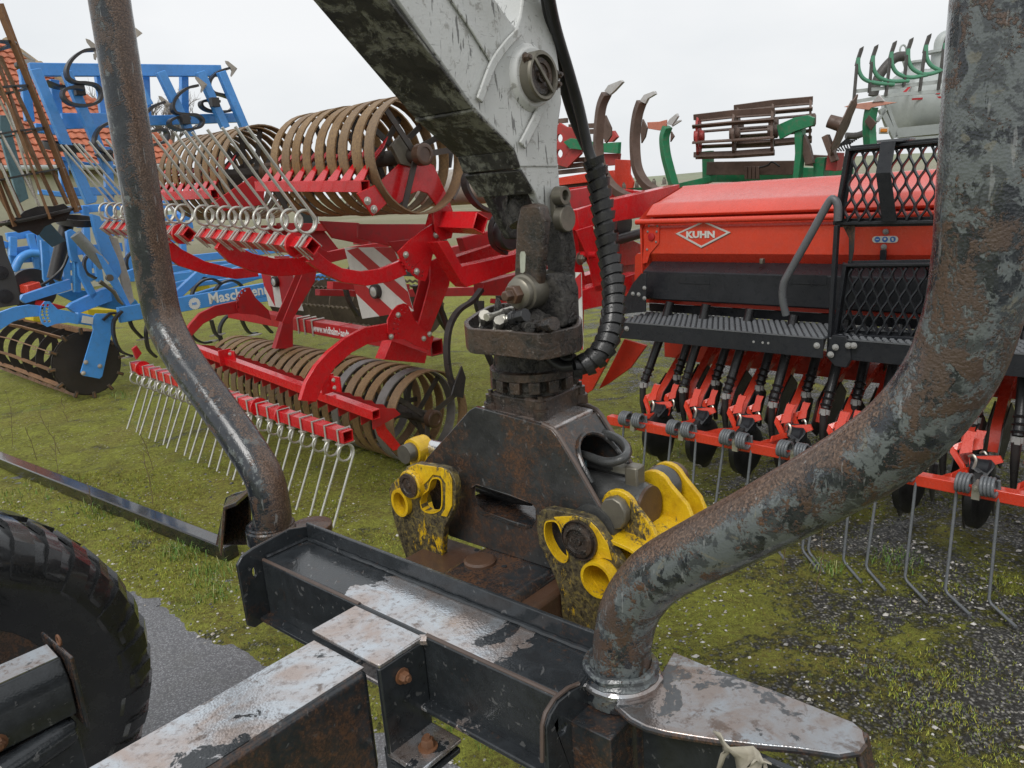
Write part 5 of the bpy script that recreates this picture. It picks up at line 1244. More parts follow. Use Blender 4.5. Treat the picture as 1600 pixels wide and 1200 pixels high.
# folded wing lattice
for p, q, w in (((46, 109), (345, 111), .10), ((88, 194), (372, 184), .085), ((95, 182), (180, 182), .05), ((112, 300), (190, 298), .07), ((85, 250), (190, 262), .02)):
    bb(p, q, -.35, w*1.25, .07)
for p, q in (((37, 112), (46, 190)), ((84, 125), (92, 200)), ((155, 120), (163, 180)), ((226, 118), (229, 185)), ((287, 118), (288, 185)), ((97, 245), (102, 300)), ((168, 230), (172, 350))):
    bb(p, q, -.5, .085, .075, 'upright')
for p, q in (((54, 108), (142, 318)), ((103, 112), (172, 272)), ((250, 112), (300, 215)), ((312, 112), (352, 200)), ((345, 112), (382, 200)), ((205, 115), (232, 165))):
    bb(p, q, -.12, .095, .075, 'diagonal_rail')
bb((30, 117), (46, 116), -.5, .10, .08); bb((54, 200), (88, 204), -.4, .09, .08)
# S-tines on the folded wing
def stine(path, share, l, w=.055, loop=None, par=None):
    P1 = BL.As(path, l); mb = MB(); mb.strip(smooth_path(P1, 5), BL.a, w*1.7, .026); build(mb, 's_tine', M_blacks, par or b1, 0)
    if share:
        for k, pts in enumerate(share):
            mb = MB(); mb.prism(BL.As(pts, l+.04), BL.a*-.012); build(mb, 'goosefoot_share', M_share, par or b1, .001)
arrow = lambda x, y, s: [[(x, y), (x-6*s, y+9*s), (x-13*s, y-1*s), (x-19*s, y-9*s), (x-20*s, y-13*s), (x-15*s, y-12*s)], [(x, y), (x-6*s, y+9*s), (x-10*s, y+14*s), (x-11*s, y+11*s), (x-9*s, y+2*s)]]
stine([(148, 78), (130, 80), (113, 92), (104, 108), (106, 122), (118, 129), (134, 130), (150, 134), (158, 146), (153, 159), (136, 165), (112, 163), (99, 153), (99, 142), (112, 137), (130, 139)], [[(152, 90), (148, 82), (136, 66), (134, 60), (140, 62), (150, 70)], [(152, 82), (150, 94), (147, 92), (146, 84)]], .15)
stine([(357, 107), (342, 112), (329, 123), (326, 135), (333, 145), (348, 149), (362, 155), (365, 166), (356, 174), (330, 174), (316, 168), (314, 160), (325, 157), (342, 159)], arrow(371, 107, .95), -.2)
stine([(308, 134), (292, 138), (276, 150), (269, 164), (273, 176), (290, 179), (306, 180), (316, 188), (312, 198), (298, 202), (280, 203), (266, 197), (266, 188), (282, 183), (296, 186)], arrow(324, 132, .95), -.1)
stine([(256, 160), (240, 166), (226, 178)], arrow(267, 162, .95), -.1)
stine([(206, 52), (196, 62), (190, 80)], [[(207, 64), (223, 52), (208, 40)]], .1)
stine([(170, 192), (156, 200), (148, 214), (149, 228), (160, 236), (175, 238)], None, .05); stine([(238, 205), (256, 203), (262, 212), (256, 222), (240, 226)], None, 0)
stine([(172, 235), (160, 245), (150, 240)], None, .0)
for c, r_, l in (((99, 229), .19, -.1), ((120, 345), .19, -.2)):
    q = BL.A(*c, l); mb = MB(); mb.lathe(q, (zv+BL.a*.2+BL.b*.1), [(-.035, r_*.95), (.035, r_*.95), (.035, r_), (-.035, r_)], 24); build(mb, 's_tine', M_blacks, b1)
stine([(26, 98), (28, 104), (40, 108), (55, 106)], [[(30, 98), (35, 92), (54, 94), (56, 98), (40, 100), (34, 106)], [(32, 82), (38, 82), (56, 94), (54, 97)]], -.7)
stine([(70, 128), (90, 136), (108, 136)], None, -.3, .09)
for x, y in ((124, 141), (335, 160), (289, 187), (168, 244)):
    mb = MB(); mb.box(BL.A(x, y, -.02), BL.a, BL.b, zv, .08, .09, .10); build(mb, 'tine_clamp', M_blacks, b1, .004)
# hydraulic joint in the middle
bp([(143, 334), (156, 338), (186, 408), (190, 425), (182, 440), (172, 437), (164, 408), (148, 360)], .1, .07, 'folding_arm'); bp([(172, 370), (184, 372), (204, 440), (210, 470), (200, 480), (190, 440)], .05, .04, 'folding_arm', M_share)
bp([(104, 362), (112, 358), (119, 363), (122, 400), (136, 430), (152, 460), (144, 468), (124, 430), (122, 410), (114, 408), (110, 400)], .0, .06, 'mast_plate')
bb((119, 405), (120, 457), -.1, .06, .08, 'mast', M_blued); bp([(64, 375), (76, 378), (80, 420), (76, 450), (68, 436), (66, 400)], -.6, .05, 'mast_plate')
mb = MB(); mb.tube([BL.A(118, 366, .15), BL.A(163, 416, .15)], .058, 20); build(mb, 'hydraulic_ram', paint('grey_ram', (.22, .23, .22), .35, .2, .4, drops=.4), b1)
mb = MB(); mb.tube([BL.A(163, 416, .15), BL.A(172, 430, .15)], .022, 12); build(mb, 'ram_rod', M_chrome, b1)
mb = MB(); mb.tube([BL.A(104, 352, -.3), BL.A(84, 436, -.3)], .066, 18); build(mb, 'hydraulic_ram', M_blacks, b1)
mb = MB(); mb.tube(smooth_path([BL.A(108, 394, -.1), BL.A(98, 418, -.1), BL.A(80, 436, -.1), BL.A(64, 446, -.1)], 6), .014, 8); build(mb, 'hydraulic_hose', M_rubber, b1)
bp([(32, 468), (36, 461), (110, 436), (112, 452), (40, 474)], -.1, .09, 'frame_beam'); bp([(106, 480), (112, 474), (160, 452), (172, 450), (176, 470), (120, 491)], .0, .09, 'frame_beam')
bp([(150, 455), (170, 448), (188, 452), (214, 470), (224, 490), (180, 484), (150, 478)], -.1, .10, 'frame_beam', M_blued); bp([(118, 452), (158, 458), (152, 472), (120, 474), (90, 460)], -.3, .04, 'gusset_plate', M_blued)
bp([(150, 395), (160, 400), (186, 438), (208, 485), (198, 478), (172, 440)], .22, .03, 'folding_arm')
q = [BL.A(*p, .3) for p in ((156, 440), (166, 447), (178, 456), (186, 470), (192, 476))]
mb = MB(); mb.tube(q, [.024, .018, .022, .018, .012], 8); build(mb, 'latch_hook', M_pin, b1)
mb = MB(); mb.lathe(BL.A(171, 434, .3), BL.a, [(-.02, .035), (.02, .035)], 16); build(mb, 'joint_pin', M_pin, b1)
bp([(47, 351), (72, 343), (80, 350), (103, 376), (82, 386), (66, 372)], .2, .02, 'guard_plate', paint('dark_teal_plate', (.03, .07, .10), .4, .3, .4, drops=.3))
# lower roller with curved arm
bp([(-30, 508), (0, 488), (22, 480), (46, 476), (66, 478), (64, 494), (40, 496), (20, 503), (0, 516), (-28, 534)], .15, .05, 'curved_arm')
bp([(64, 478), (70, 471), (78, 471), (90, 483), (108, 486), (124, 492), (122, 507), (106, 504), (88, 506), (74, 511), (66, 506), (62, 494)], .17, .02, 'sector_plate', holes=[(68+1.5*k*(k-4)*.3, 477+5*k, .014) for k in range(6)]+[(75+1.5*k*(k-4)*.3, 477+5*k, .014) for k in range(6)])
bp([(122, 488), (150, 494), (150, 510), (122, 506)], .12, .09, 'tube_holder'); bp([(150, 490), (172, 490), (178, 494), (176, 515), (160, 588), (156, 592), (130, 587), (126, 582), (146, 515), (142, 500)], .2, .02, 'roller_side_arm')
bp([(129, 493), (146, 496), (145, 507), (127, 504)], .205, .002, 'white_sticker', M_white)
for x, y in ((134, 566), (156, 572), (130, 583)):
    mb = MB(); mb.bolt(BL.A(x, y, .2), BL.a, .016); build(mb, 'bolt', M_share, b1)
rc0 = BL.A(137, 568, .05)
def cage(c0, ax, r, L_, nb, par, disc=M_blacks, bar=M_rbar, hoops=6, spikes=True, nm='roller'):
    x, y, d = frame_of(ax)
    mb = MB(); mb.lathe(c0, ax, [(0, 0), (0, r*.93), (.014, r*.93), (.014, 0)], 36); build(mb, nm+'_end_disc', disc, par)
    for k in range(hoops):
        mb = MB(); c_ = c0+d*(L_*(k+.0)/hoops+.02); mb.strip([c_+x*(r*.86*math.cos(2*math.pi*i/36))+y*(r*.86*math.sin(2*math.pi*i/36)) for i in range(36)], [(x*math.cos(2*math.pi*i/36)+y*math.sin(2*math.pi*i/36)) for i in range(36)], r*.22, .012, closed=True); build(mb, nm+'_hoop', disc, par)
    for k in range(nb):
        t = 2*math.pi*k/nb; u = x*math.cos(t)+y*math.sin(t); v = d.cross(u)
        mb = MB(); mb.strip([c0+u*(r*.98)-d*.02, c0+u*(r*.98)+v*.03+d*(L_*.5), c0+u*(r*.98)+d*L_], u, .045, .012); build(mb, nm+'_bar', bar, par)
        if spikes: mb = MB(); mb.box(c0+u*(r*.98), u, v, d, .07, .035, .03); build(mb, 'bar_end', M_mud, par, .004)
cage(rc0, -BL.a, .345, 3.0, 12, b1, disc=paint('mud_black_steel', (.030, .024, .020), .6, .4, .6, (.06, .04, .025), drops=0))
# folded roller high at the left edge
c0 = BL.A(58, 340, .9); c1_ = BL.A(-75, 10, .9)
cage(c0, c1_-c0, .36, (c1_-c0).length, 8, b1, bar=M_rbar, hoops=5, spikes=False, nm='folded_roller')
for p, q in (((0, 205), (62, 322)), ((0, 255), (34, 332)), ((-8, 140), (40, 240)), ((10, 160), (58, 318))):
    mb = MB(); mb.tube([BL.A(*p, 1.2), BL.A(*q, 1.2)], .012, 6); build(mb, 'tine_rod', M_zinc, b1)
bp([(8, 352), (12, 344), (30, 338), (38, 330), (60, 322), (84, 322), (100, 318), (112, 328), (104, 345), (84, 348), (70, 354), (60, 368), (46, 360), (30, 364), (18, 358)], 1.05, .03, 'folded_end_plate', M_blacks)
for p, q in (((0, 88), (106, 319)), ((-10, 118), (88, 320)), ((-20, 270), (22, 345)), ((-14, 240), (30, 340))):
    mb = MB(); mb.beam(BL.A(*p, 1.12), BL.A(*q, 1.12), .02, .055, up=BL.a); build(mb, 'folded_roller_bar', M_rbar, b1)
bp([(0, 180), (12, 180), (45, 310), (30, 318), (0, 210)], .3, .05, 'guard_plate', paint('dull_teal_sheet', (.10, .19, .22), .5, .2, .4, drops=0))
# dark bolted plate at the left margin
bp([(-30, 365), (4, 368), (10, 395), (22, 425), (31, 460), (31, 476), (-30, 486)], 1.6, .08, 'bolted_plate', paint('charcoal_plate', (.045, .047, .050), .5, .2, .4, drops=.2))
for x, y in ((1, 426), (8, 463)):
    mb = MB(); mb.lathe(BL.A(x, y, 1.6), BL.a, [(0, .055), (.012, .053), (.015, 0)], 20); build(mb, 'plate_pin', M_blk, b1)
# second blue machine with lettering, long frame and tines
b2 = thing('blue_cultivator', BL.w(-.3, 2., 0), 'second blue cultivator with white Maschinenring lettering on its long side rail, behind the ring roller', 'cultivator')
l2 = .25
la, lb_ = BL.A(274, 477, l2), BL.A(425, 449, l2); ld = (lb_-la).normalized(); ld.z *= .6; ld.normalize()
mb = MB(); mb.beam(la-ld*.6, la+ld*2.2, .06, .16); build(mb, 'side_rail', M_blue, b2, .006)
text_obj('Maschinenring', 'rail_lettering', la+ld*.36+BL.a*.032-zv*.046, ld, zv, .165, M_letter, b2, bold=.025, sx=.98)
rc_ = la+ld*.20+BL.a*.0315-zv*.015
mb = MB(); mb.lathe(rc_, BL.a, [(0, .062), (.001, .062), (.001, 0)], 20)
for k in range(20):
    t = 2*math.pi*k/20; mb.box(rc_+BL.b*(.062*math.cos(t))+zv*(.062*math.sin(t)), BL.a, BL.b, zv, .001, .010, .010)
build(mb, 'roundel', M_letter, b2)
text_obj('MR', 'roundel_letters', rc_+BL.a*.0016-ld*.030-zv*.014, ld, zv, .042, M_blue, b2, bold=.02)
for p, q, l, w in (((275, 462), (320, 420), .15, .09), ((272, 448), (400, 416), -.9, .10), ((272, 432), (420, 408), -1.5, .10), ((278, 470), (410, 430), -.5, .06), ((200, 430), (275, 400), -1., .10), ((210, 380), (240, 420), -.8, .08), ((225, 412), (450, 388), -1.9, .10), ((230, 424), (460, 402), -2.3, .09), ((300, 445), (440, 428), -.2, .05), ((225, 440), (300, 430), -1.3, .10), ((380, 470), (470, 458), -1.2, .10), ((225, 330), (300, 305), -1.6, .10)):
    A_, B_ = BL.A(*p, l), BL.A(*q, l); mb = MB(); mb.beam(A_, B_, .07, w); build(mb, 'frame_beam', M_blue, b2, .006)
def gt(path, l, w=.05):
    mb = MB(); mb.strip(smooth_path(BL.As(path, l), 5), BL.a, w*1.3, .022); build(mb, 's_tine', M_blacks, b2, 0)
gt([(299, 463), (305, 448), (318, 438), (332, 436), (344, 442)], .0); gt([(335, 455), (345, 443), (360, 438), (372, 442), (380, 450)], .0); gt([(300, 436), (318, 434), (330, 440)], -.4)
gt([(296, 508), (300, 525), (315, 535), (330, 534)], .4); gt([(330, 500), (336, 520), (345, 530), (344, 545)], .3); gt([(372, 485), (352, 497), (343, 516), (348, 540)], .2); gt([(372, 480), (380, 505), (390, 520), (402, 520)], .1); gt([(404, 486), (412, 505), (425, 520)], 0)
gt([(190, 486), (178, 502), (178, 525), (188, 548), (206, 556)], .3); gt([(200, 486), (206, 510), (222, 528)], .2); gt([(232, 500), (228, 520), (232, 545), (244, 558)], .3); gt([(160, 500), (172, 490), (186, 490)], .2)
for px in ((340, 524), (398, 524), (228, 530), (205, 558), (330, 534), (290, 555)):
    q = BL.A(px[0], px[1], .25); mb = MB(); mb.prism([q+BL.b*-.10, q+BL.b*.02+BL.a*.06, q+BL.b*.10, q+BL.b*.02-BL.a*.06], zv*.012); build(mb, 'goosefoot_share', M_share, b2)
for pts, l in (([(135, 482), (220, 486), (222, 500), (140, 500)], -1.0), ([(50, 490), (64, 490), (64, 504), (52, 502)], -.9), ([(300, 450), (326, 444), (330, 452), (310, 456)], -.9), ([(370, 432), (398, 426), (400, 434), (374, 438)], -1.2)):
    mb = MB(); mb.prism(BL.As(pts, l), BL.a*-.3); build(mb, 'yellow_box', M_ylw, b2, .01)
mb = MB(); mb.prism(BL.As([(42, 446), (62, 440), (66, 450), (44, 460)], -1.2), BL.a*-.3); build(mb, 'red_box', M_or, b2, .01)
mb = MB(); mb.prism(BL.As([(68, 470), (108, 480), (90, 484), (66, 478)], -1.2), BL.a*-.3); build(mb, 'red_tray', M_redd, b2, .01)
mb = MB(); mb.lathe(BL.A(48, 452, -1.6), BL.a, [(0, .1), (0, .24), (.12, .24), (.12, .1)], 24); build(mb, 'wheel', M_rubber, b2)
# a third, pale blue frame farther back
b3 = thing('blue_cultivator', BL.w(-3.6, 2.6, 0), 'third blue frame far back at the left edge, beside the black bolted plate', 'cultivator')
for p, q, w in (((10, 370), (58, 364), .12), ((12, 392), (60, 386), .08), ((14, 402), (70, 398), .20), ((28, 430), (72, 426), .18), ((0, 380), (12, 384), .1), ((60, 300), (150, 310), .08)):
    A_, B_ = BL.A(*p, -2.6), BL.A(*q, -2.6); mb = MB(); mb.beam(A_, B_, .08, w*.8); build(mb, 'frame_beam', M_blue, b3, .006)
for p, q in (((46, 365), (60, 420)), ((20, 370), (20, 400)), ((60, 360), (66, 430)), ((74, 380), (84, 420)), ((150, 400), (156, 440))):
    mb = MB(); mb.beam(BL.A(*p, -2.5), BL.A(*q, -2.5), .08, .08, up=BL.a); build(mb, 'upright', M_blue, b3, .006)
for p, q, w in (((60, 396), (190, 386), .12), ((90, 330), (215, 320), .10), ((120, 352), (215, 346), .07), ((70, 420), (200, 408), .10), ((60, 442), (150, 432), .10), ((225, 345), (300, 338), .10), ((225, 380), (300, 372), .09), ((0, 436), (30, 434), .14), ((0, 410), (16, 408), .10), ((150, 366), (300, 352), .09)):
    A_, B_ = BL.A(*p, -2.8), BL.A(*q, -2.8); mb = MB(); mb.beam(A_, B_, .08, w); build(mb, 'frame_beam', M_blue, b3, .006)
for x_ in (98, 132, 168, 198, 240, 282):
    mb = MB(); mb.beam(BL.A(x_, 322, -2.75), BL.A(x_+6, 440, -2.75), .08, .10, up=BL.a); build(mb, 'upright', M_blue, b3, .006)
for x_, y_ in ((90, 400), (142, 395), (208, 392), (250, 350)):
    mb = MB(); mb.strip(smooth_path([BL.A(x_, y_, -2.3), BL.A(x_-10, y_+12, -2.3), BL.A(x_-8, y_+30, -2.3), BL.A(x_+8, y_+40, -2.3)], 5), BL.a, .07, .03); build(mb, 's_tine', M_blacks, b3)
mb = MB(); mb.tube(smooth_path([BL.A(22, 424, -2.4), BL.A(32, 404, -2.4), BL.A(46, 396, -2.4), BL.A(60, 396, -2.4)], 5), .05, 12); build(mb, 'bent_tube', M_blue, b3)
# ------------------------------------------------------------------ green cultivator behind the drill
M_green = paint('green_paint', (.02, .21, .09), .4, .2, .6, (.16, .13, .10), drops=.2)
M_brn = paint('brown_worn_steel', (.13, .085, .065), .55, .4, .6, (.06, .04, .03), drops=0)
M_rdd = paint('faded_red_disc', (.42, .045, .04), .5, .3, .6, (.14, .08, .06), drops=0)
M_tip = paint('bright_worn_tip', (.55, .54, .52), .3, .2, .4, (.25, .2, .17), drops=0, metal=.4)
gc = thing('green_cultivator', K.w(-1.8, 3.2, 0), 'green cultivator with two brown cage rollers standing behind the drill hopper', 'cultivator')
def kb(p, q, m, w, h, nm, mt, par=None, m2=None):
    A_, B_ = K.B(*p, m), K.B(*q, m if m2 is None else m2); mb = MB(); mb.beam(A_, B_, w, h, up=zv if abs((B_-A_).normalized().z) < .8 else K.b); return build(mb, nm, mt, par or gc, .004)
def kpl(pts, m, t, nm, mt, par=None, bv=.003, holes=()):
    mb = MB(); mb.prism(K.Bs(pts, m), K.b*t, [circ(K.B(x, y, m), K.a, zv, r, 10) for x, y, r in holes]); return build(mb, nm, mt, par or gc, bv)
def cage2(cL, cR, m, ry, bars, dL=M_rdd, dR=M_brn):
    """bar roller seen nearly side on: notched end discs and flat bars"""
    PL, PR = K.B(*cL, m), K.B(*cR, m); ax = (PR-PL); d = ax.normalized(); ax2 = (K.a+K.b*.45).normalized()
    r = ry
    for P, mt in ((PL, dL), (PR, dR), (PL.lerp(PR, .5), M_brn)):
        x, y, dd = frame_of(ax2); pts = []
        for i in range(40):
            t = 2*math.pi*i/40; rr = r*(1 if i % 5 < 3 else .86); pts.append(P+x*(rr*math.cos(t))+y*(rr*math.sin(t)))
        mb = MB(); mb.prism(pts, dd*.02, [circ(P+x*(r*.52*math.cos(q))+y*(r*.52*math.sin(q)), x, y, r*.11, 8) for q in [k*math.pi/3 for k in range(6)]] if P is not PL.lerp(PR, .5) else ()); build(mb, 'notched_disc', mt, gc)
        mb = MB(); mb.lathe(P-dd*.03, dd, [(0, r*.3), (.08, r*.3), (.09, r*.2), (.09, 0)], 16); build(mb, 'roller_hub', mt, gc)
    x, y, dd = frame_of(ax2)
    for k in range(bars):
        t = 2*math.pi*k/bars+.3; u = x*math.cos(t)+y*math.sin(t)
        mb = MB(); mb.strip([PL+u*r*.95-d*.03, PL.lerp(PR, .5)+u*r*.99, PR+u*r*.95+d*.03], u, .05, .014); build(mb, 'roller_bar', M_brn, gc, .002)
cage2((1090, 214), (1205, 206), 3.0, .185, 8)
cage2((1152, 198), (1264, 188), 3.7, .19, 8, M_brn, M_brn)
kpl([(1213, 196), (1240, 184), (1262, 180), (1272, 184), (1270, 196), (1240, 206), (1218, 218)], 2.95, .03, 'roller_arm', M_green)
kpl([(1240, 186), (1253, 184), (1252, 240), (1247, 282), (1238, 282), (1242, 240)], 2.97, .08, 'post', M_green)
kpl([(1256, 210), (1264, 228), (1270, 255), (1258, 258), (1252, 232)], 3.0, .05, 'strut', M_brn)
kb((1108, 263), (1243, 262), 3.4, .10, .12, 'cross_beam', M_brn); kb((1106, 236), (1107, 282), 3.4, .08, .09, 'post', M_green); kb((1110, 278), (1245, 276), 3.6, .06, .08, 'cross_beam', M_green)
for x in (1166, 1172, 1178, 1184): kb((x, 260), (x, 280), 3.3, .03, .02, 'hose_clip', M_brn)
mb = MB(); mb.tube(smooth_path([K.B(1186, 262, 3.3), K.B(1200, 258, 3.3), K.B(1206, 253, 3.3), K.B(1218, 260, 3.3)], 4), .008, 6); build(mb, 'cable', M_rubber, gc)
kpl([(1050, 292), (1058, 287), (1110, 275), (1110, 284), (1062, 300), (1050, 305)], 3.2, .10, 'frame_beam', M_green); kb((1245, 270), (1330, 273), 3.6, .10, .10, 'frame_beam', M_green); kb((1260, 284), (1325, 282), 3.3, .06, .05, 'frame_beam', M_green)
kpl([(1270, 253), (1276, 246), (1290, 246), (1288, 254), (1286, 282), (1272, 282)], 3.1, .12, 'tube_holder', M_green); kb((1262, 250), (1315, 253), 3.3, .10, .09, 'cross_beam', M_brn)
for x in (1224, 1150, 1262): kb((x, 268), (x, 288), 3.7, .05, .06, 'post', M_green)
# wavy disc on its arm
x, y, dd = frame_of((K.a+K.b*.25-zv*.42).normalized()); P = K.B(1318, 196, 3.0); pts = []
for i in range(48):
    t = 2*math.pi*i/48; rr = .225*(1+.07*math.cos(8*t)); pts.append(P+x*(rr*math.cos(t))+y*(rr*math.sin(t)))
mb = MB(); mb.prism(pts, dd*.008); build(mb, 'wavy_disc', M_brn, gc)
mb = MB(); mb.lathe(P-dd*.12, dd, [(0, .05), (.10, .055), (.12, .08)], 16); build(mb, 'disc_hub', M_brn, gc)
kb((1290, 212), (1305, 252), 3.0, .05, .06, 'disc_arm', M_brn)
M_dkred = paint('worn_red_paint', (.35, .04, .035), .5, .3, .7, (.13, .08, .06), drops=0)
kb((1296, 252), (1313, 253), 3.1, .12, .14, 'disc_holder', M_dkred)
# tall curved tines
def talltine(path, l_m, w, wing, tip, mt, nm='curved_tine', par=None):
    p1 = K.Bs(path, l_m); n_ = (K.a*.55+K.b).normalized()
    mb = MB(); mb.strip(smooth_path(p1, 6), n_, .07, w); build(mb, nm, mt, par or gc, .004)
    if wing: mb = MB(); mb.prism(K.Bs(wing, l_m-.05), K.b*-.02); build(mb, 'tine_wing', M_brn, par or gc, .002)
    if tip: mb = MB(); mb.prism(K.Bs(tip, l_m-.03), K.b*.03); build(mb, 'tine_tip', M_tip, par or gc, .002)
talltine([(948, 146), (940, 165), (936, 195), (935, 235), (940, 262), (952, 286), (972, 304), (994, 312)], 1.9, .065, [(948, 180), (957, 200), (957, 212), (949, 224), (945, 216), (946, 196)], [(944, 142), (950, 133), (970, 125), (973, 128), (960, 142), (953, 148)], M_brn)
talltine([(1003, 158), (996, 180), (992, 215), (994, 255), (1002, 278), (1016, 294), (1032, 302)], 2.0, .065, [(1006, 186), (1013, 200), (1010, 214), (1004, 224), (1003, 205)], [(999, 158), (1006, 148), (1022, 142), (1024, 147), (1012, 154), (1008, 162)], M_brn)
talltine([(1043, 198), (1038, 215), (1040, 240), (1046, 265), (1053, 290)], 2.9, .075, [(1050, 205), (1055, 213), (1049, 222)], [(1041, 194), (1046, 186), (1057, 177), (1059, 182), (1050, 196)], M_green)
kpl([(1011, 191), (1030, 190), (1041, 187), (1041, 201), (1030, 204), (1012, 201)], 2.9, .02, 'pointed_share', paint('faded_orange', (.55, .20, .13), .5, .2, .3, drops=0)); kpl([(1048, 192), (1063, 187), (1064, 189), (1050, 198)], 2.88, .02, 'pointed_share', M_tip)
talltine([(1362, 168), (1358, 195), (1360, 232)], 3.4, .08, [(1352, 190), (1359, 180), (1370, 192), (1362, 204)], None, M_green)
kpl([(1318, 167), (1330, 163), (1370, 158), (1402, 160), (1362, 168), (1358, 172)], 3.35, .02, 'pointed_share', paint('faded_orange_share', (.60, .30, .22), .5, .2, .4, drops=0)); kpl([(1362, 160), (1373, 147), (1382, 158)], 3.34, .02, 'pointed_share', M_tip)
# red roller and orange plate between crane and tines
rr_t = thing('red_bar_roller', K.w(-3.6, 2.4, 0), 'red and brown bar roller of a machine standing directly behind the crane link', 'roller')
def r2(pts, m, t, nm, mt, **k): return kpl(pts, m, t, nm, mt, par=rr_t, **k)
r2([(866, 200), (874, 192), (884, 198), (896, 200), (906, 214), (908, 240), (896, 252), (886, 262), (872, 258), (864, 240)], 2.6, .03, 'notched_disc', M_rdd, holes=[(874, 216, .04), (874, 240, .04), (890, 228, .03)])
r2([(880, 222), (890, 216), (938, 224), (966, 222), (965, 240), (938, 238), (890, 232)], 2.55, .05, 'roller_arm', M_green)
r2([(938, 240), (966, 240), (964, 258), (940, 260)], 2.6, .05, 'side_plate', M_dkred); r2([(944, 208), (958, 204), (964, 214), (956, 222), (944, 222)], 2.6, .04, 'notched_disc', M_rdd)
for p, q in (((866, 190), (886, 188)), ((890, 198), (935, 196)), ((890, 207), (936, 205)), ((868, 262), (920, 256)), ((872, 252), (915, 249)), ((868, 270), (925, 264))):
    A_, B_ = K.B(*p, 2.7), K.B(*q, 2.7); mb = MB(); mb.beam(A_, B_, .04, .045); build(mb, 'roller_bar', M_brn, rr_t, .003)
r2([(961, 249), (984, 250), (984, 272), (990, 284), (988, 294), (958, 297), (950, 286), (960, 276)], 2.2, .02, 'orange_plate', M_or)
r2([(870, 278), (920, 270), (958, 266), (962, 278), (925, 284), (872, 290)], 2.3, .08, 'frame_beam', M_or); r2([(870, 286), (920, 282), (920, 300), (870, 304)], 2.35, .08, 'dark_tube', M_brn)
r2([(868, 296), (920, 290), (1008, 300), (1008, 312), (920, 318), (868, 326)], 2.0, .08, 'frame_beam', M_red)
for x in (975, 995, 1022, 1038):
    mb = MB(); mb.bolt(K.B(x, 296-(x-975)*.12, 2.1), zv, .018, .04); build(mb, 'bolt', M_pin, rr_t)
r2([(975, 300), (1050, 291), (1052, 296), (978, 308)], 2.1, .08, 'frame_rail', M_redd); r2([(965, 296), (1010, 292), (1010, 296), (968, 300)], 2.3, .05, 'frame_rail', M_green)
# ------------------------------------------------------------------ slurry tanker
M_galv = paint('galvanised_steel', (.44, .47, .46), .45, .15, .25, (.30, .32, .31), drops=0, metal=.15)
M_hgr = paint('green_hose', (.10, .30, .19), .5, .1, .2, drops=0)
M_spk = paint('dark_drop_foot', (.07, .065, .06), .5, .3, .5, (.14, .13, .12), drops=0)
tk = thing('slurry_tanker', Yp(1480, 215, 16)*1.0, 'grey galvanised slurry tanker with green hoses and six dark drop feet, behind the drill steps', 'tanker')
tk.location.z = 0; INV[tk.name] = Matrix.Translation(-tk.location)
TY = 16.
def ty(x, y, dy=0): return Yp(x, y, TY+dy)
tcn = ty(1404, 164); tax = V((1, .12, 0)).normalized()
mb = MB(); mb.lathe(tcn, tax, [(-.14, .0), (-.12, .25), (-.06, .45), (0, .58), (.10, .64), (5.5, .64)], 48); build(mb, 'tank', M_galv, tk, ang=60)
mb = MB(); mb.lathe(tcn+tax*.1, tax, [(0, .650), (5.4, .650)], 48, a0=2.6, a1=2.72); 
mb = MB(); A_, B_ = ty(1425, 155, -.62), ty(1500, 150, -.55); mb.beam(A_, B_, .01, .035); build(mb, 'red_stripe', M_signred, tk)
for x in (1405, 1442, 1462):
    mb = MB(); mb.prism([ty(x, 150-(x-1400)*.05, -.6), ty(x+16, 134-(x-1400)*.05, -.45), ty(x+20, 134-(x-1400)*.05, -.45), ty(x+6, 150-(x-1400)*.05, -.6)], V((0, .01, 0))); build(mb, 'red_stripe', M_signred, tk)
for p, q, w in (((1398, 208), (1500, 198), .18), ((1376, 170), (1398, 215), .10), ((1384, 160), (1400, 205), .06), ((1370, 190), (1384, 170), .05), ((1398, 222), (1500, 214), .12)):
    mb = MB(); mb.beam(ty(*p, -.8), ty(*q, -.8), .08, w); build(mb, 'chassis_rail', M_galv, tk)
mb = MB(); mb.lathe(ty(1467, 118), zv, [(-.2, .16), (.42, .16), (.42, .24), (.47, .24), (.47, .14)], 24); build(mb, 'filler_dome', M_galv, tk)
mb = MB(); mb.tube(smooth_path([ty(1470, 78), ty(1472, 64), ty(1480, 58), ty(1490, 62)], 5), .13, 16); build(mb, 'filler_bend', M_galv, tk)
mb = MB(); mb.tube(smooth_path([ty(1486, 60), ty(1493, 66), ty(1492, 78), ty(1482, 92)], 5), .10, 14); build(mb, 'black_hose', M_spk, tk)
mb = MB(); mb.tube(smooth_path([ty(1412, 88, -.5), ty(1400, 90, -.5), ty(1386, 102, -.5), ty(1372, 122, -.5), ty(1364, 150, -.5)], 5), .09, 14); build(mb, 'black_hose', M_spk, tk)
mb = MB(); mb.lathe(ty(1433, 112), zv, [(-.1, .12), (.16, .12), (.16, .18), (.20, .18), (.20, 0)], 20); build(mb, 'hatch', M_galv, tk)
mb = MB(); mb.tube(circ(ty(1411, 78), RT, zv, .06, 12, .09), .02, 6, closed=True); mb.tube([ty(1411, 84), ty(1418, 110)], .05, 8); build(mb, 'sight_gauge', M_galv, tk)
feet = [(1349, 72, 1334, 158), (1372, 69, 1358, 145), (1401, 63, 1384, 150), (1427, 58, 1412, 135), (1455, 52, 1437, 142), (1485, 49, 1466, 140)]
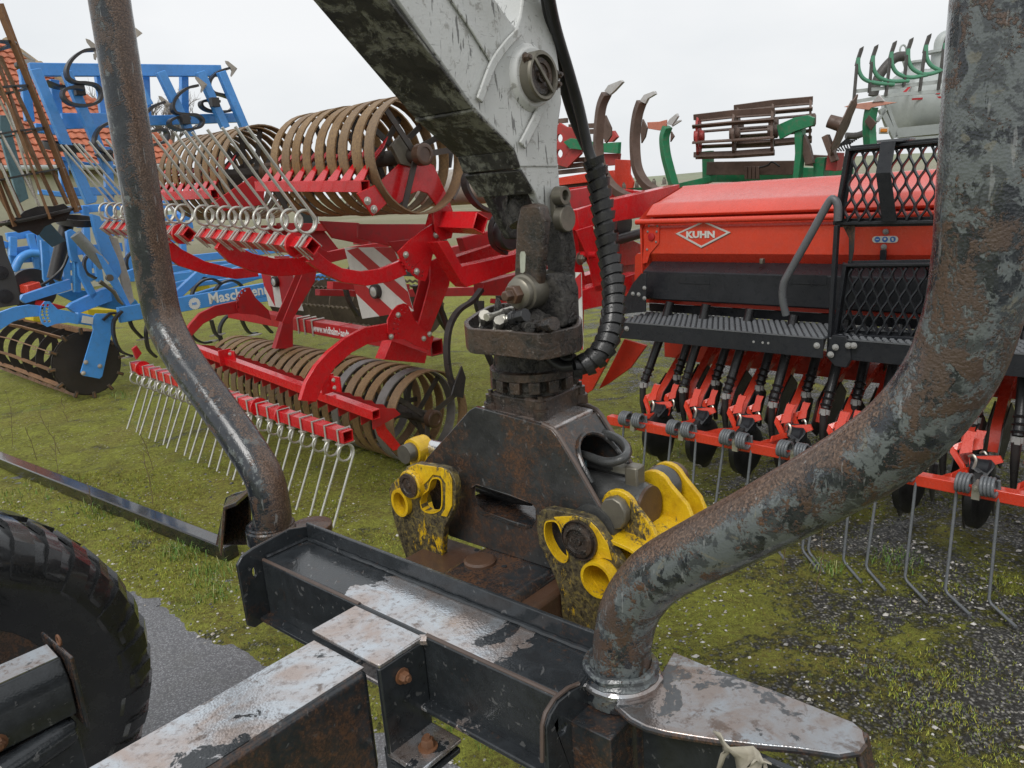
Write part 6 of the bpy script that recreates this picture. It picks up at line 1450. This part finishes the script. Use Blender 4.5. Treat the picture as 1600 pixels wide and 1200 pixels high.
for tx, ty_, bx, by in feet:
    D_ = -1.6
    mb = MB(); mb.prism([ty(tx-9, ty_+18, D_), ty(tx-4, ty_+3, D_), ty(tx+1, ty_, D_), ty(tx, ty_+6, D_), ty(tx-4, ty_+18, D_), ty(tx-9, ty_+32, D_), ty(tx-12, ty_+30, D_)], V((0, .05, 0))); build(mb, 'drop_foot_blade', M_spk, tk)
    mb = MB(); mb.beam(ty(tx-10, ty_+28, D_), ty(bx, by, D_), .035, .06, up=V((0, 1, 0))); build(mb, 'drop_foot', M_spk, tk)
    hx, hy = tx-8, ty_+22
    mb = MB(); mb.tube(smooth_path([ty(hx, hy-4, D_), ty(hx+1, hy+16, D_), ty(hx+10, hy+30, D_), ty(hx+30, hy+36, D_), ty(hx+56, hy+38-.12*(hx-1340), D_)], 5), .035, 10); build(mb, 'green_hose', M_hgr, tk)
for p, q in (((1334, 143), (1500, 124)), ((1330, 160), (1398, 148)), ((1398, 148), (1500, 140))):
    mb = MB(); mb.beam(ty(*p, -1.55), ty(*q, -1.55), .05, .06); build(mb, 'boom_rail', M_galv, tk)
mb = MB(); mb.box(ty(1381, 204, -1.2), RT, FW, zv, .17, .05, .11); build(mb, 'lamp_housing', M_white, tk, .01)
M_amb = paint('amber_lens', (.65, .22, .02), .2, .1, 0, drops=0)
mb = MB(); mb.box(ty(1381, 204, -1.24), RT, FW, zv, .12, .04, .06); build(mb, 'amber_lamp', M_amb, tk, .01)
mb = MB(); mb.box(ty(1364, 213, -1.0), RT, FW, zv, .10, .08, .14); build(mb, 'valve_box', M_white, tk, .01)
for i in range(7):
    a0 = 1345-4*i; mb = MB(); mb.tube(smooth_path([ty(1348-3*i, 212+2*i, -1.), ty(1336-3*i, 208+3*i, -1.), ty(1326-4*i, 216+3*i, -1.), ty(1322-4*i+9, 236, -1.)], 4), .014, 6); build(mb, 'control_cable', M_rubber, tk)
mb = MB(); mb.tube(smooth_path([ty(1366, 190, -1), ty(1352, 206, -1), ty(1338, 212, -1), ty(1322, 212, -1)], 4), .06, 10); build(mb, 'black_hose', M_spk, tk)
for x_ in (1500, 1640):
    w_ = ty(x_, 260, -.4); w_.z = .55; mb = MB(); mb.lathe(w_, V((0, 1, 0)), [(-.2, .3), (-.2, .5), (-.16, .55), (.16, .55), (.2, .5), (.2, .3)], 32); build(mb, 'wheel', M_rubber, tk)
# ------------------------------------------------------------------ house
M_tile = paint('red_clay_tile', (.50, .16, .085), .7, .35, .35, (.20, .08, .05), drops=0)
M_wall = paint('cream_render', (.52, .50, .40), .85, .12, .2, (.3, .28, .22), drops=0)
hs = thing('house', Yp(60, 300, 24), 'house with an orange-red tiled roof and cream wall behind the blue cultivator', 'house')
hs.location.z = 0; INV[hs.name] = Matrix.Translation(-hs.location)
E0, E1 = Yp(-120, 262, 18.5), Yp(290, 258, 24.5); E1.z = E0.z
ev = (E1-E0); eh = ev.normalized(); nb_ = V((-eh.y, eh.x, 0)); su = (nb_*.72+zv*.70).normalized(); rn = eh.cross(su)
if rn.z < 0: rn = -rn
def roofhit(x, y):
    d = ray(x, y); return CP+d*((E0-CP).dot(rn)/d.dot(rn))
poly = [roofhit(*p) for p in ((-120, 20), (-10, 58), (8, 66), (24, 80), (60, 103), (120, 146), (190, 188), (262, 224), (275, 262))]+[roofhit(-120, 264)]
uv = [((p-E0).dot(eh), (p-E0).dot(su)) for p in poly]
def inside(u_, v_):
    c = False; n = len(uv)
    for i in range(n):
        (x1, y1), (x2, y2) = uv[i], uv[i-1]
        if (y1 > v_) != (y2 > v_) and u_ < (x2-x1)*(v_-y1)/(y2-y1)+x1: c = not c
    return c
mb = MB(); mb.prism([p-rn*.06 for p in poly], rn*-.15); build(mb, 'roof_deck', M_mud, hs)
umx = max(u for u, v in uv); vmx = max(v for u, v in uv); umn = min(u for u, v in uv)
mb = MB(); rh, cw = .27, .23
for r_ in range(int(vmx/rh)+1):
    for c_ in range(int((umx-umn)/cw)+1):
        u0, v0 = umn+c_*cw, r_*rh
        if not inside(u0+cw/2, v0+rh/2): continue
        jz = random.uniform(-.006, .006); vs = []
        for k, (du, dz) in enumerate(((0, .0), (.25, .03), (.5, .038), (.75, .012), (1.0, .0))):
            p = E0+eh*(u0+du*cw)+su*v0+rn*(dz+.045+jz); q = E0+eh*(u0+du*cw)+su*(v0+rh*1.05)+rn*(dz+jz); vs += [p, q, p-rn*.035]
        fs = []
        for k in range(4): fs += [(k*3, k*3+3, k*3+4, k*3+1), (k*3+2, k*3+5, k*3+3, k*3)]
        mb.add(vs, fs)
build(mb, 'roof_tiles', M_tile, hs, kind='stuff', ang=50)
M_moss = paint('mossy_ridge_tile', (.36, .27, .17), .8, .4, .6, (.12, .12, .05), drops=0)
for i in range(2, 8):
    a_, b_ = poly[i], poly[i+1]; n = max(1, int((b_-a_).length/.40))
    for k in range(n):
        p, q = a_.lerp(b_, k/n), a_.lerp(b_, (k+1.1)/n); mb = MB(); mb.tube([p+rn*.05, q+rn*.02], [.13, .10], 8); build(mb, 'ridge_tile', M_moss if i < 5 else M_tile, hs)
mb = MB(); w0, w1 = E0+nb_*.4, E1+nb_*.4-eh*.6; mb.prism([V((w0.x, w0.y, 0)), V((w1.x, w1.y, 0)), V((w1.x, w1.y, E0.z)), V((w0.x, w0.y, E0.z))], nb_*.3); build(mb, 'wall', M_wall, hs)
mb = MB(); w2 = w1+nb_*7; mb.prism([V((w1.x, w1.y, 0)), V((w2.x, w2.y, 0)), V((w2.x, w2.y, E0.z)), V((w1.x, w1.y, E0.z))], eh*-.3); build(mb, 'wall', M_wall, hs)
mb = MB(); mb.tube([E0-nb_*.06-zv*.04, E1-nb_*.06-zv*.04], .07, 10); build(mb, 'gutter', M_galv, hs)
q = Yp(60, 352, 20.5); 
for u_ in (12.2,):
    p = w0+eh*u_; p.z = 1.7; mb = MB(); mb.box(p-nb_*.01, eh, nb_, zv, 1.1, .06, 1.3); f = build(mb, 'window', M_white, hs, .01)
    mb = MB(); mb.box(p-nb_*.045, eh, nb_, zv, .95, .01, 1.15); g_ = build(mb, 'pane', paint('window_glass', (.02, .025, .03), .05, 0, 0, drops=0), None); g_.parent = f
# bare tree twigs behind
tre = thing('bare_tree', V((-11.5, 34, 0)), 'bare leafless tree faint behind the blue frame, right of the tiled roof', 'tree')
M_bark = paint('grey_bark', (.22, .19, .17), .9, .3, .3, drops=0)
tb = MB(); random.seed(5)
def branch(p, d, L_, r_, lv):
    q = p+d*L_; tb.tube([p, p.lerp(q, .5)+V((random.uniform(-.04, .04), 0, random.uniform(-.04, .04)))*L_, q], [r_, r_*.8, r_*.55], 5, caps=False)
    if lv:
        for k in range(4 if lv > 1 else 5):
            dd = (d+V((random.uniform(-.8, .8), random.uniform(-.8, .8), random.uniform(-.15, .7)))).normalized(); branch(p.lerp(q, random.uniform(.45, 1)), dd, L_*random.uniform(.5, .75), r_*.5, lv-1)
tx0 = Yp(240, 250, 34); mb = MB(); mb.tube([V((tx0.x, 34, 0)), V((tx0.x, 34, 3.2))], [.25, .17], 8); build(mb, 'trunk', M_bark, tre)
tre.location = V((tx0.x, 34, 0)); INV[tre.name] = Matrix.Translation(-tre.location)
for o_ in tre.children: o_.matrix_parent_inverse = INV[tre.name]
for k in range(7): branch(V((tx0.x, 34, 3.0)), V((random.uniform(-.6, .6), random.uniform(-.3, .3), 1)).normalized(), 2.0, .10, 4)
build(tb, 'crown', M_bark, tre, ang=80)
# ------------------------------------------------------------------ steel beam on the ground
P, Q = G0(-60, 694, .045), G0(362, 862, .045)
mb = MB(); mb.beam(P, Q, .085, .085); M_bb = paint('wet_black_steel', (.014, .015, .017), .14, .3, .3, (.09, .035, .02), drops=.4, coat=.6)
o = build(mb, 'steel_beam', M_bb, None, .007, label='long wet black square steel beam lying on the moss behind the tyre', cat='beam')
# ------------------------------------------------------------------ ground
def sgn_line(p, a, b): return (b.x-a.x)*(p.y-a.y)-(b.y-a.y)*(p.x-a.x)
A1, A2 = G0(185, 905), G0(690, 1195)
A_dir = (A2-A1).normalized(); A_n = V((-A_dir.y, A_dir.x, 0))
if A_n.dot(V((0, 1, 0))) < 0: A_n = -A_n
def side_of(p):
    """metres beyond the asphalt edge, wavy"""
    return (p-A1).dot(A_n)+.10*noise.noise(V((p.x*1.7, p.y*1.7, 3)))+.07*noise.noise(V((p.x*7, p.y*7, 5)))+.03*noise.noise(V((p.x*25, p.y*25, 6)))-.02
def gz(x, y):
    p = V((x, y, 0)); s = side_of(p)
    z = .018*noise.noise(V((x*2.3, y*2.3, 0)))+.014*noise.noise(V((x*8, y*8, 1)))+.008*noise.noise(V((x*26, y*26, 2)))
    if s < .25: z = z*max(0, s/.25)+min(0, s*.22)-.000
    return z+(.012 if s > .05 else .012*max(0, s/.05))-.010
x0, x1, y0, y1, st = -7.0, 4.6, .9, 9.0, .032
nx, ny = int((x1-x0)/st), int((y1-y0)/st); vs = []
for j in range(ny+1):
    y = y0+(y1-y0)*j/ny
    for i in range(nx+1):
        x = x0+(x1-x0)*i/nx; e = min(x-x0, x1-x, y1-y, y-y0, .5)/.5
        vs.append(V((x, y, gz(x, y)*e)))
mb = MB(); mb.v = vs; mb.f = [(j*(nx+1)+i, j*(nx+1)+i+1, (j+1)*(nx+1)+i+1, (j+1)*(nx+1)+i) for j in range(ny) for i in range(nx)]; mb.mi = [0]*len(mb.f)
fx = [-900, x0, x1, 900]; fy = [-300, y0, y1, 1500]
o_ = len(mb.v)
for y in fy:
    for x in fx: mb.v.append(V((x, y, 0)))
for j in range(3):
    for i in range(3):
        if i == 1 and j == 1: continue
        a_ = o_+j*4+i; mb.f.append((a_, a_+1, a_+5, a_+4)); mb.mi.append(0)
def ground_mat():
    m = NT('moss_and_gravel'); n1 = m.noise(1.3, 6, .62, .4); n2 = m.noise(5.5, 7, .66, .5); n3 = m.noise(38, 6, .7); n4 = m.noise(150, 4, .65)
    c = m.mix(m.ramp(n2, .36, .64), (.135, .118, .022), (.270, .285, .040))
    c = m.mix(m.ramp(n1, .46, .62, 0, .6), c, (.21, .155, .045))
    c = m.mix(m.ramp(n3, .42, .66, 0, .75), c, (.42, .46, .07))
    c = m.mix(m.ramp(n4, .46, .32, 0, .9), c, (.028, .026, .010))
    c = m.mix(m.ramp(m.noise(2.6, 3, .5), .62, .72, 0, .4), c, (.17, .24, .05))
    # bare gravel showing through
    sp = m.n.new('ShaderNodeSeparateXYZ'); m.link(m.co, sp.inputs[0])
    gx = m.math('ADD', m.ramp(sp.outputs['X'], .2, 1.8, -.05, .065), m.ramp(sp.outputs['Y'], 2.0, 3.4, .03, -.01))
    lo = m.math('ADD', m.math('ADD', m.math('MULTIPLY', m.noise(2.1, 6, .65, .8), .62), m.math('MULTIPLY', n3, .38)), gx)
    gf = m.ramp(lo, .515, .575)
    vc = m.vor(75, out='Color'); sv = m.n.new('ShaderNodeSeparateColor'); m.link(vc, sv.inputs[0])
    st_ = m.mix(m.ramp(sv.outputs[0], .1, .9), (.17, .17, .165), (.54, .52, .47)); st_ = m.mix(m.ramp(m.vor(75), .15, .55), st_, (.055, .053, .048))
    c = m.mix(gf, c, st_)
    fs = m.vor(48, out='Color'); s2 = m.n.new('ShaderNodeSeparateColor'); m.link(fs, s2.inputs[0])
    spk = m.math('MULTIPLY', m.ramp(s2.outputs[1], .86, .88), m.ramp(m.vor(48), .30, .22)); c = m.mix(spk, c, (.50, .48, .42))
    # open field farther off
    c = m.mix(m.ramp(sp.outputs['Y'], 16, 34), c, m.mix(m.ramp(m.noise(.05, 3), .4, .6), (.20, .19, .11), (.25, .23, .15)))
    h = m.math('ADD', m.math('MULTIPLY', n3, .6), m.math('MULTIPLY', n4, .4))
    nm = m.bump(h, .045, 1., m.bump(m.math('MULTIPLY', m.vor(75), gf), .012, .6))
    return m.done(c, m.mix(gf, (.85, .85, .85), (.45, .45, .45)), 0, nm, spec=.35)
g_ = build(mb, 'ground', ground_mat(), None, ang=180); g_['kind'] = 'structure'
for a in list(g_.data.attributes):
    if a.name == 'sharp_edge': pass
def asph():
    m = NT('wet_asphalt'); n = m.noise(120, 4, .7); v = m.vor(140, out='Color'); s = m.n.new('ShaderNodeSeparateColor'); m.link(v, s.inputs[0])
    c = m.mix(m.ramp(s.outputs[0], .0, 1.), (.13, .133, .14), (.34, .345, .355)); c = m.mix(m.ramp(m.vor(140), .2, .6, 0, .8), c, (.075, .075, .08)); c = m.mix(m.ramp(m.noise(6, 5), .5, .7, 0, .4), c, (.11, .11, .10))
    return m.done(c, m.ramp(n, .3, .7, .22, .6), 0, m.bump(m.vor(140), .006, -.9), spec=.6)
mb = MB(); mb.prism([A1+A_n*.5-A_dir*6, A1+A_n*.5+A_dir*6, A1-A_n*7+A_dir*6, A1-A_n*7-A_dir*6], V((0, 0, -.02)))
for i in range(len(mb.v)): mb.v[i] = mb.v[i]+V((0, 0, -.014))
o = build(mb, 'asphalt_path', asph(), None); o['kind'] = 'structure'
# low hill on the horizon
mb = MB(); n = 60; vs = []
for i in range(n+1):
    x = -500+1100*i/n; hgt = 5+3.5*noise.noise(V((x*.006, 0, 4))); vs += [V((x, 520, -1)), V((x, 560, hgt)), V((x, 800, hgt*.6))]
mb.add(vs, [(i*3+k, i*3+3+k, i*3+4+k, i*3+1+k) for i in range(n) for k in range(2)])
o = build(mb, 'hills', paint('far_field', (.24, .26, .17), .9, .15, .1, drops=0, bscale=.01), None); o['kind'] = 'structure'
# scattered stones, moss blades, weeds
rnd = random.Random(3)
def scatter(n, fn, box):
    k = 0
    while k < n:
        x = rnd.uniform(box[0], box[1]); y = rnd.uniform(box[2], box[3]); k += 1
        fn(x, y)
def pal(name, cols, rough=.8, spec=.3):
    m = NT(name); oi = m.n.new('ShaderNodeNewGeometry'); r = m.n.new('ShaderNodeValToRGB'); r.color_ramp.interpolation = 'CONSTANT'
    for i, c in enumerate(cols):
        e = r.color_ramp.elements[i] if i < 2 else r.color_ramp.elements.new(i/len(cols))
        e.position = i/len(cols); e.color = (*c, 1)
    m.link(oi.outputs['Random Per Island'], r.inputs[0]); return m.done(r.outputs[0], rough, 0, None, spec=spec)
mb = MB()
octf = [(0, 2, 4), (2, 1, 4), (1, 3, 4), (3, 0, 4), (2, 0, 5), (1, 2, 5), (3, 1, 5), (0, 3, 5)]
def stone(x, y):
    p = V((x, y, 0)); s = side_of(p)
    den = noise.noise(V((x*1.1, y*1.1, 9)))+.6*noise.noise(V((x*3, y*3, 7)))+.28*(x-.2)
    if s < -.06 or rnd.random() > .14+.75*max(0, den)+(.6 if s < .05 else 0): return
    r = rnd.choice((.003, .004, .004, .005, .006, .007, .009, .013 if rnd.random() < .4 else .005)); z = gz(x, y)+r*.25; t = rnd.uniform(0, 6.3); c, s_ = math.cos(t), math.sin(t)
    a, b, h = r*rnd.uniform(.8, 1.5), r*rnd.uniform(.6, 1.), r*rnd.uniform(.4, .8)
    q = [(a, 0, 0), (-a, 0, 0), (0, b, 0), (0, -b, 0), (rnd.uniform(-.3, .3)*a, 0, h), (0, 0, -h)]
    mb.add([V((x+c*u-s_*v, y+s_*u+c*v, z+w)) for u, v, w in q], octf)
scatter(34000, stone, (-3.5, 3.2, 1.2, 5.2))
build(mb, 'gravel_stones', pal('pebble_colours', [(.10, .10, .105), (.30, .29, .27), (.05, .05, .055), (.48, .46, .42), (.20, .19, .18), (.40, .36, .30), (.07, .07, .075), (.55, .53, .50)], .55), None, kind='stuff', label='small grey and white pebbles strewn over the moss', cat='gravel', ang=10)
mb = MB()
def moss(x, y):
    p = V((x, y, 0)); s = side_of(p)
    if s < .01: return
    den = noise.noise(V((x*1.9, y*1.9, 20)))+.5*noise.noise(V((x*6, y*6, 22)))-.10*(x-.5)
    if rnd.random() > .35+1.1*den: return
    z = gz(x, y)-.002
    for k in range(5):
        t = rnd.uniform(0, 6.3); h = rnd.uniform(.004, .011)*(1+.6*(den > .25)); w = rnd.uniform(.0010, .0022)
        bx, by = x+rnd.uniform(-.012, .012), y+rnd.uniform(-.012, .012); dx, dy = math.cos(t), math.sin(t)
        mb.add([V((bx-dy*w, by+dx*w, z)), V((bx+dy*w, by-dx*w, z)), V((bx+dx*h*.8, by+dy*h*.8, z+h))], [(0, 1, 2)])
scatter(90000, moss, (-3.6, 3.0, 1.2, 5.4))
build(mb, 'moss_blades', pal('moss_blade_colours', [(.20, .22, .028), (.30, .33, .045), (.13, .13, .02), (.40, .42, .07), (.21, .16, .04), (.15, .22, .035)], .8), None, kind='stuff', label='low yellow-green moss tufts covering the yard', cat='moss', ang=10)
# grass clumps near the beam, and dry stalks
mb = MB()
def blades(cx, cy, n, rad, hmax, wv=.0022):
    for k in range(n):
        t = rnd.uniform(0, 6.3); rr = rad*math.sqrt(rnd.random()); x, y = cx+rr*math.cos(t), cy+rr*math.sin(t); z = gz(x, y)
        h = rnd.uniform(.35, 1)*hmax; a = rnd.uniform(0, 6.3); le = rnd.uniform(.3, 1.1)*h; dx, dy = math.cos(a), math.sin(a); w = rnd.uniform(.6, 1.2)*wv
        p0, p1, p2 = V((x, y, z)), V((x+dx*le*.4, y+dy*le*.4, z+h*.7)), V((x+dx*le, y+dy*le, z+h*.85)); n_ = V((-dy*w, dx*w, 0))
        mb.add([p0-n_, p0+n_, p1+n_*.8, p1-n_*.8, p2], [(0, 1, 2, 3), (3, 2, 4)])
for px, py, n, rad, h in ((300, 862, 260, .16, .07), (330, 900, 160, .12, .06), (250, 820, 160, .15, .06), (350, 850, 200, .10, .08), (180, 800, 120, .15, .06), (340, 930, 120, .10, .05), (150, 790, 90, .2, .06), (60, 770, 120, .3, .06), (1290, 890, 80, .08, .05), (1400, 880, 120, .12, .05), (1060, 700, 100, .2, .06), (195, 620, 60, .15, .08), (700, 1120, 90, .10, .03), (780, 1150, 90, .1, .03)):
    q = G0(px, py); blades(q.x, q.y, n, rad, h)
build(mb, 'grass_blades', pal('grass_blade_colours', [(.10, .20, .035), (.17, .27, .06), (.07, .13, .02), (.30, .30, .12), (.13, .22, .04)], .6), None, kind='stuff', label='thin green grass blades along the steel beam and between tines', cat='grass', ang=10)
mb = MB()
for px, py, h in ((20, 700, .42), (60, 720, .3), (95, 710, .35), (105, 660, .25), (240, 790, .35), (690, 790, .0), (1275, 925, .22), (1225, 900, .25), (5, 690, .5), (90, 745, .3), (240, 735, .3), (145, 800, .2)):
    if not h: continue
    q = G0(px, py); p = V((q.x, q.y, 0)); d = V((rnd.uniform(-.2, .2), rnd.uniform(-.2, .2), 1)).normalized()
    pts = [p+d*(h*k/5)+V((rnd.uniform(-.01, .01), 0, 0)) for k in range(6)]; mb.tube(pts, .0022, 4, caps=False)
    for k in range(6):
        s = pts[2+k % 4]; e = s+V((rnd.uniform(-.07, .07), rnd.uniform(-.07, .07), rnd.uniform(.02, .08))); mb.tube([s, e], .0012, 3, caps=False)
build(mb, 'dry_stalks', paint('dry_brown_stalk', (.14, .10, .05), .9, .2, .2, drops=0), None, kind='stuff', label='thin dry brown weed stalks standing in the moss at left', cat='weeds', ang=80)
